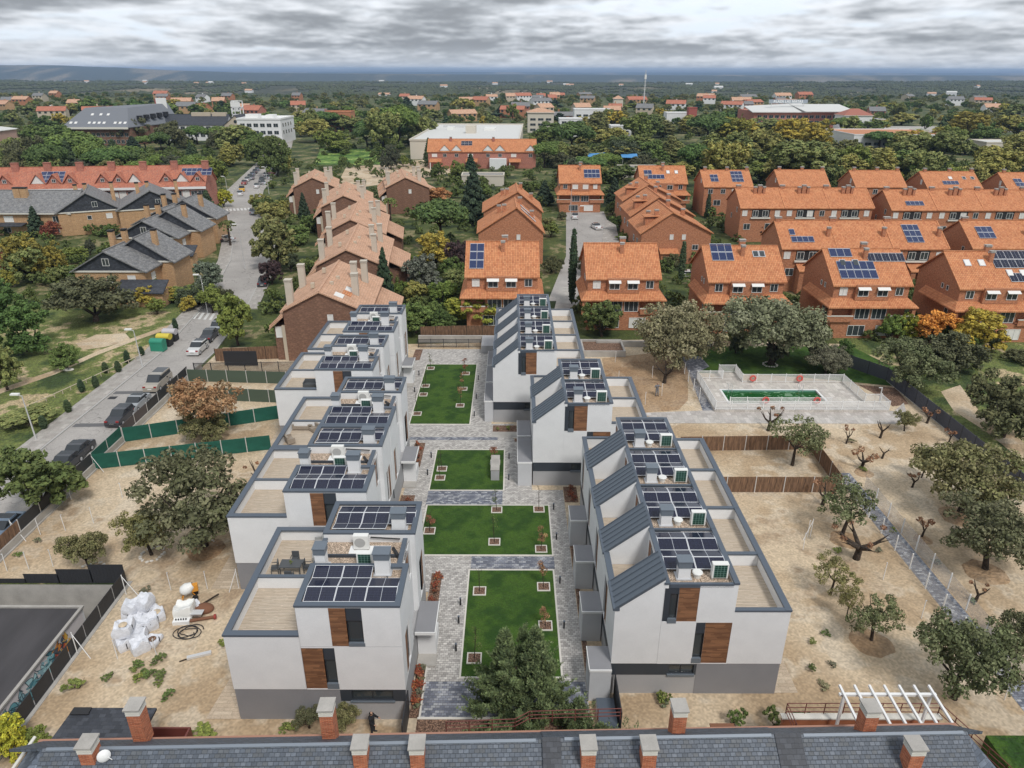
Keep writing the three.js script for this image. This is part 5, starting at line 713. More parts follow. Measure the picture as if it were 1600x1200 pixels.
// ---------------------------------------------------------------- vegetation
const leafMat = (rough = 0.9) => std({ vertexColors: true, roughness: rough, side: THREE.DoubleSide });
const LEAF = leafMat(), LEAVES = [LEAF, [1.6, 1.48, 1.1], [1.2, 1.3, 1.15], [1.45, 1.36, 1.15], [1.0, 1.12, 1.0]].map((c) => { if (c === LEAF) return c; const m = leafMat(); m.color.setRGB(...c); return m; });
function leafCloud(clumps, n, size, cols, opt = {}) { n = Math.round(n);       // n leaf-sized faces spread over the clumps; colour varies leaf by leaf
  const pos = new Float32Array(n * 12), col = new Float32Array(n * 12), idx = new Uint32Array(n * 6), nor = new Float32Array(n * 12);
  const tot = clumps.reduce((s, c) => s + c[3] * c[3], 0), a = new THREE.Vector3(), t1 = new THREE.Vector3(), t2 = new THREE.Vector3(), up = new THREE.Vector3();
  let k = 0; const cum = []; for (const c of clumps) { k += c[3] * c[3] / tot; cum.push(k); }
  const tone = clumps.map(() => rr(0.82, 1.18)), pick = clumps.map(() => rnd());
  for (let i = 0; i < n; i++) {
    const q = (i + 0.5) / n; let ci = cum.findIndex((v) => v >= q); if (ci < 0) ci = clumps.length - 1;
    const [cx, cy, cz, r] = clumps[ci];
    const th = rnd() * 6.2832, cy2 = rr(opt.low ?? -0.75, 1), s = Math.sqrt(Math.max(0, 1 - cy2 * cy2)); a.set(s * Math.cos(th), cy2, s * Math.sin(th));
    const rad = r * (opt.fill ? Math.cbrt(rr(0.15, 1)) : rr(0.72, 1.06)), px = cx + a.x * rad, py = cy + a.y * rad * (opt.flat ?? 0.9), pz = cz + a.z * rad;
    const j = opt.jit ?? 0.9; a.x += rr(-j, j); a.y += rr(-j, j) + 0.25; a.z += rr(-j, j); a.normalize();
    if (opt.spray) { t1.set(a.x + rr(-0.4, 0.4), a.y * 0.4 + opt.spray + rr(-0.3, 0.3), a.z + rr(-0.4, 0.4)).normalize(); t2.set(rr(-1, 1), rr(-1, 1), rr(-1, 1)).cross(t1).normalize(); a.crossVectors(t1, t2); if (a.y < 0) { a.negate(); t2.negate(); } } else { t1.set(rr(-1, 1), rr(-1, 1) * (opt.hang ? 3 : 1), rr(-1, 1)).cross(a).normalize(); t2.crossVectors(a, t1); }
    const sz = size * rr(0.6, 1.35), w = sz * (opt.thin ?? 0.62);
    const v = [[t1, sz], [t2, w], [t1, -sz], [t2, -w]];
    const base = cols[Math.floor((pick[ci] * 0.6 + rnd() * 0.4) * cols.length) % cols.length], tn = tone[ci] * rr(0.78, 1.24);
    for (let m = 0; m < 4; m++) { const o = (i * 4 + m) * 3, [d, l] = v[m]; pos[o] = px + d.x * l; pos[o + 1] = py + d.y * l; pos[o + 2] = pz + d.z * l; nor[o] = a.x; nor[o + 1] = a.y; nor[o + 2] = a.z; col[o] = base[0] * tn; col[o + 1] = base[1] * tn; col[o + 2] = base[2] * tn; }
    idx.set([i * 4, i * 4 + 1, i * 4 + 2, i * 4, i * 4 + 2, i * 4 + 3], i * 6); void up;
  }
  const g = new THREE.BufferGeometry(); g.setAttribute('position', new THREE.BufferAttribute(pos, 3)); g.setAttribute('normal', new THREE.BufferAttribute(nor, 3)); g.setAttribute('color', new THREE.BufferAttribute(col, 3)); g.setIndex(new THREE.BufferAttribute(idx, 1)); return g;
}
function core(clumps, k, cols) {             // inner mass of each clump in a darker leaf colour, so that dense crowns close
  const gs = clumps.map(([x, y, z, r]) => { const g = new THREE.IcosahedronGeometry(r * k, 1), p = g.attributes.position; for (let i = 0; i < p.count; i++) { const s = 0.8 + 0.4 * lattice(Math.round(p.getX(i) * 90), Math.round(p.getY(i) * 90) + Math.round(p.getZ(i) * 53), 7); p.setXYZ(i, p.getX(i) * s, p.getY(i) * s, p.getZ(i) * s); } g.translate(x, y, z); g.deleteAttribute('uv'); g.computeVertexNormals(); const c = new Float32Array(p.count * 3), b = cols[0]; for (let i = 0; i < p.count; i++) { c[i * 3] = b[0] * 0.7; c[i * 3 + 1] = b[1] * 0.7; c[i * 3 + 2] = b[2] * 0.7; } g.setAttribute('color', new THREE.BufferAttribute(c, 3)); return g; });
  return mergeGeometries(gs);
}
function crownOf(clumps, n, size, cols, opt = {}) { const L = leafCloud(clumps, n, size, cols, opt); if (!opt.core) return L; return mergeGeometries([flat(L), flat(core(clumps, opt.core, cols))]); }
function ball(n, R, h0, H, opt = {}) {       // clump centres through an ellipsoidal crown
  const c = []; for (let i = 0; i < n; i++) { const th = i * 2.39996 + rr(-0.4, 0.4), y = 1 - 2 * (i + 0.5) / n, s = Math.sqrt(1 - y * y), q = rr(0.55, 0.8); c.push([Math.cos(th) * s * R * q, h0 + H * (0.5 + 0.42 * y * (opt.up ?? 1)), Math.sin(th) * s * R * q, R * rr(0.30, 0.46)]); } return c;
}
function branches(trunkH, R, h0, H, n, r0, lean = 0.3) { // trunk and limbs reaching into the crown
  const g = [], top = [rr(-lean, lean), trunkH, rr(-lean, lean)]; g.push(tube([0, -0.2, 0], [top[0] * 0.5, trunkH * 0.55, top[2] * 0.5], r0 * 1.25, r0 * 0.95, 8), tube([top[0] * 0.5, trunkH * 0.55, top[2] * 0.5], top, r0 * 0.95, r0 * 0.8, 8));
  for (let i = 0; i < n; i++) { const a = i * 6.283 / n + rr(-0.4, 0.4), q = rr(0.4, 0.7), m = [top[0] + Math.cos(a) * R * q * 0.5, trunkH + (h0 + H * 0.4 - trunkH) * 0.6, top[2] + Math.sin(a) * R * q * 0.5], e = [top[0] + Math.cos(a) * R * q, h0 + H * rr(0.45, 0.8), top[2] + Math.sin(a) * R * q]; g.push(tube(top, m, r0 * 0.55, r0 * 0.36, 5), tube(m, e, r0 * 0.36, r0 * 0.1, 5)); } return merged(g);
}
const C = {
  oak: [[0.135, 0.14, 0.068], [0.105, 0.112, 0.05], [0.17, 0.168, 0.09], [0.12, 0.116, 0.058]], oakGrey: [[0.175, 0.17, 0.11], [0.145, 0.145, 0.088], [0.21, 0.2, 0.14]], oakDark: [[0.068, 0.078, 0.046], [0.085, 0.092, 0.054], [0.055, 0.064, 0.036]],
  pine: [[0.085, 0.135, 0.036], [0.105, 0.155, 0.044], [0.065, 0.11, 0.03]], conifer: [[0.04, 0.068, 0.036], [0.052, 0.08, 0.042], [0.032, 0.055, 0.032]], plane: [[0.19, 0.195, 0.07], [0.16, 0.172, 0.06], [0.225, 0.215, 0.08], [0.14, 0.155, 0.055]], green: [[0.125, 0.16, 0.045], [0.10, 0.135, 0.04], [0.15, 0.185, 0.055]], lime: [[0.3, 0.31, 0.04], [0.24, 0.27, 0.04], [0.36, 0.35, 0.05]],
  orange: [[0.46, 0.2, 0.045], [0.52, 0.25, 0.06], [0.38, 0.17, 0.05]], yellow: [[0.34, 0.27, 0.05], [0.27, 0.23, 0.05], [0.22, 0.2, 0.05]], rusty: [[0.30, 0.15, 0.08], [0.24, 0.12, 0.065], [0.34, 0.19, 0.11], [0.2, 0.13, 0.075]], plum: [[0.055, 0.03, 0.035], [0.07, 0.038, 0.042]], red: [[0.2, 0.05, 0.035], [0.25, 0.07, 0.04]], silver: [[0.17, 0.18, 0.14], [0.14, 0.155, 0.115]], hedge: [[0.06, 0.09, 0.025], [0.08, 0.11, 0.03]], juniper: [[0.15, 0.2, 0.085], [0.19, 0.245, 0.1], [0.115, 0.16, 0.07], [0.25, 0.3, 0.14]],
};
// kinds: unit height 1 trees are built at a nominal size and scaled; n detail levels: near, mid, far
const KIND = {};
function kind(name, H, R, make, variants) { KIND[name] = { H, R, list: Array.from({ length: variants }, (_, i) => { reseed(1000 + name.length * 91 + name.charCodeAt(0) * 7 + name.charCodeAt(name.length - 1) * 13 + i * 37); return make(i); }) }; }
function lobed(n, m, R, h0, H) {              // irregular crown: lobes of different size, each a heap of small clumps
  const out = [], lobes = []; for (let i = 0; i < n; i++) { const a = i * 2.4 + rr(-0.5, 0.5), q = i === 0 ? 0.12 : rr(0.38, 0.66), r = R * rr(0.36, 0.52); lobes.push([Math.cos(a) * R * q, h0 + H * (i === 0 ? 0.66 : rr(0.2, 0.7)), Math.sin(a) * R * q, r]); }
  for (const [x, y, z, r] of lobes) for (let k = 0; k < m; k++) { const th = k * 2.4 + rr(-0.6, 0.6), cy = 1 - 1.75 * (k + 0.5) / m, s = Math.sqrt(Math.max(0, 1 - cy * cy)), d = r * rr(0.62, 0.95); out.push([x + Math.cos(th) * s * d, Math.max(h0 * 0.5 + 0.1, y + cy * d * Math.max(0.8, H / (1.9 * R))), z + Math.sin(th) * s * d, r * rr(0.26, 0.44)]); }
  return { out, lobes };
}
const roundTree = (H, R, cols, n, size, o = {}) => () => { const h0 = H * (o.h0 ?? 0.28), { out: cl, lobes } = lobed(o.lobes ?? 7, o.m ?? 9, R, h0, H - h0); let crown = leafCloud(cl, n, size, cols, o); if (o.core !== 0) crown = mergeGeometries([flat(crown), flat(core(o.far ? lobes : cl, o.core ?? 0.6, cols))]); return { crown, trunk: branches(h0 * 1.1, R, h0, H - h0, 6, R * (o.tr ?? 0.07)) }; };
kind('oak', 6.4, 3.7, roundTree(6.4, 3.7, C.oak, 8500, 0.13, { lobes: 9, m: 10, tr: 0.06, core: 0.35, h0: 0.22, low: -0.5 }), 5);
kind('oakGrey', 8.5, 6, roundTree(8.5, 6, C.oakGrey, 14000, 0.17, { lobes: 13, m: 11, tr: 0.05, core: 0.4, h0: 0.2, low: -0.5 }), 2);
kind('oakOpen', 5.6, 3.2, roundTree(5.6, 3.2, C.oak, 3200, 0.12, { lobes: 7, m: 7, tr: 0.05, core: 0, h0: 0.36, fill: 1 }), 3);
kind('oakRusty', 6.4, 3.9, roundTree(6.4, 3.9, C.rusty, 6500, 0.14, { lobes: 8, m: 10, tr: 0.06, core: 0.3 }), 1);
kind('oakDark', 7, 5, roundTree(7, 5, C.oakDark, 6000, 0.22, { lobes: 9, m: 9, h0: 0.1, core: 0.5 }), 2);
kind('stonePine', 9, 5, () => { const cl = []; for (let i = 0; i < 26; i++) { const a = i * 2.4, q = Math.sqrt((i + 0.5) / 26) * 0.82; cl.push([Math.cos(a) * 5 * q, 5.4 + 2.5 * (1 - q * q) + rr(-0.3, 0.3), Math.sin(a) * 5 * q, rr(1.2, 1.7)]); } return { crown: crownOf(cl, 3600, 0.3, C.pine, { core: 0.7, flat: 0.85 }), trunk: branches(4.2, 5, 4, 4, 6, 0.28) }; }, 2);
kind('bushPine', 5.5, 3.2, roundTree(5.5, 3.2, C.pine, 5000, 0.17, { h0: 0.05, lobes: 8, m: 9, core: 0.6 }), 2);
kind('cedar', 12, 4, () => { const cl = []; for (let i = 0; i < 44; i++) { const y = (i + 0.5) / 44, r = 4 * (1 - y) ** 0.85 * 0.72, a = i * 2.4; cl.push([Math.cos(a) * r, 1 + y * 10.4, Math.sin(a) * r, 0.5 + 1.05 * (1 - y)]); } return { crown: crownOf(cl, 4200, 0.3, C.conifer, { core: 0.7, flat: 0.6 }), trunk: merged([tube([0, -0.2, 0], [0, 11, 0], 0.3, 0.05, 7)]) }; }, 2);
kind('cypress', 9, 0.9, () => { const cl = []; for (let i = 0; i < 24; i++) { const y = (i + 0.5) / 24, r = 0.5 * Math.sin(Math.PI * (0.12 + 0.86 * y)); cl.push([rr(-0.25, 0.25) * r, 0.4 + y * 8.2, rr(-0.25, 0.25) * r, 0.32 + r * 0.85]); } return { crown: crownOf(cl, 1900, 0.17, C.conifer, { core: 0.8, hang: 1 }), trunk: merged([tube([0, -0.2, 0], [0, 6, 0], 0.14, 0.04, 6)]) }; }, 2);
const broad = (cols, n, s) => roundTree(9, 4, cols, Math.round(n * 1.5), s * 0.78, { lobes: 10, m: 9, h0: 0.08, core: 0.5 });
kind('plane', 9, 4, broad(C.plane, 3600, 0.34), 3); kind('greenTree', 9, 4, broad(C.green, 3600, 0.34), 2); kind('orangeTree', 9, 4, broad(C.orange, 3200, 0.3), 1); kind('yellowTree', 9, 4, broad(C.yellow, 3200, 0.32), 2); kind('limeTree', 9, 4, broad(C.lime, 3600, 0.3), 1); kind('rustTree', 9, 4, broad(C.rusty, 3200, 0.32), 1); kind('plumTree', 9, 4, broad(C.plum, 3000, 0.32), 1); kind('redTree', 9, 4, broad(C.red, 3000, 0.32), 1); kind('silverTree', 9, 4, broad(C.silver, 3200, 0.32), 1);
kind('poplar', 14, 2.6, () => { const cl = []; for (let i = 0; i < 26; i++) { const y = (i + 0.5) / 26, r = 2.2 * Math.sin(Math.PI * (0.18 + 0.78 * y)), a = i * 2.4; cl.push([Math.cos(a) * r * 0.6, 1.6 + y * 11.4, Math.sin(a) * r * 0.6, 0.7 + r * 0.36]); } return { crown: crownOf(cl, 3200, 0.33, C.plane, { core: 0.55, hang: 1 }), trunk: merged([tube([0, -0.2, 0], [0, 12, 0], 0.26, 0.05, 6)]) }; }, 2);
kind('farTree', 9, 4.4, roundTree(9, 4.4, C.plane, 900, 0.62, { lobes: 6, m: 6, h0: 0.1, core: 0.5 }), 3); kind('farGreen', 9, 4.4, roundTree(9, 4.4, C.green, 900, 0.62, { lobes: 6, m: 6, h0: 0.1, core: 0.5 }), 2); kind('farDark', 9, 4.6, roundTree(9, 4.6, C.pine, 900, 0.62, { lobes: 6, m: 6, h0: 0.12, core: 0.5 }), 3); kind('farConifer', 12, 4, () => { const cl = []; for (let i = 0; i < 16; i++) { const y = (i + 0.5) / 16, r = 4 * (1 - y) * 0.6, a = i * 2.4; cl.push([Math.cos(a) * r, 1 + y * 10.4, Math.sin(a) * r, 0.6 + 1.3 * (1 - y)]); } return { crown: crownOf(cl, 600, 0.8, C.conifer, { core: 0.75 }), trunk: merged([tube([0, -0.2, 0], [0, 10, 0], 0.3, 0.05, 5)]) }; }, 2); kind('farYellow', 9, 4.4, roundTree(9, 4.4, C.yellow, 900, 0.62, { lobes: 6, m: 6, h0: 0.1, core: 0.5 }), 1);
kind('shrub', 1.2, 0.8, roundTree(1.2, 0.8, C.green, 420, 0.10, { h0: 0.02, lobes: 4, m: 5, core: 0.5 }), 3); kind('greyShrub', 1.2, 0.8, roundTree(1.2, 0.8, C.oakGrey, 420, 0.1, { h0: 0.02, lobes: 4, m: 5, core: 0.5 }), 2); kind('redShrub', 0.9, 0.7, roundTree(0.9, 0.7, C.rusty.slice(0, 1).concat(C.red), 380, 0.08, { h0: 0.02, lobes: 4, m: 5, core: 0.4 }), 2); kind('palm', 7, 2.4, () => { const g = [], cl = []; for (let i = 0; i < 18; i++) { const a = i * 0.349 * 1.0 + i, e = rr(-0.3, 0.9); for (let s = 0; s < 5; s++) cl.push([Math.cos(a) * (0.3 + s * 0.42), 5.8 + e * s * 0.3 - s * s * 0.09, Math.sin(a) * (0.3 + s * 0.42), 0.22]); } g.push(tube([0, -0.2, 0], [0, 5.9, 0], 0.28, 0.22, 7)); return { crown: crownOf(cl, 1500, 0.2, C.green.concat(C.plane), { core: 0 }), trunk: merged(g) }; }, 1);
let treeN = 0;
function tree(kd, name, label, x, f, H, W, group, y = 0) {
  const K = KIND[kd], v = K.list[treeN++ % K.list.length], o = thing(name, label, /shrub|bush/i.test(name) ? 'shrub' : 'tree', x, y, f, lattice(treeN, 3, 5) * 6.28, group);
  const c = partOf(o, 'crown', v.crown, LEAVES[Math.floor(lattice(treeN, 8, 2) * 5)]), t = partOf(o, 'trunk', v.trunk, M.bark), sx = W / (2 * K.R), sy = H / K.H; c.scale.set(sx, sy, sx); t.scale.set(sx, sy, sx); return o;
}
// by survey: foot of the tree (u, v), row of its top, width in photo pixels
const treeAt = (kd, name, label, u, v, vt, w, group) => { const [x, f] = at(u, v); return tree(kd, name, label, x, f, Math.max(1, heightAt(vt, f)), w * perPixel(f, 3), group); };
// by survey: row of the top and true height
const treeTop = (kd, name, label, u, vt, H, w, group, b = 1) => { const [x, f] = at(u, vt, H); return tree(kd, name, label, x, f, H * b, w * perPixel(f, H), group); };
{
  // oaks and shrubs on the two sandy plots
  const g1 = 'holm oaks on the sandy plots';
  for (const [k, u, v, vt, w, l] of [
    ['oak', 320, 856, 712, 190, 'large holm oak left of the white houses, tallest on the left plot'], ['oak', 238, 868, 796, 82, 'middle holm oak ringed with stones, left of the large oak'], ['oak', 142, 892, 828, 78, 'small holm oak ringed with stones, beside the black fence'], ['oakRusty', 325, 685, 600, 120, 'holm oak with rusty dead leaves above the green mesh fence'], ['oak', 324, 690, 640, 82, 'green lower oak under the rusty crown by the mesh fence'],
    ['greenTree', 72, 800, 690, 118, 'dense green oak at left edge in front of the street wall'],
    ['oak', 1492, 1090, 968, 148, 'big dense oak behind the white pergola'], ['oakOpen', 1362, 1002, 930, 100, 'round small oak on a mound left of the dense oak'], ['oakOpen', 1298, 928, 876, 78, 'thin multi-stemmed oak at the right orchard, nearest the white row'], ['oakOpen', 1322, 968, 920, 40, 'spindly sapling oak between two orchard trees'], ['oakOpen', 1315, 836, 752, 112, 'leaning oak beside the fenced grey path'], ['oak', 1540, 890, 780, 150, 'leaning oak with thick trunk at the right of the plot'], ['oak', 1440, 745, 700, 36, 'small upright oak left of the big orchard oak'], ['oak', 1500, 800, 690, 160, 'wide orchard oak below the dark fence'], ['oak', 1590, 1030, 945, 90, 'grey-green oak cut by the right edge'],
    ['oakOpen', 1238, 726, 655, 95, 'old forked oak inside the reed fence'], ['oak', 1413, 672, 640, 36, 'small round oak at the corner of the pool walk'],
    ['oakGrey', 1060, 574, 478, 140, 'silvery oak left of the pool lawn'], ['oakGrey', 1203, 568, 468, 175, 'huge silvery oak on the pool lawn'], ['oakGrey', 1290, 582, 540, 72, 'silvery oak at right of the huge pool oak'], ['oak', 1415, 605, 530, 120, 'broad oak at the corner of the dark fence'], ['oakDark', 1478, 575, 515, 110, 'dark oak behind the fence below the orange trees'], ['oakDark', 1565, 680, 596, 130, 'dark round oak on the meadow at right edge'], ['oakDark', 1590, 560, 545, 60, 'low dark oak at right edge above the meadow'],
    ['oakDark', 150, 503, 432, 130, 'broad dark oak at the edge of the grass field'], ['bushPine', 45, 550, 478, 90, 'round bright pine on the grass field'], ['bushPine', 5, 500, 430, 90, 'round pine cut by the left edge above the field'], ['greenTree', 105, 578, 536, 40, 'thin young tree on the grass field'], ['plane', 12, 610, 530, 60, 'willow-like olive tree at left edge of the field'], ['plane', 40, 660, 640, 90, 'low olive thicket at left edge beside the lamp'],
  ]) treeAt(k, /shrub/.test(l) ? 'shrub' : k === 'oakRusty' ? 'rusty_oak' : /pine/.test(l) ? 'round_pine' : /oak/.test(l) ? 'holm_oak' : 'tree', l, u, v, vt, w, g1);
  // trees around the street and the houses
  const g2 = 'garden and street trees';
  const T = [
    ['greenTree', 372, 540, 452, 60, 'dense green street tree beside the parked cars'], ['plane', 432, 420, 330, 78, 'large yellow-green plane tree between street and brown houses'], ['plane', 428, 355, 312, 52, 'smaller yellow-green plane tree behind the large one'], ['plumTree', 425, 445, 405, 40, 'purple plum tree by the street'], ['cedar', 603, 480, 383, 34, 'dark pointed spruce between the brown and orange houses'], ['stonePine', 690, 385, 312, 90, 'spreading stone pine right of the brown houses'], ['cedar', 740, 350, 258, 52, 'tall dark cedar behind the left gabled orange house'], ['yellowTree', 680, 420, 358, 66, 'autumn tree turning brown below the stone pine'], ['silverTree', 660, 460, 392, 62, 'grey-green tree below the turning autumn tree'], ['plumTree', 715, 440, 370, 46, 'purple plum tree left of the first villa'], ['rustTree', 680, 325, 290, 60, 'rust-coloured tree behind the detached brown house'], ['palm', 610, 345, 305, 26, 'palm beside the brown brick houses'],
    ['limeTree', 740, 505, 455, 92, 'yellow-green tree before the first orange villa'], ['greenTree', 780, 505, 450, 40, 'light green tree right of the yellow-green one'], ['greenTree', 650, 520, 470, 60, 'bushy green tree behind the left white houses'], ['greenTree', 690, 515, 490, 44, 'low bushy tree beside the garden lawn'], ['cypress', 794, 480, 420, 11, 'short cypress before the first orange villa'], ['cypress', 893, 474, 353, 16, 'tall cypress beside the cul-de-sac'], ['cypress', 1063, 440, 374, 14, 'cypress left of the villa with six panels'], ['greenTree', 940, 525, 462, 62, 'round green tree right behind the far white row'], ['cypress', 1290, 520, 465, 17, 'dark cypress before the villa with three arrays'], ['cypress', 1386, 500, 448, 14, 'narrow cypress before the right part of that villa'], ['silverTree', 1370, 505, 470, 34, 'blue-grey bush beside the narrow cypress'],
    ['orangeTree', 1452, 535, 480, 66, 'bright orange autumn tree before the right villa'], ['limeTree', 1412, 530, 482, 40, 'lime tree left of the orange autumn tree'], ['yellowTree', 1522, 545, 478, 78, 'yellow-olive tree right of the orange autumn tree'], ['cypress', 1562, 520, 475, 24, 'dark cypress column at right before the last villa'], ['orangeTree', 1595, 520, 474, 26, 'orange tree cut by the right edge'], ['silverTree', 1525, 410, 362, 44, 'silver-leaved tree before the right terraced row'], ['plumTree', 1385, 345, 318, 26, 'dark plum tree between the far terraced rows'], ['greenTree', 1500, 360, 340, 34, 'olive tree before the far right terraced row'], ['plumTree', 1178, 375, 346, 26, 'dark plum tree left of the terraced row'], ['cypress', 1104, 340, 300, 10, 'paired cypress beside the far gabled houses'],
    ['cedar', 60, 370, 322, 30, 'pointed conifer before the long slate-roofed house'], ['redTree', 82, 375, 345, 36, 'dark red maple before the long slate-roofed house'], ['yellowTree', 45, 440, 362, 70, 'bushy garden tree left of the drive'], ['greenTree', 85, 420, 385, 48, 'green garden tree beside the drive'], ['redTree', 10, 430, 390, 34, 'red maple cut by the left edge'], ['cypress', 134, 365, 338, 12, 'short cypress by the slate-roofed annex'], ['greenTree', 170, 370, 350, 30, 'small tree before the tan gabled house'], ['cedar', 328, 345, 296, 34, 'conifer by the bend of the street'], ['palm', 360, 385, 340, 30, 'bushy palm beside the bend of the street'], ['silverTree', 330, 455, 405, 50, 'olive tree beside the nearest slate-gabled house'], ['greenTree', 220, 470, 430, 60, 'leafy tree before the nearest slate-gabled house'], ['greenTree', 290, 470, 448, 60, 'low leafy hedge tree behind the lamp post'], ['limeTree', 350, 325, 292, 30, 'yellow-green tree by the zebra crossing'],
    ['greenTree', 475, 320, 280, 36, 'olive tree beside the farthest brown house'], ['cedar', 476, 345, 300, 22, 'dark conifer between brown houses and street'], ['cypress', 700, 470, 452, 10, 'small dark conifer on the garden lawn'], ['stonePine', 850, 262, 222, 44, 'round stone pine right of the dormered terrace'], ['cedar', 850, 320, 280, 32, 'dark conifer left of the end villa'], ['cedar', 958, 320, 275, 30, 'dark conifer right of the end villa'], ['greenTree', 970, 360, 332, 40, 'bush right of the cul-de-sac'], ['oakDark', 975, 395, 372, 44, 'dark hedge tree by the cul-de-sac'], ['greenTree', 860, 370, 345, 30, 'garden tree left of the cul-de-sac'], ['oakDark', 862, 425, 398, 40, 'round dark garden bush by the cul-de-sac'],
  ];
  for (const [k, u, v, vt, w, l] of T) treeAt(k, k === 'cypress' ? 'cypress' : k === 'cedar' ? 'conifer' : k === 'palm' ? 'palm' : k === 'stonePine' ? 'stone_pine' : 'garden_tree', l, u, v, vt, w, g2);
  // belts of trees: by row of their tops, left to right
  const words = { plane: 'olive-green plane tree', greenTree: 'leafy green tree', stonePine: 'round stone pine', cedar: 'dark conifer', poplar: 'tall olive poplar', yellowTree: 'yellowing tree', oakDark: 'dark evergreen oak', farTree: 'small olive tree', farGreen: 'small green tree', farDark: 'small dark pine', farConifer: 'small dark conifer', farYellow: 'small yellowing tree', bushPine: 'bushy pine' };
  const nm = { plane: 'plane_tree', greenTree: 'leafy_tree', stonePine: 'stone_pine', cedar: 'conifer', poplar: 'poplar', yellowTree: 'autumn_tree', oakDark: 'evergreen_oak', farTree: 'olive_tree', farGreen: 'leafy_tree', farDark: 'pine_tree', farConifer: 'conifer', farYellow: 'autumn_tree', bushPine: 'pine_tree' };
  function belt(place, u0, u1, n, v0, v1, H0, H1, w0, w1, kinds, sd) {
    reseed(sd); const a = []; for (let i = 0; i < n; i++) { const b = rnd() < 0.25 ? 1.35 : rr(0.7, 1.08); a.push([u0 + (u1 - u0) * (i + rr(0.0, 1.0)) / n, rr(v0, v1), rr(H0, H1), rr(w0, w1) * (0.3 + 0.7 * b) * rr(0.8, 1.15), kinds[Math.floor(rnd() * kinds.length)], b]); }
    a.forEach(([u, v, H, w, k, b], i) => treeTop(k, nm[k], `${words[k]}, ${ordinal(i)} from left ${place}`, u, v, H, k === 'poplar' || k === 'cedar' ? w * 0.6 : w, 'trees ' + place, b));
  }
  belt('in the front belt behind the red brick terrace', 0, 330, 22, 222, 244, 9, 13, 44, 70, ['plane', 'greenTree', 'stonePine', 'oakDark', 'cedar', 'stonePine'], 11);
  belt('in the rear belt below the grey mansard roof', 0, 410, 23, 196, 214, 9, 12, 36, 60, ['stonePine', 'greenTree', 'oakDark', 'plane', 'stonePine', 'cedar'], 12);
  belt('along the far street', 335, 440, 10, 196, 232, 9, 12, 34, 54, ['plane', 'poplar', 'greenTree'], 13);
  belt('right of the far street', 458, 660, 14, 172, 192, 12, 16, 42, 64, ['stonePine', 'plane', 'stonePine', 'greenTree', 'plane'], 14);
  belt('behind the waste ground', 600, 760, 8, 218, 262, 6, 9, 24, 36, ['greenTree', 'cedar', 'plane', 'oakDark'], 15);
  belt('behind the end villa', 838, 1100, 23, 176, 222, 9, 13, 44, 70, ['plane', 'plane', 'greenTree', 'stonePine', 'poplar'], 16);
  belt('before the blue market awnings', 850, 1100, 16, 224, 262, 6, 10, 40, 62, ['stonePine', 'greenTree', 'oakDark', 'plane'], 17);
  belt('behind the far orange houses', 1090, 1620, 35, 206, 244, 9, 14, 50, 84, ['plane', 'plane', 'greenTree', 'poplar', 'plane', 'cedar'], 18);
  belt('before the long low school', 1100, 1620, 23, 178, 206, 9, 13, 40, 64, ['plane', 'yellowTree', 'greenTree', 'stonePine', 'poplar', 'plane'], 19);
  belt('among the far orange roofs', 1080, 1600, 9, 250, 264, 7, 9, 22, 34, ['greenTree', 'yellowTree', 'plane'], 20);
  belt('between the villas', 1040, 1600, 12, 360, 440, 2.5, 4.5, 22, 40, ['greenTree', 'oakDark', 'bushPine'], 21);
  belt('between cul-de-sac gardens', 850, 1100, 10, 312, 420, 2.5, 5, 18, 34, ['greenTree', 'oakDark', 'plane'], 22);
  belt('in the gardens left of the villas', 610, 740, 10, 330, 480, 3, 5, 26, 44, ['greenTree', 'oakDark', 'plane', 'bushPine'], 23);
  belt('in the hedge before the slate-gabled houses', 180, 345, 9, 440, 462, 2.4, 4, 30, 46, ['greenTree', 'yellowTree', 'oakDark'], 24);
  belt('in the gardens at the left edge', 0, 140, 9, 360, 440, 3, 6, 28, 50, ['greenTree', 'yellowTree', 'oakDark', 'plane'], 25);
  belt('between the brown houses and the street', 395, 500, 7, 300, 420, 3, 6, 26, 40, ['greenTree', 'oakDark', 'plane'], 26);
  belt('behind the pool lawn', 1090, 1600, 11, 492, 530, 3, 5, 30, 56, ['oakDark', 'greenTree', 'bushPine'], 27);
  const fk = ['farTree', 'farGreen', 'farDark', 'farDark', 'farConifer', 'farTree', 'farYellow'];
  belt('in the left far town', 0, 430, 32, 156, 182, 7, 11, 18, 34, fk, 31); belt('in the middle far town', 430, 860, 40, 154, 182, 7, 11, 18, 34, fk, 32); belt('in the right-of-centre far town', 860, 1240, 36, 154, 182, 7, 11, 18, 34, fk, 33); belt('in the right far town', 1240, 1610, 36, 152, 188, 7, 11, 18, 34, fk, 34);
  // the rest of the far wood reads as one mass
  reseed(501); const mats = new THREE.Matrix4(), put = (name, geo, cols, n, fn) => { const m = new THREE.InstancedMesh(geo, LEAF, n); m.name = name; m.userData.kind = 'stuff'; for (let i = 0; i < n; i++) { const [x, y, f, s, sy] = fn(); mats.makeRotationY(rnd() * 6.28).scale(new THREE.Vector3(s, s * sy, s)).setPosition(x, y, -f); m.setMatrixAt(i, mats); const k = rr(0.75, 1.2); m.setColorAt(i, new THREE.Color().setRGB(k, k * rr(0.95, 1.05), k * rr(0.85, 1.0))); } scene.add(m); return m; };
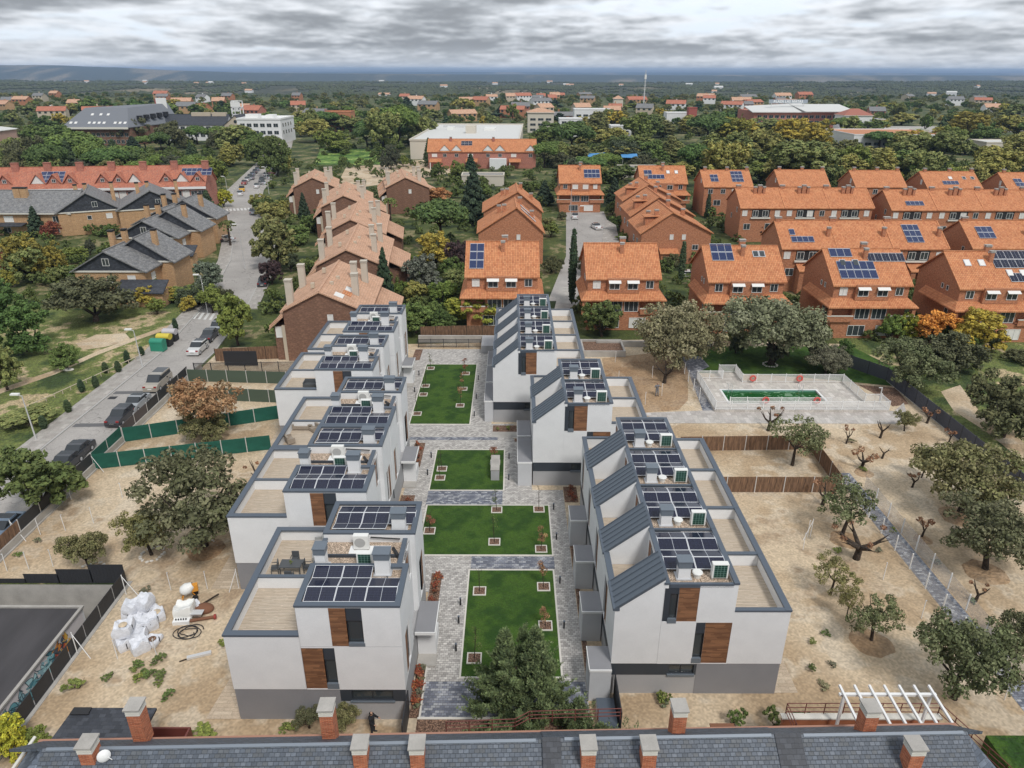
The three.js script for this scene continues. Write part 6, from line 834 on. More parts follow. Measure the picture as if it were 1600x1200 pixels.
  put('far_woodland', KIND.farTree.list[0].crown, 0, 900, () => { const f = 540 + 640 * Math.pow(rnd(), 0.8); return [rr(-0.85, 0.85) * f, -0.5, f, rr(0.5, 1.1), rr(0.7, 1.0)]; }); put('far_woodland_001', KIND.farDark.list[0].crown, 0, 900, () => { const f = 540 + 640 * Math.pow(rnd(), 0.8); return [rr(-0.85, 0.85) * f, -0.5, f, rr(0.5, 1.1), rr(0.65, 0.95)]; });
  put('town_undergrowth', KIND.farGreen.list[0].crown, 0, 900, () => { for (;;) { const f = rr(235, 560), x = rr(-0.75, 0.75) * f; if (Math.abs(x + 0.3 * f + 6) < 20 || (x > -50 && x < 14 && f > 285 && f < 460) || (x > -120 && x < -20 && f < 320) || (x < -180 && f > 385 && f < 470) || (x > 180 && f > 400)) continue; return [x, -0.6, f, rr(0.35, 0.75), rr(0.6, 0.9)]; } });
  put('garden_undergrowth', KIND.shrub.list[0].crown, 0, 1500, () => { for (;;) { const f = rr(103, 330), x = rr(-0.72, 0.72) * f; if (f < 125 && x > -30 && x < 26 && f < 112) continue; const rx = f < 98 ? -47.6 : f < 174 ? -47.6 - (f - 98) * 0.216 : -64 - (f - 174) * 0.34; if (Math.abs(x - rx) < 8) continue; if (x > 5 && x < 27 && f > 118 && f < 212) continue; if (x < rx && f < 121) continue; return [x, -0.05, f, rr(1.0, 2.6), rr(0.7, 1.3)]; } });
}
// ---------------------------------------------------------------- walls, fences, pool, courtyard fittings
const meshGlass = (c, o) => std({ color: c, transparent: true, opacity: o, roughness: 0.7 });
function fence(name, label, cat, pts, h, bay, post, panel, opt = {}) {          // posts and one panel part for each bay along a line of [x,f] points
  const o = thing(name, label, cat, pts[0][0], opt.y || 0, pts[0][1], 0, opt.group), O = pts[0], t = opt.t ?? 0.04;
  for (let s = 0; s < pts.length - 1; s++) {
    const [xa, fa] = pts[s], [xb, fb] = pts[s + 1], L = Math.hypot(xb - xa, fb - fa), n = Math.max(1, Math.round(L / bay)), ang = Math.atan2(fb - fa, xb - xa);
    for (let i = 0; i < n; i++) {
      const p = (k) => [xa + (xb - xa) * k / n - O[0], fa + (fb - fa) * k / n - O[1]], [px, pf] = p(i), b = L / n, place = (m) => { m.position.set(px, 0, -pf); m.rotation.y = ang; return m; };
      if (post) place(part(o, 'post', [bx(-0.04, 0.04, 0, h + (opt.cap ?? 0.08), -0.04, 0.04)], post));
      let g; if (opt.bars) { g = [bx(0.04, b - 0.04, h - 0.06, h, -0.02, 0.02), bx(0.04, b - 0.04, 0.08, 0.14, -0.02, 0.02)]; const q = Math.round(b / opt.bars); for (let k = 0; k < q; k++) g.push(bx(0.06 + k * (b - 0.1) / q, 0.06 + k * (b - 0.1) / q + (opt.bw ?? 0.03), 0.14, h - 0.06, -0.012, 0.012)); }
      else if (opt.slats) { g = []; for (let k = 0; k < opt.slats; k++) g.push(bx(0.04, b - 0.04, 0.1 + k * (h - 0.1) / opt.slats, 0.1 + k * (h - 0.1) / opt.slats + (h / opt.slats) * 0.82, -0.02, 0.02)); }
      else g = [bx(0.045, b - 0.045, opt.lift ?? 0.03, h + (opt.jag ? (lattice(i, s, 3) - 0.5) * opt.jag : 0), -t / 2, t / 2)];
      place(part(o, 'panel', g, Array.isArray(panel) ? panel[(i + s) % panel.length] : panel));
    }
  }
  return o;
}
{
  // boundary wall to the street, with screens on it
  const w = thing('boundary_wall', 'long low concrete wall between street and sandy plot', 'wall', -43.2, 0, 20); part(w, 'wall', [bx(-0.15, 0.15, -0.2, 0.75, 0, 72)], M.concrete); part(w, 'footing', [bx(0.15, 0.3, -0.2, 0.12, 28, 72)], M.concrete);
  const scr = [[46, 52.5, M.reed, 'brown street screen beside the nearest parked car'], [52.5, 64.4, M.blackFence, 'black street screen behind the dense left oak'], [64.4, 70.4, M.greenMesh, 'green street screen between the two green mesh fences'], [70.4, 76.5, M.rust, 'brown street screen beside the dark hatchback'], [76.5, 88, M.blackFence, 'black street screen beside the pale van']];
  for (const [a, b, m, l] of scr) fence('street_screen', l, 'fence', [[-43.2, a], [-43.2, b]], 1.15, 3, M.steel, m === M.rust ? std({ color: rgb(0.09, 0.075, 0.072) }) : m, { y: 0.75, group: 'screens on the street wall' });
  fence('mesh_fence', 'front green mesh fence across the left plot, seven pale posts', 'fence', [at(147, 735), at(425, 703)], 1.75, 2.5, M.steel, [M.greenMesh], { group: 'green mesh fences' });
  fence('mesh_fence', 'second green mesh fence across the left plot, below the rusty oak', 'fence', [at(195, 692), at(437, 655)], 1.75, 2.6, M.steel, M.greenMesh, { group: 'green mesh fences' });
  fence('mesh_fence', 'olive mesh fence behind the rusty oak', 'fence', [[-43, 82], [-27.6, 80.6]], 1.7, 2.6, M.steel, M.oliveMesh, { group: 'green mesh fences' });
  fence('mesh_fence', 'rearmost olive mesh fence below the black railing', 'fence', [[-43, 87.4], [-27, 86.4]], 1.7, 2.6, M.steel, M.oliveMesh, { group: 'green mesh fences' });
  solo('retaining_wall', 'pale low retaining wall under the black railing', 'wall', [bx(-43, -25.5, 0, 0.5, 88.6, 88.9)], M.concrete);
  fence('black_railing', 'black bar railing behind the left plot', 'fence', [[-43, 89.6], [-25, 90.4]], 1.7, 2.4, M.blackFence, M.blackFence, { bars: 0.13, bw: 0.05 });
  solo('black_screen', 'solid black screen panel beyond the black railing', 'fence', [bx(-40, -35.4, 0.2, 2.3, 92.5, 92.6)], M.blackFence);
  fence('reed_fence', 'brown reed fence behind the rearmost left houses', 'fence', [[-42, 94.5], [-26, 96.5]], 1.9, 2.4, M.bark, M.reed, { group: 'reed fences', jag: 0.15 });
  fence('reed_fence', 'brown reed fence at the rear of the court', 'fence', [[-14, 103.4], [-2.2, 103.8]], 2.2, 2.4, M.bark, M.reed, { group: 'reed fences', jag: 0.2 });
  solo('rear_wall', 'pale concrete wall at the rear of the court', 'wall', [bx(-14.2, -2.2, 0, 1.1, 102.3, 102.6)], M.concrete);
  fence('bar_railing', 'dark bar railing at the rear of the far lawn', 'fence', [[-14, 100.2], [-4.6, 100.2]], 1.3, 1.9, M.blackFence, M.blackFence, { bars: 0.16, bw: 0.06 });
  solo('gate_block', 'grey flat gatehouse block at the rear right of far lawn', 'gatehouse', [bx(-4.5, -2.5, 0, 1.2, 97.8, 102.2)], M.baseLight);
  // sunken neighbour: retaining walls, dark roof, graffiti wall, black fence
  const rw = thing('retaining_wall', 'pale retaining wall round the sunken yard at lower left', 'wall', -30.9, 0, 15); part(rw, 'side_wall', [bx(-0.15, 0.25, -4.4, 0.06, 0, 31.7)], M.concrete); part(rw, 'back_wall', [bx(-12.2, -0.15, -4.4, -0.1, 31.4, 31.7)], M.concrete);
  const nb = thing('flat_roof_garage', 'dark flat-roofed building with graffiti wall in the sunken yard', 'building', -37.5, -3.0, 15); part(nb, 'wall', [bx(-5.5, 4.3, -1.4, 2.75, 0, 28.8)], M.white);
  part(nb, 'roof', [bx(-5.5, 4.35, 2.75, 2.85, 0, 28.9)], std({ map: tex(512, 512, (i, j, u, v) => { const a = fbm(u * 3, v * 5, 95, 5, 3), b = fbm(u * 12, v * 4, 96, 4, 12); return mix3(shade([70, 68, 70], 0.8 + 0.4 * b), [136, 118, 100], sstep(0.58, 0.75, a)); }, 16, 20), roughness: 0.95 })); part(nb, 'roof_edge', [bx(4.2, 4.42, 2.85, 3.0, 0, 28.9), bx(-5.5, 4.2, 2.85, 3.0, 28.7, 28.9)], M.concrete);
  { const cv = document.createElement('canvas'); cv.width = 1024; cv.height = 128; const c = cv.getContext('2d'); c.fillStyle = '#dcd6d6'; c.fillRect(0, 0, 1024, 128); reseed(9);
    const blob = (x0, x1, cols, n) => { for (let i = 0; i < n; i++) { const x = rr(x0, x1), y = rr(28, 100); c.beginPath(); c.moveTo(x, y); for (let k = 0; k < 4; k++) c.quadraticCurveTo(x + rr(-46, 46), y + rr(-44, 44), x + rr(-34, 34), y + rr(-40, 40)); c.closePath(); c.fillStyle = cols[i % cols.length]; c.fill(); c.lineWidth = 3; c.strokeStyle = 'rgba(40,60,70,0.8)'; if (i % 2) c.stroke(); } };
    blob(520, 830, ['#8fc4cc', '#6fa9b4', '#b7dce0', '#4f8793', '#93b8c2'], 46); blob(450, 520, ['#c9694a', '#d98a62', '#8c3d33'], 14); blob(840, 930, ['#d9903e', '#c8583c', '#e0b04c', '#59606a'], 18); blob(410, 450, ['#c9694a', '#e8b7a8'], 6);
    const t = new THREE.CanvasTexture(cv); t.colorSpace = THREE.SRGBColorSpace; part(nb, 'graffiti', [poly([[[4.304, 0.7, 8], [4.304, 0.7, 28.6], [4.304, 2.7, 28.6], [4.304, 2.7, 8]]], (v) => [(-v.z - 8) / 20.6, (v.y - 0.7) / 2])], std({ map: t })); }
  fence('board_fence', 'black board fence running along the sunken yard', 'fence', [[-30.9, 20], [-30.9, 46.4]], 1.3, 2.1, null, M.blackFence, { y: 0.06, bars: 0.3, bw: 0.27 });
  for (let k = 0; k < 4; k++) fence('board_fence', `black board fence step behind the sunken yard, ${['nearest the long fence', 'second step', 'third step', 'leftmost step'][k]}`, 'fence', [[-33.9 - k * 2.7, 46.55], [-31 - k * 2.7, 46.55]], 1.9 - k * 0.12, 2.8, null, M.blackFence, { y: -0.1 - k * 0.35, bars: 0.3, bw: 0.27, group: 'stepped black fence' });
  // right plot: reed enclosure, wire path fences, dark slatted fence
  fence('reed_fence', 'reed fence enclosure beside the near right row', 'fence', [[18.2, 60.3], [32.3, 60.3], [32.6, 69], [18.2, 68.6]], 1.75, 2.6, M.steel, M.reed, { group: 'reed fences' });
  const wire = meshGlass(rgb(0.62, 0.63, 0.64), 0.2);
  fence('wire_fence', 'white wire fence on the left of the grey path', 'fence', [[33.1, 36], [33.1, 63.5]], 1.5, 2.6, M.whitePaint, wire, { group: 'white wire fences', t: 0.01 }); fence('wire_fence', 'white wire fence on the right of the grey path', 'fence', [[34.9, 36], [34.9, 61]], 1.5, 2.6, M.whitePaint, wire, { group: 'white wire fences', t: 0.01 });
  fence('slatted_fence', 'long dark slatted fence between orchard and meadow', 'fence', [[50.2, 54], [50.0, 88], [44, 97]], 1.9, 2.5, M.blackFence, std({ color: rgb(0.075, 0.08, 0.1) }), { slats: 11 });
  solo('fence_kerb', 'pale kerb under the dark slatted fence', 'kerb', [bx(50.0, 50.4, -0.1, 0.12, 54, 88)], M.concrete);
  fence('wire_fence', 'white wire fence at the corner of the brown plot', 'fence', [at(1064, 572), at(1075, 596), at(1102, 640)], 1.6, 2.6, M.whitePaint, wire, { group: 'white wire fences', t: 0.01 });
  solo('retaining_wall', 'pale low wall behind the brown plot', 'wall', [bx(12.6, 30, 0, 0.9, 100.6, 101)], M.concrete); const pb = thing('planter_box', 'low concrete planter wall right behind the far white row', 'planter', 10.2, 0, 96.5); part(pb, 'wall', ring(0, 6.2, 0, 5, 0.25, 0, 0.9), M.concrete); part(pb, 'soil', [bx(0.25, 5.95, 0, 0.6, 0.25, 4.75)], M.mulch);
  // pool
  const deck = [[24.57, 78.3], [45.75, 78.3], [45.75, 80.63], [43.8, 80.63], [43.7, 86.84], [30.46, 86.84], [30.46, 90.1], [28, 90.1], [28, 88], [24.57, 88]], hole = [[26.95, 80.3], [39.05, 80.3], [39.05, 84.2], [26.95, 84.2]];
  { const s = new THREE.Shape(deck.map((p) => new THREE.Vector2(...p))); s.holes.push(new THREE.Path(hole.map((p) => new THREE.Vector2(...p)).reverse())); const g = new THREE.ExtrudeGeometry(s, { depth: 0.3, bevelEnabled: false }); g.rotateX(-Math.PI / 2); setting('pool_deck', [planarUV(flat(g))], std({ map: M.pavement.map, color: rgb(1.45, 1.45, 1.45), roughness: 0.8 })); }
  const pool = thing('swimming_pool', 'rectangular swimming pool with murky green water and floating leaves', 'pool', 33, 0, 82.2);
  part(pool, 'water', [bx(-6.04, 6.04, 0.0, 0.12, -1.9, 1.99)], std({ map: tex(512, 256, (i, j, u, v) => { const a = fbm(u * 6, v * 3, 61, 5, 6), b = fbm(u * 30, v * 12, 63, 4, 30); return mix3(mix3([28, 78, 40], [46, 100, 52], a), [118, 150, 122], sstep(0.56, 0.68, b * 0.6 + a * 0.4)); }, 12.1, 4), roughness: 0.08 }));
  part(pool, 'coping', ring(-6.3, 6.3, -2.15, 2.25, 0.26, 0.3, 0.34), M.whitePaint); part(pool, 'tile_wall', [bx(-6.05, 6.05, 0.12, 0.3, 1.97, 2.0)], std({ color: rgb(0.16, 0.33, 0.28) }));
  for (const x of [-5.2, 3.9]) { const l = part(pool, 'ladder', [tube([x, 0.1, 1.9], [x, 1.1, 2.0], 0.03, 0.03), tube([x, 1.1, 2.0], [x, 1.0, 2.6], 0.03, 0.03), tube([x, 1.0, 2.6], [x, 0.3, 2.7], 0.03, 0.03), tube([x + 0.5, 0.1, 1.9], [x + 0.5, 1.1, 2.0], 0.03, 0.03), tube([x + 0.5, 1.1, 2.0], [x + 0.5, 1.0, 2.6], 0.03, 0.03), tube([x + 0.5, 1.0, 2.6], [x + 0.5, 0.3, 2.7], 0.03, 0.03), tube([x, 0.45, 1.93], [x + 0.5, 0.45, 1.93], 0.025, 0.025)], M.steel); void l; }
  fence('picket_fence', 'white picket fence around the pool deck', 'fence', [...deck, deck[0]].map((p) => [p[0] + (p[0] < 30 ? 0.08 : -0.08), p[1] + (p[1] < 80 ? 0.08 : -0.08)]), 1.15, 2.0, M.whitePaint, M.whitePaint, { y: 0.3, bars: 0.15, bw: 0.06 });
  fence('picket_fence', 'white picket fence along the near edge of the pool', 'fence', [[26.8, 79.9], [39.4, 79.9]], 0.95, 2.0, M.whitePaint, M.whitePaint, { y: 0.3, bars: 0.15, bw: 0.06 });
  for (const [u, v, l] of [[1176, 588, 'left red lifebuoy on the rear pool fence'], [1249, 587, 'right red lifebuoy on the rear pool fence'], [1196, 631, 'left red lifebuoy on the near pool fence'], [1276, 631, 'right red lifebuoy on the near pool fence']]) { const near = v > 600, f = near ? 79.8 : 86.6, x = (u - 800) * perPixel(f, 1); const g = new THREE.TorusGeometry(0.34, 0.12, 8, 16); g.translate(x, 0.98, -f + 0.14); solo('lifebuoy', l, 'lifebuoy', [g], std({ color: rgb(0.62, 0.12, 0.1) }), 'pool lifebuoys'); }
  // deck shower
  { const o = thing('deck_shower', 'slim pool shower post at the right of the deck', 'shower', 45.2, 0.3, 80); part(o, 'post', [bx(-0.05, 0.05, 0, 2.2, -0.05, 0.05)], M.steel); part(o, 'head', [bx(-0.4, 0.05, 2.2, 2.28, -0.06, 0.06)], M.steel); }
  // saplings in square pits on the lawns
  reseed(77); const pit = (u, v, kindOf, H, label) => {
    const [x, f] = at(u, v, 0.05), o = thing('young_tree', label, 'sapling', x, 0.05, f, 0, 'young trees on the lawns'), s = 0.52;
    part(o, 'pit_frame', ring(-s, s, -s, s, 0.09, 0, 0.07), M.border); part(o, 'mulch', [bx(-s + 0.09, s - 0.09, 0, 0.04, -s + 0.09, s - 0.09)], M.mulch);
    const lean = rr(-0.12, 0.12), st = [tube([0, 0, 0], [lean, H * 0.6, 0], 0.035, 0.025, 5), tube([lean, H * 0.6, 0], [lean * 1.4, H, 0.05], 0.025, 0.008, 4)]; for (let i = 0; i < 7; i++) { const y = H * rr(0.45, 0.9), a = rnd() * 6.28; st.push(tube([lean * y / H, y, 0], [lean * y / H + Math.cos(a) * 0.35, y + 0.4, Math.sin(a) * 0.35], 0.012, 0.005, 3)); } part(o, 'stem', st, M.bark);
    if (kindOf) { const cl = []; for (let i = 0; i < 8; i++) cl.push([rr(-0.28, 0.28) + lean, H * rr(0.38, 0.95), rr(-0.28, 0.28), rr(0.14, 0.28)]); const m = partOf(o, 'crown', leafCloud(cl, kindOf === 'sparse' ? 110 : 420, 0.055, kindOf === 'orange' ? [[0.36, 0.2, 0.1], [0.28, 0.15, 0.08], [0.4, 0.26, 0.12]] : kindOf === 'red' ? [[0.3, 0.12, 0.07], [0.24, 0.1, 0.06]] : C.green, { fill: 1 }), LEAF); void m; }
  };
  for (const a of [[750, 924, '', 2.3, 'bare sapling at the rear left of the nearest lawn'], [850, 917, 'orange', 2.6, 'orange-leaved sapling at the rear right of the nearest lawn'], [742, 1029, 'sparse', 2.9, 'leaning thin sapling at the front left of the nearest lawn'], [853, 978, 'orange', 2.0, 'bushy orange sapling behind the big juniper'], [671.6, 830, 'red', 2.0, 'reddish sapling at the left of the wide lawn'], [776.6, 797, 'sparse', 2.4, 'dark-leaved sapling at the rear middle of the wide lawn'], [842.5, 796, '', 2.6, 'bare sapling at the rear right of the wide lawn'], [773, 847, 'sparse', 3.0, 'pale-stemmed sapling in the middle of the wide lawn'], [846, 858, 'orange', 2.5, 'orange-leaved sapling at the right of the wide lawn'], [691, 733, '', 2.4, 'upper bare sapling on the small lawn'], [688, 747, '', 2.4, 'lower bare sapling on the small lawn'], [774, 723, 'red', 2.0, 'reddish sapling behind the grey box on the small lawn'],
    [673, 576, 'sparse', 2.2, 'rearmost left sapling on the far lawn'], [665, 603.5, '', 2.4, 'second left sapling on the far lawn'], [661.6, 617, '', 2.4, 'third left sapling on the far lawn'], [652, 647, '', 2.8, 'nearest left sapling on the far lawn'], [728, 584, 'red', 2.4, 'rear right sapling on the far lawn'], [724, 608, 'orange', 2.6, 'middle right sapling on the far lawn'], [719, 634, 'orange', 2.8, 'nearest right sapling on the far lawn']]) pit(...a);
  { const [x, f] = at(774, 748), o = thing('concrete_box', 'tall grey concrete box on the small lawn', 'box', x, 0.05, f - 0.4); part(o, 'body', [bx(-0.42, 0.42, 0, 1.15, 0, 3.0)], M.baseLight); part(o, 'lid', [bx(-0.45, 0.45, 1.15, 1.22, -0.03, 3.03)], M.concrete); }
  // bollard lights
  const B = [[-3.95, 39.2, 'left of the nearest lawn, front'], [-3.95, 42, 'left of the nearest lawn, second'], [-3.95, 44, 'left of the nearest lawn, rear'], [3.9, 41.5, 'right of the nearest lawn, front'], [3.9, 46.6, 'right of the nearest lawn, rear'], [3.95, 52.5, 'right of the wide lawn, front'], [3.95, 57.2, 'right of the wide lawn, rear'], [-8.6, 63.4, 'left of the small lawn, front'], [-8.6, 67, 'left of the small lawn, rear'], [-0.3, 62.5, 'right of the small lawn, front'], [-0.3, 66.8, 'right of the small lawn, rear'], [-12.5, 84, 'left of the far lawn, front'], [-12.6, 89.5, 'left of the far lawn, rear'], [-4.5, 77, 'right of the far lawn, front'], [-4.5, 82, 'right of the far lawn, middle'], [-4.5, 88, 'right of the far lawn, rear']];
  for (const [x, f, l] of B) { const o = thing('bollard', 'short black path bollard ' + l, 'bollard', x, 0.02, f, 0, 'path bollards'); part(o, 'post', [bx(-0.06, 0.06, 0, 0.62, -0.06, 0.06)], M.black); part(o, 'cap', [bx(-0.075, 0.075, 0.62, 0.68, -0.075, 0.075)], M.cap); }
  // shrubs in the beds
  reseed(31); const beds = [['redShrub', -6.25, 34.2, 37.6, 6, 'in the bed beside the front left house'], ['redShrub', -6.1, 41.8, 47.4, 7, 'in the bed behind the front porch'], ['redShrub', -10.1, 50.5, 59, 7, 'in the bed before the second left house'], ['redShrub', -10.2, 65.4, 70, 5, 'in the bed before the third left house'], ['redShrub', 5.8, 58.6, 61, 4, 'in the bed between the right rows'], ['greyShrub', -6.2, 33.8, 38, 4, 'of grey leaf beside the front left house'], ['shrub', 1.2, 73.2, 74.5, 5, 'on the strip below the far right row'], ['redShrub', -13.8, 74.5, 78, 4, 'in the bed before the fourth left house']];
  for (const [k, x, f0, f1, n, where] of beds) for (let i = 0; i < n; i++) { const xx = k === 'shrub' ? -1.6 + i * 1.2 : x + rr(-0.2, 0.2), ff = f0 + (f1 - f0) * (i + 0.5) / n; tree(k, k === 'redShrub' ? 'red_shrub' : k === 'greyShrub' ? 'grey_shrub' : 'shrub', `low ${k === 'redShrub' ? 'red' : 'green'} shrub, ${ordinal(i)} from the front ${where}`, xx, ff, rr(0.3, 0.7), rr(0.5, 1.0), 'bed shrubs'); }
  // gates and side stairs by the right row
  const st = thing('cellar_entry', 'dark cellar entry box at the corner of the near right row', 'entry', 5.5, 0, 31.9); part(st, 'roof', [bx(0, 1.15, 0.5, 0.62, 0, 2.6)], M.cap); part(st, 'wall', [bx(0, 0.1, 0, 0.5, 0, 2.6)], M.whitePaint); solo('black_gate', 'black metal gate wall at the corner of the near right row', 'gate', [bx(6.75, 6.82, 0, 1.9, 32.2, 35.3)], M.blackFence); solo('black_gate', 'black metal gate wall at the corner of the front left house', 'gate', [bx(-6.62, -6.55, 0, 1.9, 31.2, 33.9)], M.blackFence);
}
// ---------------------------------------------------------------- vehicles, street furniture, people, site clutter
const carGlass = new THREE.MeshPhysicalMaterial({ color: rgb(0.03, 0.035, 0.04), roughness: 0.05, specularIntensity: 1 });
const tyreGeo = (() => { const g = new THREE.CylinderGeometry(0.32, 0.32, 0.22, 18); g.rotateZ(Math.PI / 2); return flat(g); })(), rimGeo = (() => { const g = new THREE.CylinderGeometry(0.2, 0.2, 0.235, 12); g.rotateZ(Math.PI / 2); return flat(g); })();
function carBody(L, Wd, prof) { const s = new THREE.Shape(prof.map(([a, b]) => new THREE.Vector2(a, b))), g = new THREE.ExtrudeGeometry(s, { depth: Wd - 0.16, bevelEnabled: true, bevelSize: 0.07, bevelThickness: 0.08, bevelSegments: 2, steps: 1 }); g.translate(0, 0, -(Wd - 0.16) / 2); g.rotateY(-Math.PI / 2); return planarUV(flat(g)); }
const carTypes = {      // side profiles, nose towards +f
  sedan: { L: 4.5, W: 1.78, body: [[-2.2, 0.3], [-2.2, 0.82], [-2.05, 0.92], [-1.5, 0.95], [0.9, 0.93], [1.9, 0.78], [2.2, 0.6], [2.2, 0.3]], cabin: [[-1.72, 0.93], [-1.05, 1.38], [0.15, 1.4], [1.0, 0.92]] },
  hatch: { L: 4.1, W: 1.76, body: [[-2.0, 0.3], [-2.02, 0.9], [-1.85, 0.98], [0.95, 0.95], [1.75, 0.82], [2.02, 0.62], [2.02, 0.3]], cabin: [[-1.95, 0.95], [-1.62, 1.42], [0.1, 1.45], [1.05, 0.94]] },
  van: { L: 4.7, W: 1.86, body: [[-2.3, 0.3], [-2.32, 1.05], [1.2, 1.05], [1.95, 0.92], [2.3, 0.7], [2.3, 0.3]], cabin: [[-2.25, 1.03], [-2.05, 1.74], [0.5, 1.76], [1.4, 1.03]] },
};
for (const t of Object.values(carTypes)) {
  t.bodyG = carBody(t.L, t.W, t.body); const c = t.cabin, roofC = [[c[1][0] + 0.05, c[1][1] - 0.07], [c[1][0] + 0.08, c[1][1] + 0.0], [c[2][0] - 0.04, c[2][1] + 0.0], [c[2][0] + 0.02, c[2][1] - 0.07]];
  t.cabG = carBody(t.L, t.W - 0.2, c); t.roofG = carBody(t.L, t.W - 0.17, roofC.map(([a, b]) => [a, b + 0.0]));
}
const paint = new Map(), paintOf = (c) => { const k = c.join(); if (!paint.has(k)) paint.set(k, new THREE.MeshPhysicalMaterial({ color: rgb(...c), roughness: 0.35, metalness: 0.3, clearcoat: 0.8, clearcoatRoughness: 0.08 })); return paint.get(k); };
const lampW = std({ color: rgb(0.75, 0.75, 0.72), roughness: 0.2 }), lampR = std({ color: rgb(0.3, 0.02, 0.02), roughness: 0.25 }), plateM = std({ color: rgb(0.75, 0.75, 0.72) });
function car(type, col, label, x, f, turn, group, y = -0.02) {
  const t = carTypes[type], o = thing('parked_car', label, 'car', x, y, f, turn, group), h = t.W / 2;
  partOf(o, 'body', t.bodyG, paintOf(col)); partOf(o, 'window_glass', t.cabG, carGlass); partOf(o, 'roof', t.roofG, paintOf(col));
  for (const [sx, sf] of [[-1, 1], [1, 1], [-1, -1], [1, -1]]) { const w = partOf(o, 'wheel', tyreGeo, M.black); w.position.set(sx * (h - 0.1), 0.32, -sf * t.L * 0.3); partOf(w, 'rim', rimGeo, M.alu); }
  for (const s of [-1, 1]) { part(o, 'headlight', [bx(s * h * 0.72 - 0.2, s * h * 0.72 + 0.2, 0.6, 0.76, t.L / 2 - 0.12, t.L / 2 + 0.05)], lampW); part(o, 'tail_light', [bx(s * h * 0.76 - 0.16, s * h * 0.76 + 0.16, 0.72, 0.9, -t.L / 2 - 0.02, -t.L / 2 + 0.12)], lampR); part(o, 'mirror', [bx(s * (h + 0.08) - 0.09, s * (h + 0.08) + 0.09, 0.98, 1.1, 0.62, 0.74)], M.black); }
  part(o, 'licence_plate', [bx(-0.26, 0.26, 0.5, 0.62, -t.L / 2 - 0.04, -t.L / 2 + 0.02)], plateM); return o;
}
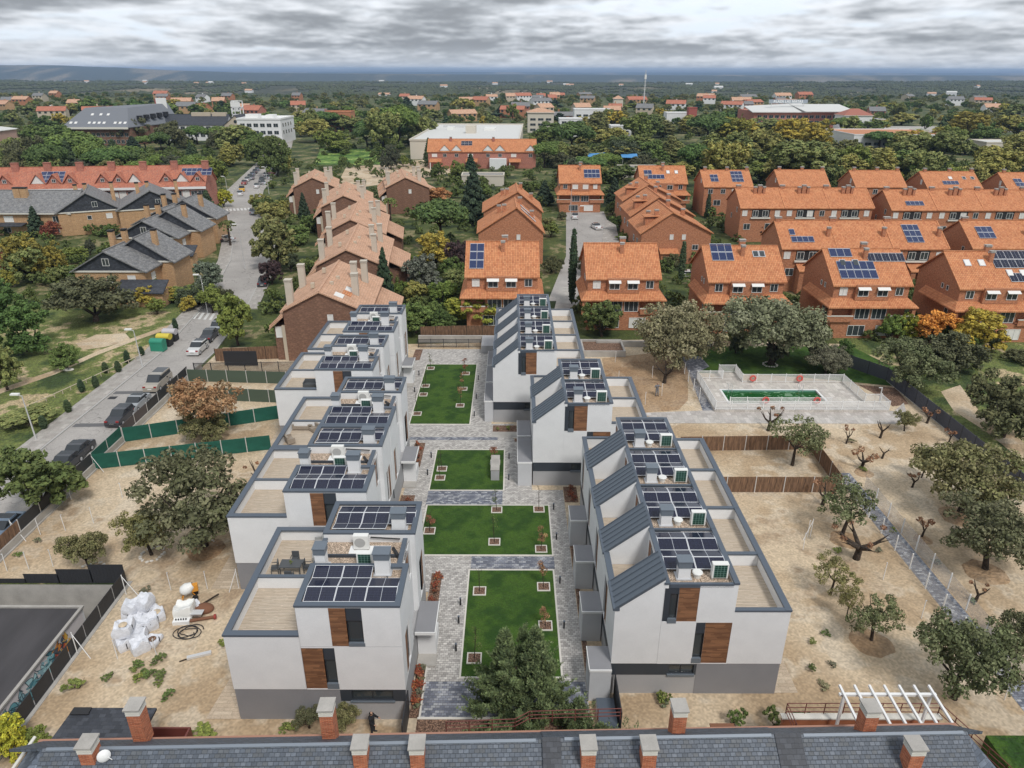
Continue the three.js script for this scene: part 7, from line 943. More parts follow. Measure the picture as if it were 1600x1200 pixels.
{
  const g = 'cars on the left street', grey = [0.18, 0.19, 0.21], silver = [0.4, 0.42, 0.44], dark = [0.035, 0.037, 0.045], blue = [0.16, 0.22, 0.3], white = [0.72, 0.72, 0.71], red = [0.3, 0.05, 0.04], ochre = [0.75, 0.42, 0.03], tan = [0.42, 0.38, 0.32];
  const px = (u, v) => at(u, v);
  for (const [t, c, u, v, r, l] of [['sedan', blue, 8, 835, 0, 'blue-grey sedan cut by the left edge, parked by the wall'], ['sedan', dark, 104, 732, 0, 'dark car half hidden behind the dense left oak'], ['sedan', dark, 122, 714, 0, 'dark grey sedan with bonnet towards the camera'], ['hatch', dark, 190, 658, 0, 'black hatchback parked beside the brown screen'], ['sedan', silver, 214, 637, 0, 'silver-blue sedan parked behind the black hatchback'], ['van', tan, 248, 604, 0, 'champagne estate car parked near the black railing'], ['hatch', white, 310, 550, 0, 'white hatchback beside the clipped bush'], ['sedan', dark, 328, 530, 0.05, 'dark sedan parked behind the white hatchback'], ['hatch', silver, 341, 517, 0.05, 'pale car parked under the dense street tree'], ['sedan', grey, 395, 335, 0.3, 'dark grey car driving past the zebra crossing'], ['hatch', white, 375, 306, 0.3, 'white car behind the yellow van'], ['van', ochre, 378, 299, 0.3, 'bright yellow delivery van'], ['sedan', grey, 393, 281, 0.25, 'grey car parked beyond the yellow van'], ['hatch', dark, 412, 446, 0.15, 'dark car before the plum tree'], ['hatch', white, 898, 341, -0.1, 'white car at the left of the cul-de-sac'], ['sedan', white, 931, 357, 0.25, 'white car at the right of the cul-de-sac'], ['sedan', dark, 338, 378, 1.2, 'dark car in the drive of a slate-gabled house'], ['hatch', white, 354, 378, 1.2, 'white car in the drive of a slate-gabled house'], ['hatch', white, 1076, 433, 1.4, 'white car parked between villas']]) { const p = px(u, v); car(t, c, l, p[0], p[1], r, g); }
  reseed(5); const cols = [dark, grey, silver, white, blue, red, white, dark]; const cn = ['black', 'grey', 'silver', 'white', 'blue', 'red', 'white', 'black'];
  const rowL = [], rowR = []; for (let i = 0; i < 14; i++) { rowL.push(i); rowR.push(i); }
  const RC = [[-91, 250], [-99, 290], [-107, 331], [-124.5, 403], [-150, 500]], on = (f) => { for (let i = 0; i < 4; i++) if (f <= RC[i + 1][1]) { const k = (f - RC[i][1]) / (RC[i + 1][1] - RC[i][1]); return [RC[i][0] + k * (RC[i + 1][0] - RC[i][0]), Math.atan2(-(RC[i + 1][0] - RC[i][0]), RC[i + 1][1] - RC[i][1])]; } return [-150, 0.3]; };
  for (const i of rowL) { const f = 266 + i * 7.4, [x, a] = on(f), k = Math.floor(rnd() * 8); car(i % 3 ? 'hatch' : 'sedan', cols[k], `${cn[k]} car, ${ordinal(i)} from the front in the left kerb row of the far street`, x - 2.5, f, a, 'left kerb row of the far street'); }
  for (const i of rowR) { const f = 258 + i * 7.0, [x, a] = on(f), k = Math.floor(rnd() * 8); car(i % 3 ? 'hatch' : 'sedan', cols[k], `${cn[k]} car, ${ordinal(i)} from the front in the right kerb row of the far street`, x + 3.0 + (i % 2) * 1.2, f, a + (i % 2 ? 0.5 : 0), 'right kerb row of the far street'); }
  { const [x, a] = on(312); car('hatch', white, 'white car driving in the middle of the far street', x, 312, a, g); }
  // recycling containers
  const bin = (l, u, v, c, dome) => { const [x, f] = at(u, v), o = thing('recycling_bin', l, 'container', x, 0.08, f, -0.08, 'recycling containers'), m = std({ color: rgb(...c), roughness: 0.5 }); part(o, 'body', [bx(-0.95, 0.95, 0, 1.35, -0.6, 0.6)], dome ? M.black : m); const s = new THREE.CylinderGeometry(0.64, 0.64, 1.94, 18); s.rotateZ(Math.PI / 2); s.scale(1, 0.7, 1); s.translate(0, 1.38, 0); part(o, 'lid', [s], m); part(o, 'foot', [bx(-0.9, -0.7, -0.05, 0.05, -0.5, 0.5), bx(0.7, 0.9, -0.05, 0.05, -0.5, 0.5)], M.black); };
  bin('green recycling container, nearest of three on the pavement', 249, 549, [0.03, 0.25, 0.16]); bin('yellow-lidded recycling container between two others', 259, 541, [0.62, 0.5, 0.06], 1); bin('grey-lidded recycling container, rearmost of three', 268, 533, [0.5, 0.48, 0.5], 1);
  // street lamps
  const lamp = (l, u, v, vt, arm = -1) => { const [x, f] = at(u, v), H = heightAt(vt, f), o = thing('street_lamp', l, 'lamp', x, 0.08, f, 0, 'street lamps'); part(o, 'pole', [tube([0, 0, 0], [arm * 0.15, H - 0.15, 0], 0.09, 0.05, 8)], M.steel); part(o, 'arm', [tube([arm * 0.15, H - 0.2, 0], [arm * 1.0, H, 0], 0.04, 0.04, 6)], M.steel); part(o, 'lamp_head', [bx(arm > 0 ? 0.4 : -1.3, arm > 0 ? 1.3 : -0.4, H - 0.06, H + 0.1, -0.2, 0.2)], M.plastic); };
  lamp('street lamp at left beside the olive thicket', 57, 689, 619); lamp('street lamp near the recycling containers', 223, 575, 517); lamp('street lamp by the near zebra crossing', 324.5, 490, 431); lamp('street lamp beside the bend', 383, 422, 352); lamp('street lamp beyond the far zebra crossing', 358, 318, 277); lamp('tall lamp in the cul-de-sac', 901, 382, 322, 1); lamp('lamp left of the end villa', 890, 345, 295, 1); lamp('street lamp before the brown houses', 420, 305, 262);
  // edge of the grass field: little conifers and a pale rail
  reseed(14); [[108, 646], [129, 614], [151, 607], [166, 584], [186, 583], [275, 517], [70, 672], [222, 557], [200, 568]].sort((a, b) => a[0] - b[0]).forEach(([u, v], i) => { const [x, f] = at(u, v); tree('cypress', 'young_conifer', `knee-high dark conifer, ${ordinal(i)} from left along the field edge`, x, f, rr(1.5, 2.1), 1.0, 'young conifers at the field edge'); });
  { const a = at(-60, 690), b = at(222, 560), o = thing('rail_fence', 'low pale timber rail along the grass field', 'fence', a[0], 0, a[1]), n = 22; for (let i = 0; i < n; i++) { const x = (b[0] - a[0]) * i / n, f = (b[1] - a[1]) * i / n, x2 = (b[0] - a[0]) * (i + 1) / n, f2 = (b[1] - a[1]) * (i + 1) / n; part(o, 'rail', [tube([x, 0.5, f], [x2, 0.5, f2], 0.06, 0.06, 5)], M.cream); part(o, 'post', [tube([x, 0, f], [x, 0.55, f], 0.06, 0.06, 5)], M.cream); } }
  solo('field_rock', 'pale flat rock under the thin young tree on the field', 'rock', [new THREE.DodecahedronGeometry(0.6, 1).scale(1.3, 0.35, 0.8).translate(at(107, 580)[0], 0.1, -at(107, 580)[1])], M.border);
  // white fence posts scattered on the plots
  const posts = [[112, 782], [192, 780], [147, 819], [103, 831], [64, 837], [264, 860], [312, 855], [46, 891], [84, 887], [12, 894], [268, 923], [325, 921], [185, 1031], [247, 1029]].sort((a, b) => a[0] - b[0]);
  posts.forEach(([u, v], i) => { const [x, f] = at(u, v); const o = thing('fence_post', `thin white fence post, ${ordinal(i)} from left on the left plot`, 'post', x, 0, f, 0, 'white posts on the left plot'); part(o, 'shaft', [tube([0, 0, 0], [rr(-0.06, 0.06), 1.7, 0], 0.03, 0.03, 6)], M.whitePaint); part(o, 'cap', [bx(-0.04, 0.04, 1.68, 1.73, -0.04, 0.04)], M.steel); });
  const posts2 = [[961, 566], [966, 598], [985, 622], [1008, 632], [1019, 590], [1034, 618], [1043, 560], [1255, 858], [1262, 838], [1380, 905], [1440, 965], [1570, 1092]].sort((a, b) => a[0] - b[0]);
  posts2.forEach(([u, v], i) => { const [x, f] = at(u, v); const o = thing('fence_post', `thin white fence post, ${ordinal(i)} from left on the right plots`, 'post', x, 0, f, 0, 'white posts on the right plots'); part(o, 'shaft', [tube([0, 0, 0], [rr(-0.06, 0.06), 1.7, 0], 0.03, 0.03, 6)], M.whitePaint); part(o, 'cap', [bx(-0.04, 0.04, 1.68, 1.73, -0.04, 0.04)], M.steel); });
  const brace = (l, u, v, dx) => { const [x, f] = at(u, v), o = thing('braced_post', l, 'post', x, 0, f, 0, 'braced white posts'); part(o, 'shaft', [tube([0, 0, 0], [0, 1.9, 0], 0.035, 0.035, 6)], M.whitePaint); part(o, 'brace', [tube([0, 1.75, 0], [dx, 0, -0.5], 0.028, 0.028, 6)], M.whitePaint); };
  brace('braced white post at the corner of the black fence', 198, 930, 1.4); brace('braced white post beside the black fence', 122, 1022, 1.2); brace('braced white post at the green fence corner', 147, 735, 1.3); brace('braced white post at the lower street wall', 24, 842, 1.3); brace('braced white post beside the front left house', 374, 920, -0.6); brace('braced white post in the right sandy plot', 1266, 838, -0.8);
  // pile of big bags
  reseed(66); const bagM = std({ map: tex(128, 128, (i, j, u, v) => shade([226, 228, 234], 0.88 + 0.14 * fbm(u * 8, v * 8, 4, 4, 8)), 1, 1), roughness: 0.9 });
  const bagGeo = (sd) => { const g = new THREE.BoxGeometry(0.95, 0.85, 0.95, 6, 6, 6), p = g.attributes.position; for (let i = 0; i < p.count; i++) { let x = p.getX(i), y = p.getY(i), z = p.getZ(i); const r = Math.max(Math.abs(x), Math.abs(z)), b = 1 + 0.16 * Math.cos(y * 3); const k = 0.84 + 0.16 * Math.min(1, 0.47 / Math.max(0.01, Math.hypot(x, z))); x *= b * k; z *= b * k; const n = fbm(x * 3 + sd, z * 3 + y * 2, sd, 3) - 0.5; p.setXYZ(i, x + n * 0.16, y + 0.42 + (y > 0.4 ? n * 0.75 - 0.16 * (r < 0.3 ? 1 : 0) : n * 0.05), z + n * 0.16); } g.computeVertexNormals(); return planarUV(flat(g)); };
  const bg = [bagGeo(1), bagGeo(2), bagGeo(3)];
  [[204, 965, 0, 'brown-filled bag at left'], [214, 977, 0, 'bag below the brown-filled one'], [211, 967, 0.8, 'upper brown-filled bag'], [233, 963, 0, 'rear bag'], [231, 962, 0.8, 'topmost folded bag'], [238, 980, 0, 'bag with reddish filling'], [248, 968, 0, 'right rear bag'], [222, 985, 0, 'front bag of the rear heap'], [197, 1012, 0, 'lowest left bag of the front heap'], [200, 1004, 0.8, 'upper left bag of the front heap'], [221, 1017, 0, 'round bag of the front heap'], [218, 1002, 0, 'middle bag of the front heap'], [240, 1006, 0, 'slumped flat bag of the front heap']].forEach(([u, v, y, l], i) => {
    const [x, f] = at(u, v), o = thing('bulk_bag', 'white builders bulk bag on the sand, ' + l, 'bag', x, y, f, rr(0, 3), 'builders bulk bags'); const b = partOf(o, 'bag', bg[i % 3], bagM); b.scale.set(rr(0.95, 1.15), l.includes('flat') ? 0.5 : rr(0.85, 1.05), rr(0.95, 1.15)); if (i % 3 === 0) part(o, 'filling', [new THREE.SphereGeometry(0.3, 10, 6).scale(1, 0.3, 1).translate(0, 0.8 * b.scale.y, 0)], i % 4 === 0 ? M.mulch : M.soil); part(o, 'lifting_strap', [bx(-0.03, 0.03, 0.25, 0.7, -0.62, -0.58)], M.black); });
  // cement mixer, cream tank, wheelbarrow, rusty pipe, hose
  { const [x, f] = at(296, 937), o = thing('cement_mixer', 'orange and white cement mixer on the sand', 'mixer', x, 0, f, 0.4); const d = new THREE.LatheGeometry([[0.18, -0.5], [0.42, -0.3], [0.46, 0.1], [0.26, 0.5], [0.22, 0.55]].map((p) => new THREE.Vector2(...p)), 16); d.rotateZ(-1.1); d.translate(0, 1.0, 0); part(o, 'drum', [d], M.plastic); const orange = std({ color: rgb(0.7, 0.3, 0.04) }); part(o, 'frame', [tube([-0.5, 0, -0.3], [-0.1, 1, 0], 0.04, 0.04), tube([-0.5, 0, 0.3], [-0.1, 1, 0], 0.04, 0.04), tube([0.5, 0.2, 0], [0.1, 1, 0], 0.04, 0.04)], orange); part(o, 'motor_box', [bx(0.35, 0.8, 0.7, 1.25, -0.2, 0.2)], orange); for (const s of [-0.35, 0.35]) { const w = partOf(o, 'wheel', tyreGeo, M.black); w.scale.setScalar(0.7); w.position.set(0.5, 0.22, s); w.rotation.y = Math.PI / 2; } }
  { const [x, f] = at(291, 962), o = thing('water_tank', 'white plastic tank with black fittings beside the mixer', 'tank', x, 0, f, 0.1); const b = bagGeo(5); b.scale(1.3, 1.15, 1.2); part(o, 'tank', [b], M.plastic); part(o, 'base', [bx(-0.6, 0.6, 0, 0.3, -1.1, -0.5)], M.whitePaint); for (let i = 0; i < 5; i++) part(o, 'fitting', [bx(-0.42 + i * 0.18, -0.34 + i * 0.18, 0.3, 0.42, -0.9, -0.82)], M.black); }
  { const [x, f] = at(316, 955), o = thing('rubble_heap', 'heap of dark rubble and a white bag beside the tank', 'heap', x, 0, f); part(o, 'debris', [new THREE.IcosahedronGeometry(0.7, 2).scale(1.1, 0.5, 0.8).translate(0.2, 0.2, 0)], M.rust); part(o, 'bag', [bagGeo(7).scale(0.5, 0.6, 1.0).rotateY(0.7).translate(-0.5, 0, -0.3)], bagM); part(o, 'barrow_tray', [new THREE.CylinderGeometry(0.55, 0.35, 0.3, 4).rotateY(0.8).scale(1.2, 1, 0.7).translate(0.1, 0.5, 0.9)], M.steel); part(o, 'plank', [tube([-0.2, 0.1, 0.6], [0.9, 0.5, 1.3], 0.07, 0.07, 4)], M.bark); }
  { const [x, f] = at(318, 972), o = thing('rusty_pipe', 'rusty brown pipe lying on the sand', 'pipe', x, 0, f); part(o, 'pipe', [tube([-0.9, 0.15, -0.1], [0.8, 0.2, 0.3], 0.12, 0.12, 10)], M.rust); part(o, 'flange', [tube([0.75, 0.2, 0.28], [0.9, 0.2, 0.32], 0.2, 0.2, 10)], std({ color: rgb(0.3, 0.05, 0.04) })); }
  { const [x, f] = at(295, 990), pts = []; for (let i = 0; i < 60; i++) { const a = i * 0.42, r = 0.35 + 0.5 * (i / 60) + 0.1 * Math.sin(i); pts.push(new THREE.Vector3(x + Math.cos(a) * r * 1.2, 0.06 + 0.03 * (i % 2), -f + Math.sin(a) * r)); } solo('hose_coil', 'loose coil of black hose on the sand', 'hose', [flat(new THREE.TubeGeometry(new THREE.CatmullRomCurve3(pts), 160, 0.035, 5))], M.black); }
  { const [x, f] = at(315, 1026), o = thing('timber_offcut', 'grey timber offcut lying on the sand', 'timber', x, 0, f, 0.35); part(o, 'board', [bx(-0.9, 0.7, 0.02, 0.2, -0.14, 0.14)], M.steel); part(o, 'stick', [tube([-1.4, 0.05, -0.1], [-0.4, 0.1, 0], 0.05, 0.05, 5)], M.bark); }
  [[247, 1036, 1.25], [216, 1041, 1.1], [211, 1050, 0.7], [220, 1061, 1.1], [232, 1058, 1.1], [252, 1060, 1.3], [248, 1071, 0.7], [120, 1075, 1.6], [172, 1060, 1.0], [262, 1092, 1.1], [210, 985, 0.4]].sort((a, b) => a[0] - b[0]).forEach(([u, v, w], i) => { const [x, f] = at(u, v); tree('shrub', 'low_shrub', `low green ground shrub, ${ordinal(i)} from left on the sand below the bags`, x, f, w * 0.42, w, 'ground shrubs on the left plot'); });
  const tufts = [[1290, 990], [1300, 1040], [1268, 1045], [1286, 1072], [1035, 1098], [1270, 1005], [1190, 640], [1215, 650], [1395, 830], [1350, 735], [1330, 690], [1268, 690], [1462, 880], [1520, 940], [1310, 860], [1372, 860], [60, 850], [150, 905], [230, 930], [30, 870], [350, 1010]];
  tufts.sort((a, b) => a[0] - b[0]).forEach(([u, v], i) => { const [x, f] = at(u, v); tree(i % 2 ? 'greyShrub' : 'shrub', 'weed_tuft', `small weedy tuft on bare sand, ${ordinal(i)} from left`, x, f, rr(0.3, 0.6), rr(0.7, 1.3), 'weed tufts'); });
  // stone rings round the oaks
  for (const [u, v, l] of [[320, 856, 'ring of pale stones round the large left oak'], [238, 868, 'ring of pale stones round the middle left oak'], [142, 892, 'ring of pale stones round the small left oak'], [1203, 569, 'ring of pale stones round the pool oak']]) { const [x, f] = at(u, v), o = thing('stone_ring', l, 'stones', x, 0, f, 0, 'stone rings'); for (let i = 0; i < 16; i++) { const a = i * 0.3927, g2 = new THREE.DodecahedronGeometry(0.15, 0); g2.scale(1.2, 0.6, 0.9); g2.rotateY(i); g2.translate(Math.cos(a) * 0.95 + rr(-0.1, 0.1), 0.05, Math.sin(a) * 0.95 + rr(-0.1, 0.1)); part(o, 'stone', [g2], M.border); } }
  // pruned bare trees of the orchard
  const bare = (l, u, v, H, R, n, leafy) => { const [x, f] = at(u, v), o = thing('pruned_tree', l, 'tree', x, 0, f, 0, 'pruned orchard trees'), gs = [tube([0, -0.1, 0], [0.1, H * 0.4, 0], R * 0.13 + 0.04, R * 0.1 + 0.03, 7)], cl = []; for (let i = 0; i < n; i++) { const a = i * 6.28 / n + rr(-0.5, 0.5), m = [0.1 + Math.cos(a) * R * 0.5, H * 0.62, Math.sin(a) * R * 0.5], e = [Math.cos(a) * R * rr(0.7, 1.0), H * rr(0.8, 1.05), Math.sin(a) * R * rr(0.7, 1)]; gs.push(tube([0.1, H * 0.38, 0], m, R * 0.09 + 0.02, R * 0.06 + 0.015, 6), tube(m, e, R * 0.06 + 0.015, 0.02, 5), tube(m, [e[0] + rr(-0.4, 0.4), e[1] * rr(0.8, 1), e[2] + rr(-0.4, 0.4)], R * 0.04 + 0.01, 0.012, 4)); if (leafy) cl.push([e[0], e[1], e[2], leafy]); } part(o, 'trunk', gs, M.bark); if (leafy) partOf(o, 'crown', leafCloud(cl, 160 * n * leafy, 0.11, leafy > 0.6 ? C.oak : C.rusty, { fill: 1 }), LEAF); };
  reseed(88); bare('bare forked tree on the brown plot beside the person', 1038, 598, 3.2, 1.8, 4, 0); bare('old pruned oak with thick limbs beside the path', 1338, 872, 2.9, 2.2, 5, 0.28); bare('pruned oak stump with reddish twigs left of the path', 1285, 788, 2.2, 1.2, 4, 0.3); bare('forked oak limbs inside the reed fence', 1200, 672, 2.6, 1.4, 4, 0.25); bare('small bare tree before the pool walk', 1375, 683, 2.2, 0.9, 4, 0); bare('thin bare sapling before the pool walk', 1322, 692, 1.9, 0.5, 3, 0.2); bare('stunted oak with low crown in the orchard', 1346, 730, 1.8, 1.2, 4, 0.4); bare('leaning bare stick tree in the orchard', 1378, 715, 1.6, 0.7, 2, 0); bare('small leafless sapling beside the big orchard oak', 1425, 760, 1.5, 0.6, 3, 0.2); bare('small green-topped sapling in mid orchard', 1440, 838, 1.7, 0.5, 3, 0.3); bare('stunted dry bush tree at lower right', 1524, 938, 1.6, 0.8, 3, 0.15); bare('gnarled pruned trunk beside the second left house', 408, 765, 3.0, 1.3, 3, 0.2); bare('sapling under the dark slatted fence', 1482, 690, 1.6, 0.5, 3, 0.25); bare('young tree beside the slatted fence top', 1448, 660, 1.9, 0.9, 4, 0.3);
  // terrace furniture
  const chairG = () => [bx(-0.25, 0.25, 0.4, 0.46, -0.25, 0.25), bx(-0.25, 0.25, 0.46, 0.95, 0.2, 0.26), bx(-0.25, -0.2, 0, 0.4, -0.25, -0.2), bx(0.2, 0.25, 0, 0.4, -0.25, -0.2), bx(-0.25, -0.2, 0, 0.4, 0.2, 0.25), bx(0.2, 0.25, 0, 0.4, 0.2, 0.25)], dk = std({ color: rgb(0.08, 0.085, 0.09), roughness: 0.6 });
  const chair = (l, x, f, t) => { const o = thing('terrace_chair', l, 'chair', x, 6.0, f, t, 'dining chairs on the front terrace'), c = chairG(); part(o, 'seat', [c[0]], dk); part(o, 'backrest', [c[1]], dk); for (let i = 2; i < 6; i++) part(o, 'leg', [c[i]], dk); part(o, 'armrest', [bx(-0.28, -0.24, 0.62, 0.66, -0.2, 0.2)], dk); part(o, 'armrest', [bx(0.24, 0.28, 0.62, 0.66, -0.2, 0.2)], dk); };
  { const [x, f] = at(457, 893, 6.1), o = thing('terrace_table', 'dark dining table with a potted plant on the front terrace', 'table', x, 6.0, f); part(o, 'tabletop', [bx(-0.75, 0.75, 0.7, 0.76, -0.45, 0.45)], dk); for (const [a, b] of [[-0.7, -0.4], [0.64, -0.4], [-0.7, 0.34], [0.64, 0.34]]) part(o, 'leg', [bx(a, a + 0.06, 0, 0.7, b, b + 0.06)], dk); tree('shrub', 'potted_shrub', 'small potted plant on the dark terrace table', x, f, 0.28, 0.26, undefined, 6.76);
    chair('dining chair at the left of the dark terrace table', x - 1.15, f, -Math.PI / 2 + 0.2); chair('dining chair at the right of the dark terrace table', x + 1.1, f + 0.1, Math.PI / 2); chair('dining chair behind the dark terrace table', x, f + 0.9, 0); chair('dining chair before the dark terrace table', x + 0.1, f - 0.85, Math.PI); }
  const lounge = (l, u, v, w, t, m) => { const [x, f] = at(u, v, 6.2), o = thing('lounge_seat', l, 'sofa', x, 6.0, f, t, 'lounge seats on the terraces'); part(o, 'seat', [bx(-w / 2, w / 2, 0.1, 0.4, -0.35, 0.35)], m); part(o, 'backrest', [bx(-w / 2, w / 2, 0.4, 0.8, 0.2, 0.38)], m); part(o, 'armrest', [bx(-w / 2 - 0.1, -w / 2, 0.1, 0.6, -0.35, 0.38)], m); part(o, 'armrest', [bx(w / 2, w / 2 + 0.1, 0.1, 0.6, -0.35, 0.38)], m); };
  const wick = std({ color: rgb(0.30, 0.25, 0.2) }), gr = std({ color: rgb(0.34, 0.34, 0.33) });
  lounge('wicker two-seat sofa on the third left terrace', 474, 668, 1.7, 0, wick); lounge('wicker corner seat on the third left terrace', 491, 671, 0.9, -0.8, wick); lounge('wicker armchair on the third left terrace', 453, 689, 0.9, 2.2, wick); lounge('grey lounge chair at the rear of the front terrace', 501, 851, 0.7, -1.3, gr); lounge('grey lounge chair beside the tower on the front terrace', 497, 872, 0.7, -1.3, gr); lounge('dark daybed on the fourth left terrace', 486, 602, 1.4, 0, dk);
  // bicycle under the front porch
  { const [x, f] = at(653, 1006), o = thing('bicycle', 'black bicycle parked under the front porch canopy', 'bicycle', x, 0.14, f + 0.2, 0.25); for (const k of [-0.5, 0.5]) { const w = new THREE.TorusGeometry(0.32, 0.03, 6, 18); w.rotateY(Math.PI / 2); w.translate(0, 0.34, -k); part(o, 'wheel', [w], M.black); } part(o, 'frame', [tube([0, 0.34, 0.5], [0, 0.8, 0.3], 0.025, 0.025), tube([0, 0.8, 0.3], [0, 0.36, 0], 0.025, 0.025), tube([0, 0.36, 0], [0, 0.34, -0.5], 0.025, 0.025), tube([0, 0.8, 0.3], [0, 0.78, -0.2], 0.025, 0.025), tube([0, 0.36, 0], [0, 0.9, -0.25], 0.025, 0.025)], M.black); part(o, 'saddle', [bx(-0.07, 0.07, 0.9, 0.96, -0.4, -0.12)], M.black); part(o, 'handlebar', [bx(-0.28, 0.28, 0.95, 0.99, 0.28, 0.33), tube([0, 0.8, 0.3], [0, 0.97, 0.3], 0.02, 0.02)], M.steel); }
}
// ---------------------------------------------------------------- people: one continuous surface from tapered limbs
function skin(bones, lo, hi, res, blend = 0.05) {
  const size = Math.max(hi[0] - lo[0], hi[1] - lo[1], hi[2] - lo[2]), mc = new MarchingCubes(res, M.black, false, false, 40000); mc.isolation = 0;
  const seg = (p, b) => { const [a, c, r0, r1] = b, ab = [c[0] - a[0], c[1] - a[1], c[2] - a[2]], ap = [p[0] - a[0], p[1] - a[1], p[2] - a[2]], t = Math.max(0, Math.min(1, (ab[0] * ap[0] + ab[1] * ap[1] + ab[2] * ap[2]) / (ab[0] ** 2 + ab[1] ** 2 + ab[2] ** 2 + 1e-9))); return Math.hypot(ap[0] - ab[0] * t, ap[1] - ab[1] * t, ap[2] - ab[2] * t) - (r0 + (r1 - r0) * t); };
  const mid = [(lo[0] + hi[0]) / 2, (lo[1] + hi[1]) / 2, (lo[2] + hi[2]) / 2];
  for (let z = 0; z < res; z++) for (let y = 0; y < res; y++) for (let x = 0; x < res; x++) { const p = [(x / res * 2 - 1) * size / 2 + mid[0], (y / res * 2 - 1) * size / 2 + mid[1], (z / res * 2 - 1) * size / 2 + mid[2]]; let s = 0; for (const b of bones) s += Math.exp(-seg(p, b) / blend * 2.2); mc.field[z * res * res + y * res + x] = Math.log(s + 1e-30) * blend / 2.2; }
  mc.update(); const n = mc.count, g = new THREE.BufferGeometry(), P = new Float32Array(mc.positionArray.subarray(0, n * 3)); for (let i = 0; i < n; i++) for (let k = 0; k < 3; k++) P[i * 3 + k] = P[i * 3 + k] * size / 2 + mid[k];
  g.setAttribute('position', new THREE.BufferAttribute(P, 3)); g.setAttribute('normal', new THREE.BufferAttribute(new Float32Array(mc.normalArray.subarray(0, n * 3)), 3)); g.computeVertexNormals(); g.setAttribute('uv', new THREE.BufferAttribute(new Float32Array(n * 2), 2)); return g;
}
function person(label, x, f, turn, arms, top, trousers, hairCol) {        // arms: [elbow, wrist] for left and right; local z towards the viewer side
  const o = thing('person', label, 'person', x, 0, f, turn), sk = std({ color: rgb(0.42, 0.25, 0.17), roughness: 0.6 }), J = { hipL: [-0.1, 0.92, 0], hipR: [0.1, 0.92, 0], knL: [-0.12, 0.5, 0.03], knR: [0.13, 0.5, 0.05], anL: [-0.13, 0.09, -0.02], anR: [0.15, 0.09, 0.02], shL: [-0.19, 1.42, 0], shR: [0.19, 1.42, 0] };
  const hand = (e, w) => { const d = [w[0] - e[0], w[1] - e[1], w[2] - e[2]], l = Math.hypot(...d), u = d.map((v) => v / l), out = [[w, w.map((v, i) => v + u[i] * 0.09), 0.034, 0.036]]; for (let i = 0; i < 4; i++) { const s = (i - 1.5) * 0.02, b = [w[0] + u[0] * 0.09 + s, w[1] + u[1] * 0.09, w[2] + u[2] * 0.09], L = [0.06, 0.075, 0.07, 0.055][i]; out.push([b, [b[0] + u[0] * L, b[1] + u[1] * L - 0.015, b[2] + u[2] * L], 0.0095, 0.008]); } out.push([[w[0] + u[0] * 0.03 + 0.03, w[1] + u[1] * 0.03, w[2] + u[2] * 0.03], [w[0] + u[0] * 0.08 + 0.055, w[1] + u[1] * 0.08, w[2] + u[2] * 0.08], 0.011, 0.009]); return out; };
  const torso = [[[0, 0.95, 0], [0, 1.15, 0], 0.15, 0.14], [[0, 1.15, 0], [0, 1.36, 0], 0.15, 0.17], [J.shL, J.shR, 0.085, 0.085]], head = [[[0, 1.46, 0], [0, 1.56, 0.01], 0.055, 0.055], [[0, 1.63, 0.015], [0, 1.7, 0.0], 0.085, 0.1], [[0, 1.63, 0.1], [0, 1.655, 0.105], 0.016, 0.012], [[-0.1, 1.65, 0], [-0.102, 1.68, 0], 0.02, 0.02], [[0.1, 1.65, 0], [0.102, 1.68, 0], 0.02, 0.02]];
  const legs = [[J.hipL, J.knL, 0.095, 0.065], [J.knL, J.anL, 0.062, 0.045], [J.hipR, J.knR, 0.095, 0.065], [J.knR, J.anR, 0.062, 0.045], [[J.anL[0], 0.045, 0.0], [J.anL[0] - 0.02, 0.04, 0.16], 0.045, 0.038], [[J.anR[0], 0.045, 0.03], [J.anR[0] + 0.02, 0.04, 0.19], 0.045, 0.038]];
  const arm = [[J.shL, arms[0][0], 0.062, 0.046], [arms[0][0], arms[0][1], 0.045, 0.032], [J.shR, arms[1][0], 0.062, 0.046], [arms[1][0], arms[1][1], 0.045, 0.032]];
  part(o, 'body', [skin([...torso, ...head, ...legs, ...arm, ...hand(...arms[0]), ...hand(...arms[1])], [-0.95, -0.05, -0.95], [0.95, 1.85, 0.95], 84, 0.02)], sk);
  const grow = (b, d) => b.map(([a, c, r0, r1]) => [a, c, r0 + d, r1 + d]); const lim = (a, b, t) => a.map((v, i) => v + (b[i] - v) * t);
  part(o, 'jacket', [skin(grow([...torso, arm[0], [arm[1][0], lim(arm[1][0], arm[1][1], 0.85), 0.045, 0.034], arm[2], [arm[3][0], lim(arm[3][0], arm[3][1], 0.85), 0.045, 0.034]], 0.022), [-0.95, -0.05, -0.95], [0.95, 1.85, 0.95], 84, 0.03)], std({ color: rgb(...top), roughness: 0.9 }));
  part(o, 'trousers', [skin(grow([[[-0.05, 0.95, 0], [0.05, 0.95, 0], 0.13, 0.13], ...legs.slice(0, 4)], 0.018), [-0.95, -0.05, -0.95], [0.95, 1.85, 0.95], 84, 0.03)], std({ color: rgb(...trousers), roughness: 0.9 }));
  const hr = new THREE.SphereGeometry(0.112, 16, 10, 0, 6.3, 0, 1.75); hr.translate(0, 1.685, -0.012); part(o, 'hair', [hr], std({ color: rgb(...hairCol), roughness: 0.9 })); part(o, 'shoe', [skin(grow(legs.slice(4), 0.012), [-0.5, -0.1, -0.5], [0.5, 0.9, 0.5], 64, 0.02)], M.black);
  for (const s of [-1, 1]) part(o, 'eye', [new THREE.SphereGeometry(0.012, 8, 6).translate(s * 0.035, 1.675, 0.088)], M.black); part(o, 'mouth', [bx(-0.025, 0.025, 1.592, 1.6, -0.098, -0.09)], M.wine); return o;
}
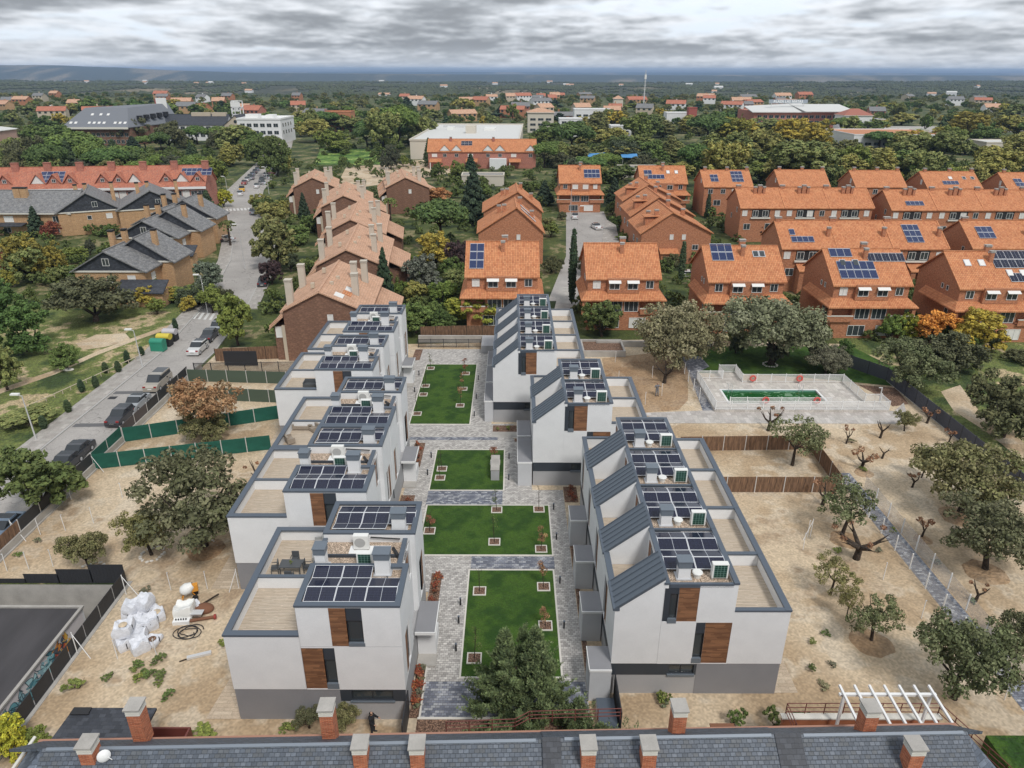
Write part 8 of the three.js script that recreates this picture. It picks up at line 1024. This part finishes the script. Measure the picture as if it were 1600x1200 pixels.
person('person in grey standing on the brown plot with both arms raised to the chest', ...at(1026, 618), 0.2, [[[-0.36, 1.28, 0.08], [-0.2, 1.46, 0.26]], [[0.36, 1.28, 0.08], [0.2, 1.46, 0.26]]], [0.16, 0.17, 0.19], [0.2, 0.21, 0.23], [0.03, 0.025, 0.02]);
person('person in black behind the slate roof holding out a phone', ...at(584, 1146), 1.4, [[[-0.26, 1.14, 0.02], [-0.24, 1.02, 0.24]], [[0.28, 1.2, 0.14], [0.16, 1.24, 0.4]]], [0.015, 0.015, 0.018], [0.02, 0.02, 0.025], [0.012, 0.01, 0.01]);
// ---------------------------------------------------------------- the slate-roofed building in the foreground
{
  const o = thing('slate_roof_row', 'long slate-roofed building along the bottom edge with brick chimneys', 'building', 0, 0, 25.1, 0.024);
  const XL = -24.2, XR = 23.4, R = 8.0, nearE = [5.0, -4.6], farE = [6.1, 2.05];
  const slateN = std({ ...courses(0.26, 0.19, 16, 22, 40, [[86, 93, 103], [92, 99, 109], [80, 87, 97], [95, 101, 110], [88, 92, 97]], [50, 55, 62], 0.012, 0.5, 0.09, 27), bumpScale: 0.02, roughness: 0.6 });
  const near = (x0, x1, dy) => slab([[x0, nearE[0] + dy, nearE[1]], [x1, nearE[0] + dy, nearE[1]], [x1, R + dy, 0], [x0, R + dy, 0]], 0.2), farS = (x0, x1, dy) => slab([[x1, farE[0] + dy, farE[1]], [x0, farE[0] + dy, farE[1]], [x0, R + dy, 0], [x1, R + dy, 0]], 0.2);
  part(o, 'roof_slope', [near(XL + 1.6, 1.6, 0)], slateN, 'left section of the near roof slope'); part(o, 'roof_slope', [near(2.3, 13.0, 0.05)], slateN, 'middle section of the near roof slope'); part(o, 'roof_slope', [near(14.2, XR - 0.8, 0)], slateN, 'right section of the near roof slope');
  part(o, 'roof_slope', [farS(XL, 1.6, 0), farS(1.6, 13.6, 0.05), farS(13.6, XR, 0)], slateN, 'far roof slope');
  part(o, 'hip_slope', [slab([[XL - 1.6, 4.6, nearE[1]], [XL + 1.6, nearE[0], nearE[1]], [XL + 1.6, R, 0], [XL - 0.2, 6.4, 1.6]], 0.2)], M.slate, 'left hip slope'); part(o, 'hip_slope', [slab([[XR - 0.8, nearE[0], nearE[1]], [XR + 3.4, 3.6, nearE[1]], [XR + 0.4, 6.3, 1.8], [XR - 0.8, R, 0]], 0.2)], M.slate, 'right hip slope');
  part(o, 'valley_flashing', [slab([[12.95, nearE[0] + 0.12, nearE[1]], [14.25, nearE[0] + 0.12, nearE[1]], [14.25, R + 0.12, 0], [12.95, R + 0.12, 0]], 0.2)], M.slateDark); part(o, 'valley_flashing', [slab([[1.5, nearE[0] + 0.16, nearE[1]], [2.4, nearE[0] + 0.16, nearE[1]], [2.4, R + 0.16, 0], [1.5, R + 0.16, 0]], 0.2)], M.slateDark);
  const lead = std({ color: rgb(0.2, 0.23, 0.27), roughness: 0.5, metalness: 0.2 });
  for (const [a, b, dy] of [[XL + 1.8, 1.2, 0], [2.6, 12.8, 0.05], [14.4, XR - 1, 0]]) part(o, 'ridge_flashing', [slab([[a, R - 0.02 + dy, -0.1], [b, R - 0.02 + dy, -0.1], [b, R + 0.05 + dy, 0.02], [a, R + 0.05 + dy, 0.02]], 0.05)], lead);
  part(o, 'gutter', [bx(XL - 0.3, XR + 0.4, 5.86, 6.06, 1.98, 2.2)], std({ color: rgb(0.38, 0.2, 0.14) })); part(o, 'gable_trim', [tube([XL - 1.7, 4.7, nearE[1]], [XL - 0.2, 6.6, 1.9], 0.09, 0.09, 5)], M.trim); part(o, 'wall', [bx(XL, XR, -0.2, 5.0, -3.9, 1.8)], M.brick);
  const chim = (u, vTop, far) => {
    const f = far ? 26.4 : 24.35, top = far ? 8.9 : 8.75, x = (u - 800) * perPixel(f, top), lf = f - 25.1 - 0.024 * 0 - x * 0.024;
    const y0 = far ? 6.4 : 7.2, w = 0.33, d = 0.36, c = part(o, 'chimney', [bx(x - w, x + w, y0, top - 0.42, lf - d, lf + d)], M.chimBrick);
    for (let k = 0; k < 3; k++) part(c, 'louvre', [bx(x - w - 0.02, x + w + 0.02, top - 0.42 + k * 0.12, top - 0.35 + k * 0.12, lf - d - 0.02, lf + d + 0.02)], M.trim);
    part(c, 'louvre_core', [bx(x - w + 0.1, x + w - 0.1, top - 0.42, top - 0.05, lf - d + 0.1, lf + d - 0.1)], M.black); part(c, 'cap', [bx(x - w - 0.07, x + w + 0.07, top - 0.06, top + 0.03, lf - d - 0.08, lf + d + 0.08)], M.concrete); void vTop;
  };
  for (const [u, v] of [[212, 1131], [512, 1103], [1064, 1090], [1363, 1088]]) chim(u, v, true);
  for (const [u, v] of [[136, 1178], [563, 1147], [652, 1143], [920, 1136], [1015, 1136], [1432, 1138]]) chim(u, v, false);
  { const d = thing('satellite_dish', 'white satellite dish beside the leftmost chimney', 'dish', (163 - 800) * perPixel(24.3, 8), 7.5, 24.3, 0.6); const g = new THREE.SphereGeometry(0.42, 16, 6, 0, 6.3, 0, 0.8); g.rotateX(1.2); g.translate(0, 0.5, 0); part(d, 'dish', [g], M.whitePaint); part(d, 'arm', [tube([0, 0.4, 0], [0.3, 0.6, -0.7], 0.03, 0.02)], M.whitePaint); part(d, 'mast', [tube([0, 0, 0], [0, 0.6, 0], 0.04, 0.04)], M.steel); }
  // terraces beyond the ridge
  const rail = (name, label, pts, y, h) => { const q = thing(name, label, 'railing', pts[0][0], y, pts[0][1], 0, 'wine-red railings'); for (let s = 0; s < pts.length - 1; s++) { const [xa, fa] = pts[s], [xb, fb] = pts[s + 1], n = Math.max(1, Math.round(Math.hypot(xb - xa, fb - fa) / 1.2)), P = (k) => [xa + (xb - xa) * k / n - pts[0][0], fa + (fb - fa) * k / n - pts[0][1]]; for (let k = 0; k <= n; k++) { const p = P(k); part(q, 'post', [tube([p[0], 0, p[1]], [p[0], h, p[1]], 0.03, 0.03, 5)], M.wine); } for (const yy of [h, h * 0.66, h * 0.33]) part(q, 'rail', [tube([...P(0).slice(0, 1), yy, P(0)[1]], [P(n)[0], yy, P(n)[1]], 0.028, 0.028, 5)], M.wine); } };
  const tr = thing('roof_terrace', 'rust-brown roof terrace under the white pergola', 'terrace', 19.2, 0, 27.6); part(tr, 'floor', [bx(-3.2, 6.0, 2.0, 2.3, -0.2, 3.4)], M.rust); part(tr, 'parapet', [bx(-3.2, 6.0, 2.3, 3.1, 3.1, 3.35)], std({ color: rgb(0.35, 0.13, 0.06) }), 'terracotta parapet'); part(tr, 'coping', [bx(-3.3, 6.1, 3.1, 3.2, 3.02, 3.42)], M.trim); part(tr, 'wall', [bx(-3.2, 6.0, -0.1, 2.0, -0.2, 3.4)], M.brick);
  rail('terrace_railing', 'wine-red railing round the pergola terrace', [[16.2, 28.2], [16.2, 31.0], [25.2, 31.0], [26.6, 27.0], [27.6, 22.5]], 3.0, 1.0); rail('terrace_railing', 'wine-red railing before the big juniper', [[-3.5, 27.9], [0.2, 28.1], [1.0, 28.6], [6.0, 28.8]], 5.2, 0.8);
  const pg = thing('pergola', 'white timber pergola above the roof terrace', 'pergola', 18.8, 2.3, 30.2); for (const x of [0.1, 5.0]) part(pg, 'post', [bx(x - 0.07, x + 0.07, 0, 3.2, -0.07, 0.07)], M.whitePaint); part(pg, 'cross_beam', [bx(-0.2, 5.3, 3.2, 3.34, -0.08, 0.08)], M.whitePaint); for (let i = 0; i < 7; i++) { const x = -0.0 + i * 0.85; part(pg, 'rafter', [slab([[x - 0.06, 3.35, -2.6], [x + 0.06, 3.35, -2.6], [x + 0.06, 3.5, 0.5], [x - 0.06, 3.5, 0.5]], 0.14)], M.whitePaint); }
  { const q = thing('rust_shed', 'small rust-red chimney block behind the roof edge', 'shed', 12.1, 0, 29.2); part(q, 'body', [bx(-0.5, 0.7, 0, 3.2, 0, 0.9)], M.rust); part(q, 'lid', [bx(-0.6, 0.8, 3.2, 3.3, -0.1, 1)], M.rust); }
  { const q = thing('roof_hatch', 'grey roof hatch beside the pergola terrace', 'hatch', 15.1, 0, 29.4); part(q, 'curb', [bx(-0.9, 0.9, 0, 2.4, -0.2, 1.2)], M.concrete); part(q, 'glass', [bx(-0.8, 0.8, 2.4, 2.46, -0.1, 1.1)], M.glass); } { const q = thing('roof_hatch', 'grey roof hatch beside the brown timber enclosure', 'hatch', -17.1, 0, 28.6); part(q, 'curb', [bx(-1.1, 0.9, 0, 2.2, -0.2, 1.0)], M.concrete); part(q, 'glass', [bx(-0.9, 0.8, 2.2, 2.26, -0.1, 0.9)], M.glass); }
  { const q = thing('lean_to', 'dark slate lean-to roof at lower left beyond the main roof', 'shed', -24, 0, 28.2); part(q, 'roof', [slab([[-2.6, 2.6, -0.6], [2.6, 2.6, -0.6], [2.9, 3.2, 3.1], [-2.0, 3.2, 3.1]], 0.16)], M.slateDark); part(q, 'wall', [bx(-2.0, 2.4, 0, 2.5, -0.2, 2.6)], M.brick); part(q, 'roof_patch', [slab([[-2.0, 3.24, 2.6], [-0.9, 3.24, 2.6], [-0.9, 3.3, 3.05], [-1.95, 3.3, 3.05]], 0.06)], M.black); }
  { const q = thing('timber_enclosure', 'open brown timber enclosure beside the lean-to', 'enclosure', -20.6, 0, 28.6); for (const [a, b, c, d] of [[-0.9, 1.5, 2.2, 2.3], [1.4, 1.5, 0, 2.2], [-0.9, -0.8, 0, 2.2]]) part(q, 'board_wall', [bx(a, b, 0, 2.1, c, d)], M.wine); part(q, 'post', [bx(0.2, 0.35, 0, 2.1, 1, 1.15)], M.wood); part(q, 'floor', [bx(-0.9, 1.5, 0, 0.1, 0, 2.2)], M.black); }
  solo('box_hedge', 'clipped green hedge at the lower right corner', 'hedge', [bx(27.6, 36, 0, 2.6, 22, 30)], std({ map: M.lawn.map, bumpMap: M.soil.bumpMap, bumpScale: 0.3, roughness: 1 }));
  // big juniper and the shrubs behind the roof
  reseed(222);
  const plume = (H, R, n, tops) => { const cl = []; for (const [tx, tz, th, tr] of tops) { const m = Math.round(95 * tr * th); for (let i = 0; i < m; i++) { const y = Math.pow((i + 0.5) / m, 0.9), r = R * tr * Math.pow(1 - y, 0.8) * rr(0.45, 1.0), a = i * 2.4; cl.push([tx + Math.cos(a) * r, 0.35 + y * H * th, tz + Math.sin(a) * r, 0.24 + 0.26 * (1 - y)]); } }
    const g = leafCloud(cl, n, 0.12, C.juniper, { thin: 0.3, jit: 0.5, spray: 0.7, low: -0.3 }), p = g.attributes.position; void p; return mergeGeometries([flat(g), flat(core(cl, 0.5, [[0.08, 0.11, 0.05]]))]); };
  const sprays = (cl0, n) => { const cl = []; for (const [x, y, z, l] of cl0) for (let k = 0; k < 6; k++) cl.push([x + (x * 0.1) * k * l, y + k * 0.15 * l, z + z * 0.1 * k * l, 0.24 - k * 0.032]); return leafCloud(cl, n, 0.1, C.juniper, { thin: 0.3, jit: 0.4, spray: 0.6, low: -0.6 }); };
  { const t = thing('juniper_tree', 'big feathery juniper at the bottom of the courtyard', 'tree', 0.55, 0, 33.0), tips = []; for (let i = 0; i < 64; i++) { const y = rr(0.1, 0.92), a = i * 2.4, r = 3.0 * Math.pow(1 - y * 0.86, 0.7); tips.push([Math.cos(a) * r, 0.4 + y * 6.4, Math.sin(a) * r, rr(0.6, 1.1)]); }
    partOf(t, 'crown', plume(7.4, 3.1, 40000, [[-0.95, 0, 0.97, 0.72], [0.9, 0.2, 1.02, 0.78], [0, -0.6, 0.72, 1.05]]), LEAF); partOf(t, 'branch_tips', sprays(tips, 15000), LEAF); part(t, 'trunk', [tube([0, 0, 0], [-0.3, 5, 0], 0.22, 0.08, 7), tube([0, 0.6, 0], [0.5, 5.2, -0.1], 0.17, 0.06, 7)], M.bark); }
  const jun = (l, x, f, H, R, n) => { const t = thing('juniper_shrub', l, 'shrub', x, 0, f, rnd() * 6, 'junipers behind the roof'), k = H / 3, tips = []; for (let i = 0; i < 18; i++) { const a = i * 2.4; tips.push([Math.cos(a) * R * 0.8, rr(0.3, 0.9) * H, Math.sin(a) * R * 0.8, 0.7]); } const c = partOf(t, 'crown', mergeGeometries([flat(plume(H, R, n, [[0, 0, 1, 0.9]])), flat(sprays(tips, n * 0.4))]), LEAF); void c; void k; part(t, 'trunk', [tube([0, 0, 0], [0, H * 0.7, 0], 0.08, 0.03, 5)], M.bark); };
  jun('feathery juniper shrub right of the big juniper', 4.1, 32.2, 2.6, 0.9, 2200); jun('bushy juniper left of the cellar entry', 5.3, 30.6, 2.2, 1.1, 2200); jun('tall juniper shrub before the near right row', 6.9, 30.2, 2.2, 1.2, 2200); jun('juniper shrub beside the right eave chimney', 10.1, 29.6, 1.6, 0.8, 1500); jun('low juniper left of the rust-red block', 11.1, 29.4, 1.3, 0.7, 1200);
  reseed(90); for (const [u, v, H, w, k, l] of [[485, 1138, 1.7, 2.0, 'oak', 'green shrub left of the eave chimney at lower left'], [540, 1138, 1.8, 2.0, 'oak', 'green shrub right of the eave chimney at lower left'], [452, 1142, 0.7, 1.2, 'shrub', 'low shrub left of the eave chimney'], [1035, 1098, 0.9, 1.2, 'shrub', 'spiky shrub on sand before the near right row'], [18, 1185, 3.4, 2.6, 'limeTree', 'bright yellow bush at the lower left corner'], [60, 1165, 1.4, 1.6, 'greenTree', 'green bush beside the yellow bush at lower left'], [1150, 1133, 1.2, 1.5, 'shrub', 'green shrub left of the roof hatch'], [1210, 1133, 1.2, 1.5, 'shrub', 'green shrub right of the rust-red block'], [1255, 1133, 1.2, 1.8, 'shrub', 'green shrub beside the pergola terrace'], [320, 1150, 0.6, 2.2, 'shrub', 'low green edging beyond the roof at lower left']]) { const [x, f] = at(u, v); tree(k, /bush/.test(l) ? 'garden_bush' : 'garden_shrub', l, x, f, H, w, 'shrubs beyond the roof'); }
}
// ---------------------------------------------------------------- the land beyond the town
{
  const NA = 260, NR = 120, pos = [], col = [], idx = [], uvs = [], heightOf = (az, r) => {
    const x = Math.tan(az);                       // picture direction: -0.78 .. 0.78
    const n1 = fbm(x * 5 + 9, Math.log(r) * 5, 301, 4) - 0.5, n2 = fbm(x * 22, Math.log(r) * 16, 311, 3) - 0.5;
    const near = sstep(1100, 1500, r) * (1 - sstep(1700, 2400, r)) * -14;
    const r1 = Math.exp(-(((r - 2900) / 650) ** 2)) * (-14 + 9 * sstep(0.1, 0.62, x) + 5 * sstep(-0.3, -0.7, x));
    const valley = sstep(3200, 4300, r) * (1 - sstep(6200, 7800, r)) * -70;
    const r2 = Math.exp(-(((r - 9000) / 1700) ** 2)) * (-12 + 62 * sstep(-0.34, -0.6, x) + 26 * sstep(-0.05, -0.45, x) + 6 * sstep(0.3, 0.7, x)) - 40 * sstep(10300, 11800, r) * (1 - sstep(14500, 16500, r));
    const r3 = sstep(14500, 17000, r) * (12 + 30 * sstep(-0.55, -0.75, x)); const fall = -r * r / 12.8e6 * 0.9;
    const amp = sstep(1150, 2200, r) * (4.5 + r * 0.0011);
    return -1 + near + r1 + valley + r2 + r3 + fall + amp * n1 * 1.5 + amp * n2 * 0.5;
  };
  for (let j = 0; j <= NR; j++) for (let i = 0; i <= NA; i++) {
    const az = (i / NA - 0.5) * 2.2, r = 1080 * Math.pow(19, j / NR), y = j === 0 ? -0.4 : heightOf(Math.max(-1.05, Math.min(1.05, az)) * 0.75, r), x = Math.tan(az * 0.75) * r;
    pos.push(x, y, -r); uvs.push(x, r);
    const p = fbm(x / (240 + r * 0.04), r / (420 + r * 0.1), 401, 4), q = fbm(x / (60 + r * 0.01), r / (120 + r * 0.03), 411, 3), k = sstep(0.53, 0.66, 0.55 * p + 0.45 * q); const c = mix3([0.066, 0.078, 0.052], [0.32, 0.27, 0.2], k * 0.85); col.push(...c);
  }
  for (let j = 0; j < NR; j++) for (let i = 0; i < NA; i++) { const a = j * (NA + 1) + i, b = a + 1, c = a + NA + 1, d = c + 1; idx.push(a, b, d, a, d, c); }
  const g = new THREE.BufferGeometry(); g.setAttribute('position', new THREE.Float32BufferAttribute(pos, 3)); g.setAttribute('color', new THREE.Float32BufferAttribute(col, 3)); g.setAttribute('uv', new THREE.Float32BufferAttribute(uvs, 2)); g.setIndex(idx); g.computeVertexNormals();
  const scrub = tex(512, 512, (i, j, u, v) => { const a = vnoise(u * 90, v * 90, 5, 90), b = fbm(u * 20, v * 20, 9, 3, 20), t = sstep(0.45, 0.62, a * 0.6 + b * 0.4); return mix3([150, 160, 140], [255, 244, 226], 1 - t); }, 420, 420);
  const m = new THREE.Mesh(g, std({ vertexColors: true, map: scrub, roughness: 1 })); m.name = 'hills'; m.userData.kind = 'structure'; scene.add(m);
  // scrub oaks dotted over the nearer slopes
  reseed(640); const geo = new THREE.IcosahedronGeometry(1, 1), P = geo.attributes.position; for (let i = 0; i < P.count; i++) { const s = 0.75 + 0.5 * lattice(Math.round(P.getX(i) * 50), Math.round(P.getY(i) * 50) + Math.round(P.getZ(i) * 31), 3); P.setXYZ(i, P.getX(i) * s, P.getY(i) * s * 0.7, P.getZ(i) * s); } geo.computeVertexNormals();
  const N = 42000, im = new THREE.InstancedMesh(geo, std({ color: rgb(0.07, 0.082, 0.048), roughness: 1 }), N), mt = new THREE.Matrix4(), cc = new THREE.Color(); im.name = 'hill_scrub'; im.userData.kind = 'stuff';
  let k = 0; for (let t = 0; t < 400000 && k < N; t++) { const r = 1120 * Math.pow(3.1, rnd()), x = rr(-0.8, 0.8), X = x * r, az = Math.atan(x); if (fbm(X / 90, r / 150, 421, 3) < rr(0.36, 0.66)) continue; const s = rr(1.8, 3.8) * (1 + r / 6000); mt.makeScale(s, s * rr(0.8, 1.2), s).setPosition(X, heightOf(az, r) + s * 0.3, -r); im.setMatrixAt(k, mt); const q = rr(0.7, 1.3); im.setColorAt(k, cc.setRGB(q, q, q * rr(0.8, 1))); k++; } im.count = k; scene.add(im);
  // a scatter of pale villas on the far slopes
  reseed(71); const vs = []; for (let i = 0; i < 26; i++) { const r = rr(1500, 3600), x = rr(-0.7, 0.72); vs.push([x, r]); } vs.sort((a, b) => a[0] - b[0]);
  vs.forEach(([x, r], i) => { const y = heightOf(Math.atan(x), r), o = thing('hill_house', `tiny pale house on the wooded slope, ${ordinal(i)} from left`, 'house', x * r, y, r, rr(-0.6, 0.6), 'houses on the far slopes'), W = rr(12, 26); part(o, 'wall', [bx(-W / 2, W / 2, -3, 6, 0, 10)], M.white); part(o, 'roof', [slab([[-W / 2 - 0.5, 6, -0.5], [W / 2 + 0.5, 6, -0.5], [W / 2 + 0.5, 9, 5], [-W / 2 - 0.5, 9, 5]], 0.3), slab([[W / 2 + 0.5, 6, 10.5], [-W / 2 - 0.5, 6, 10.5], [-W / 2 - 0.5, 9, 5], [W / 2 + 0.5, 9, 5]], 0.3)], i % 3 ? M.tilePeach : M.roofPale); });
}
scene.traverse((o) => { if (o.isMesh) o.castShadow = o.receiveShadow = true; });
renderer.render(scene, camera);
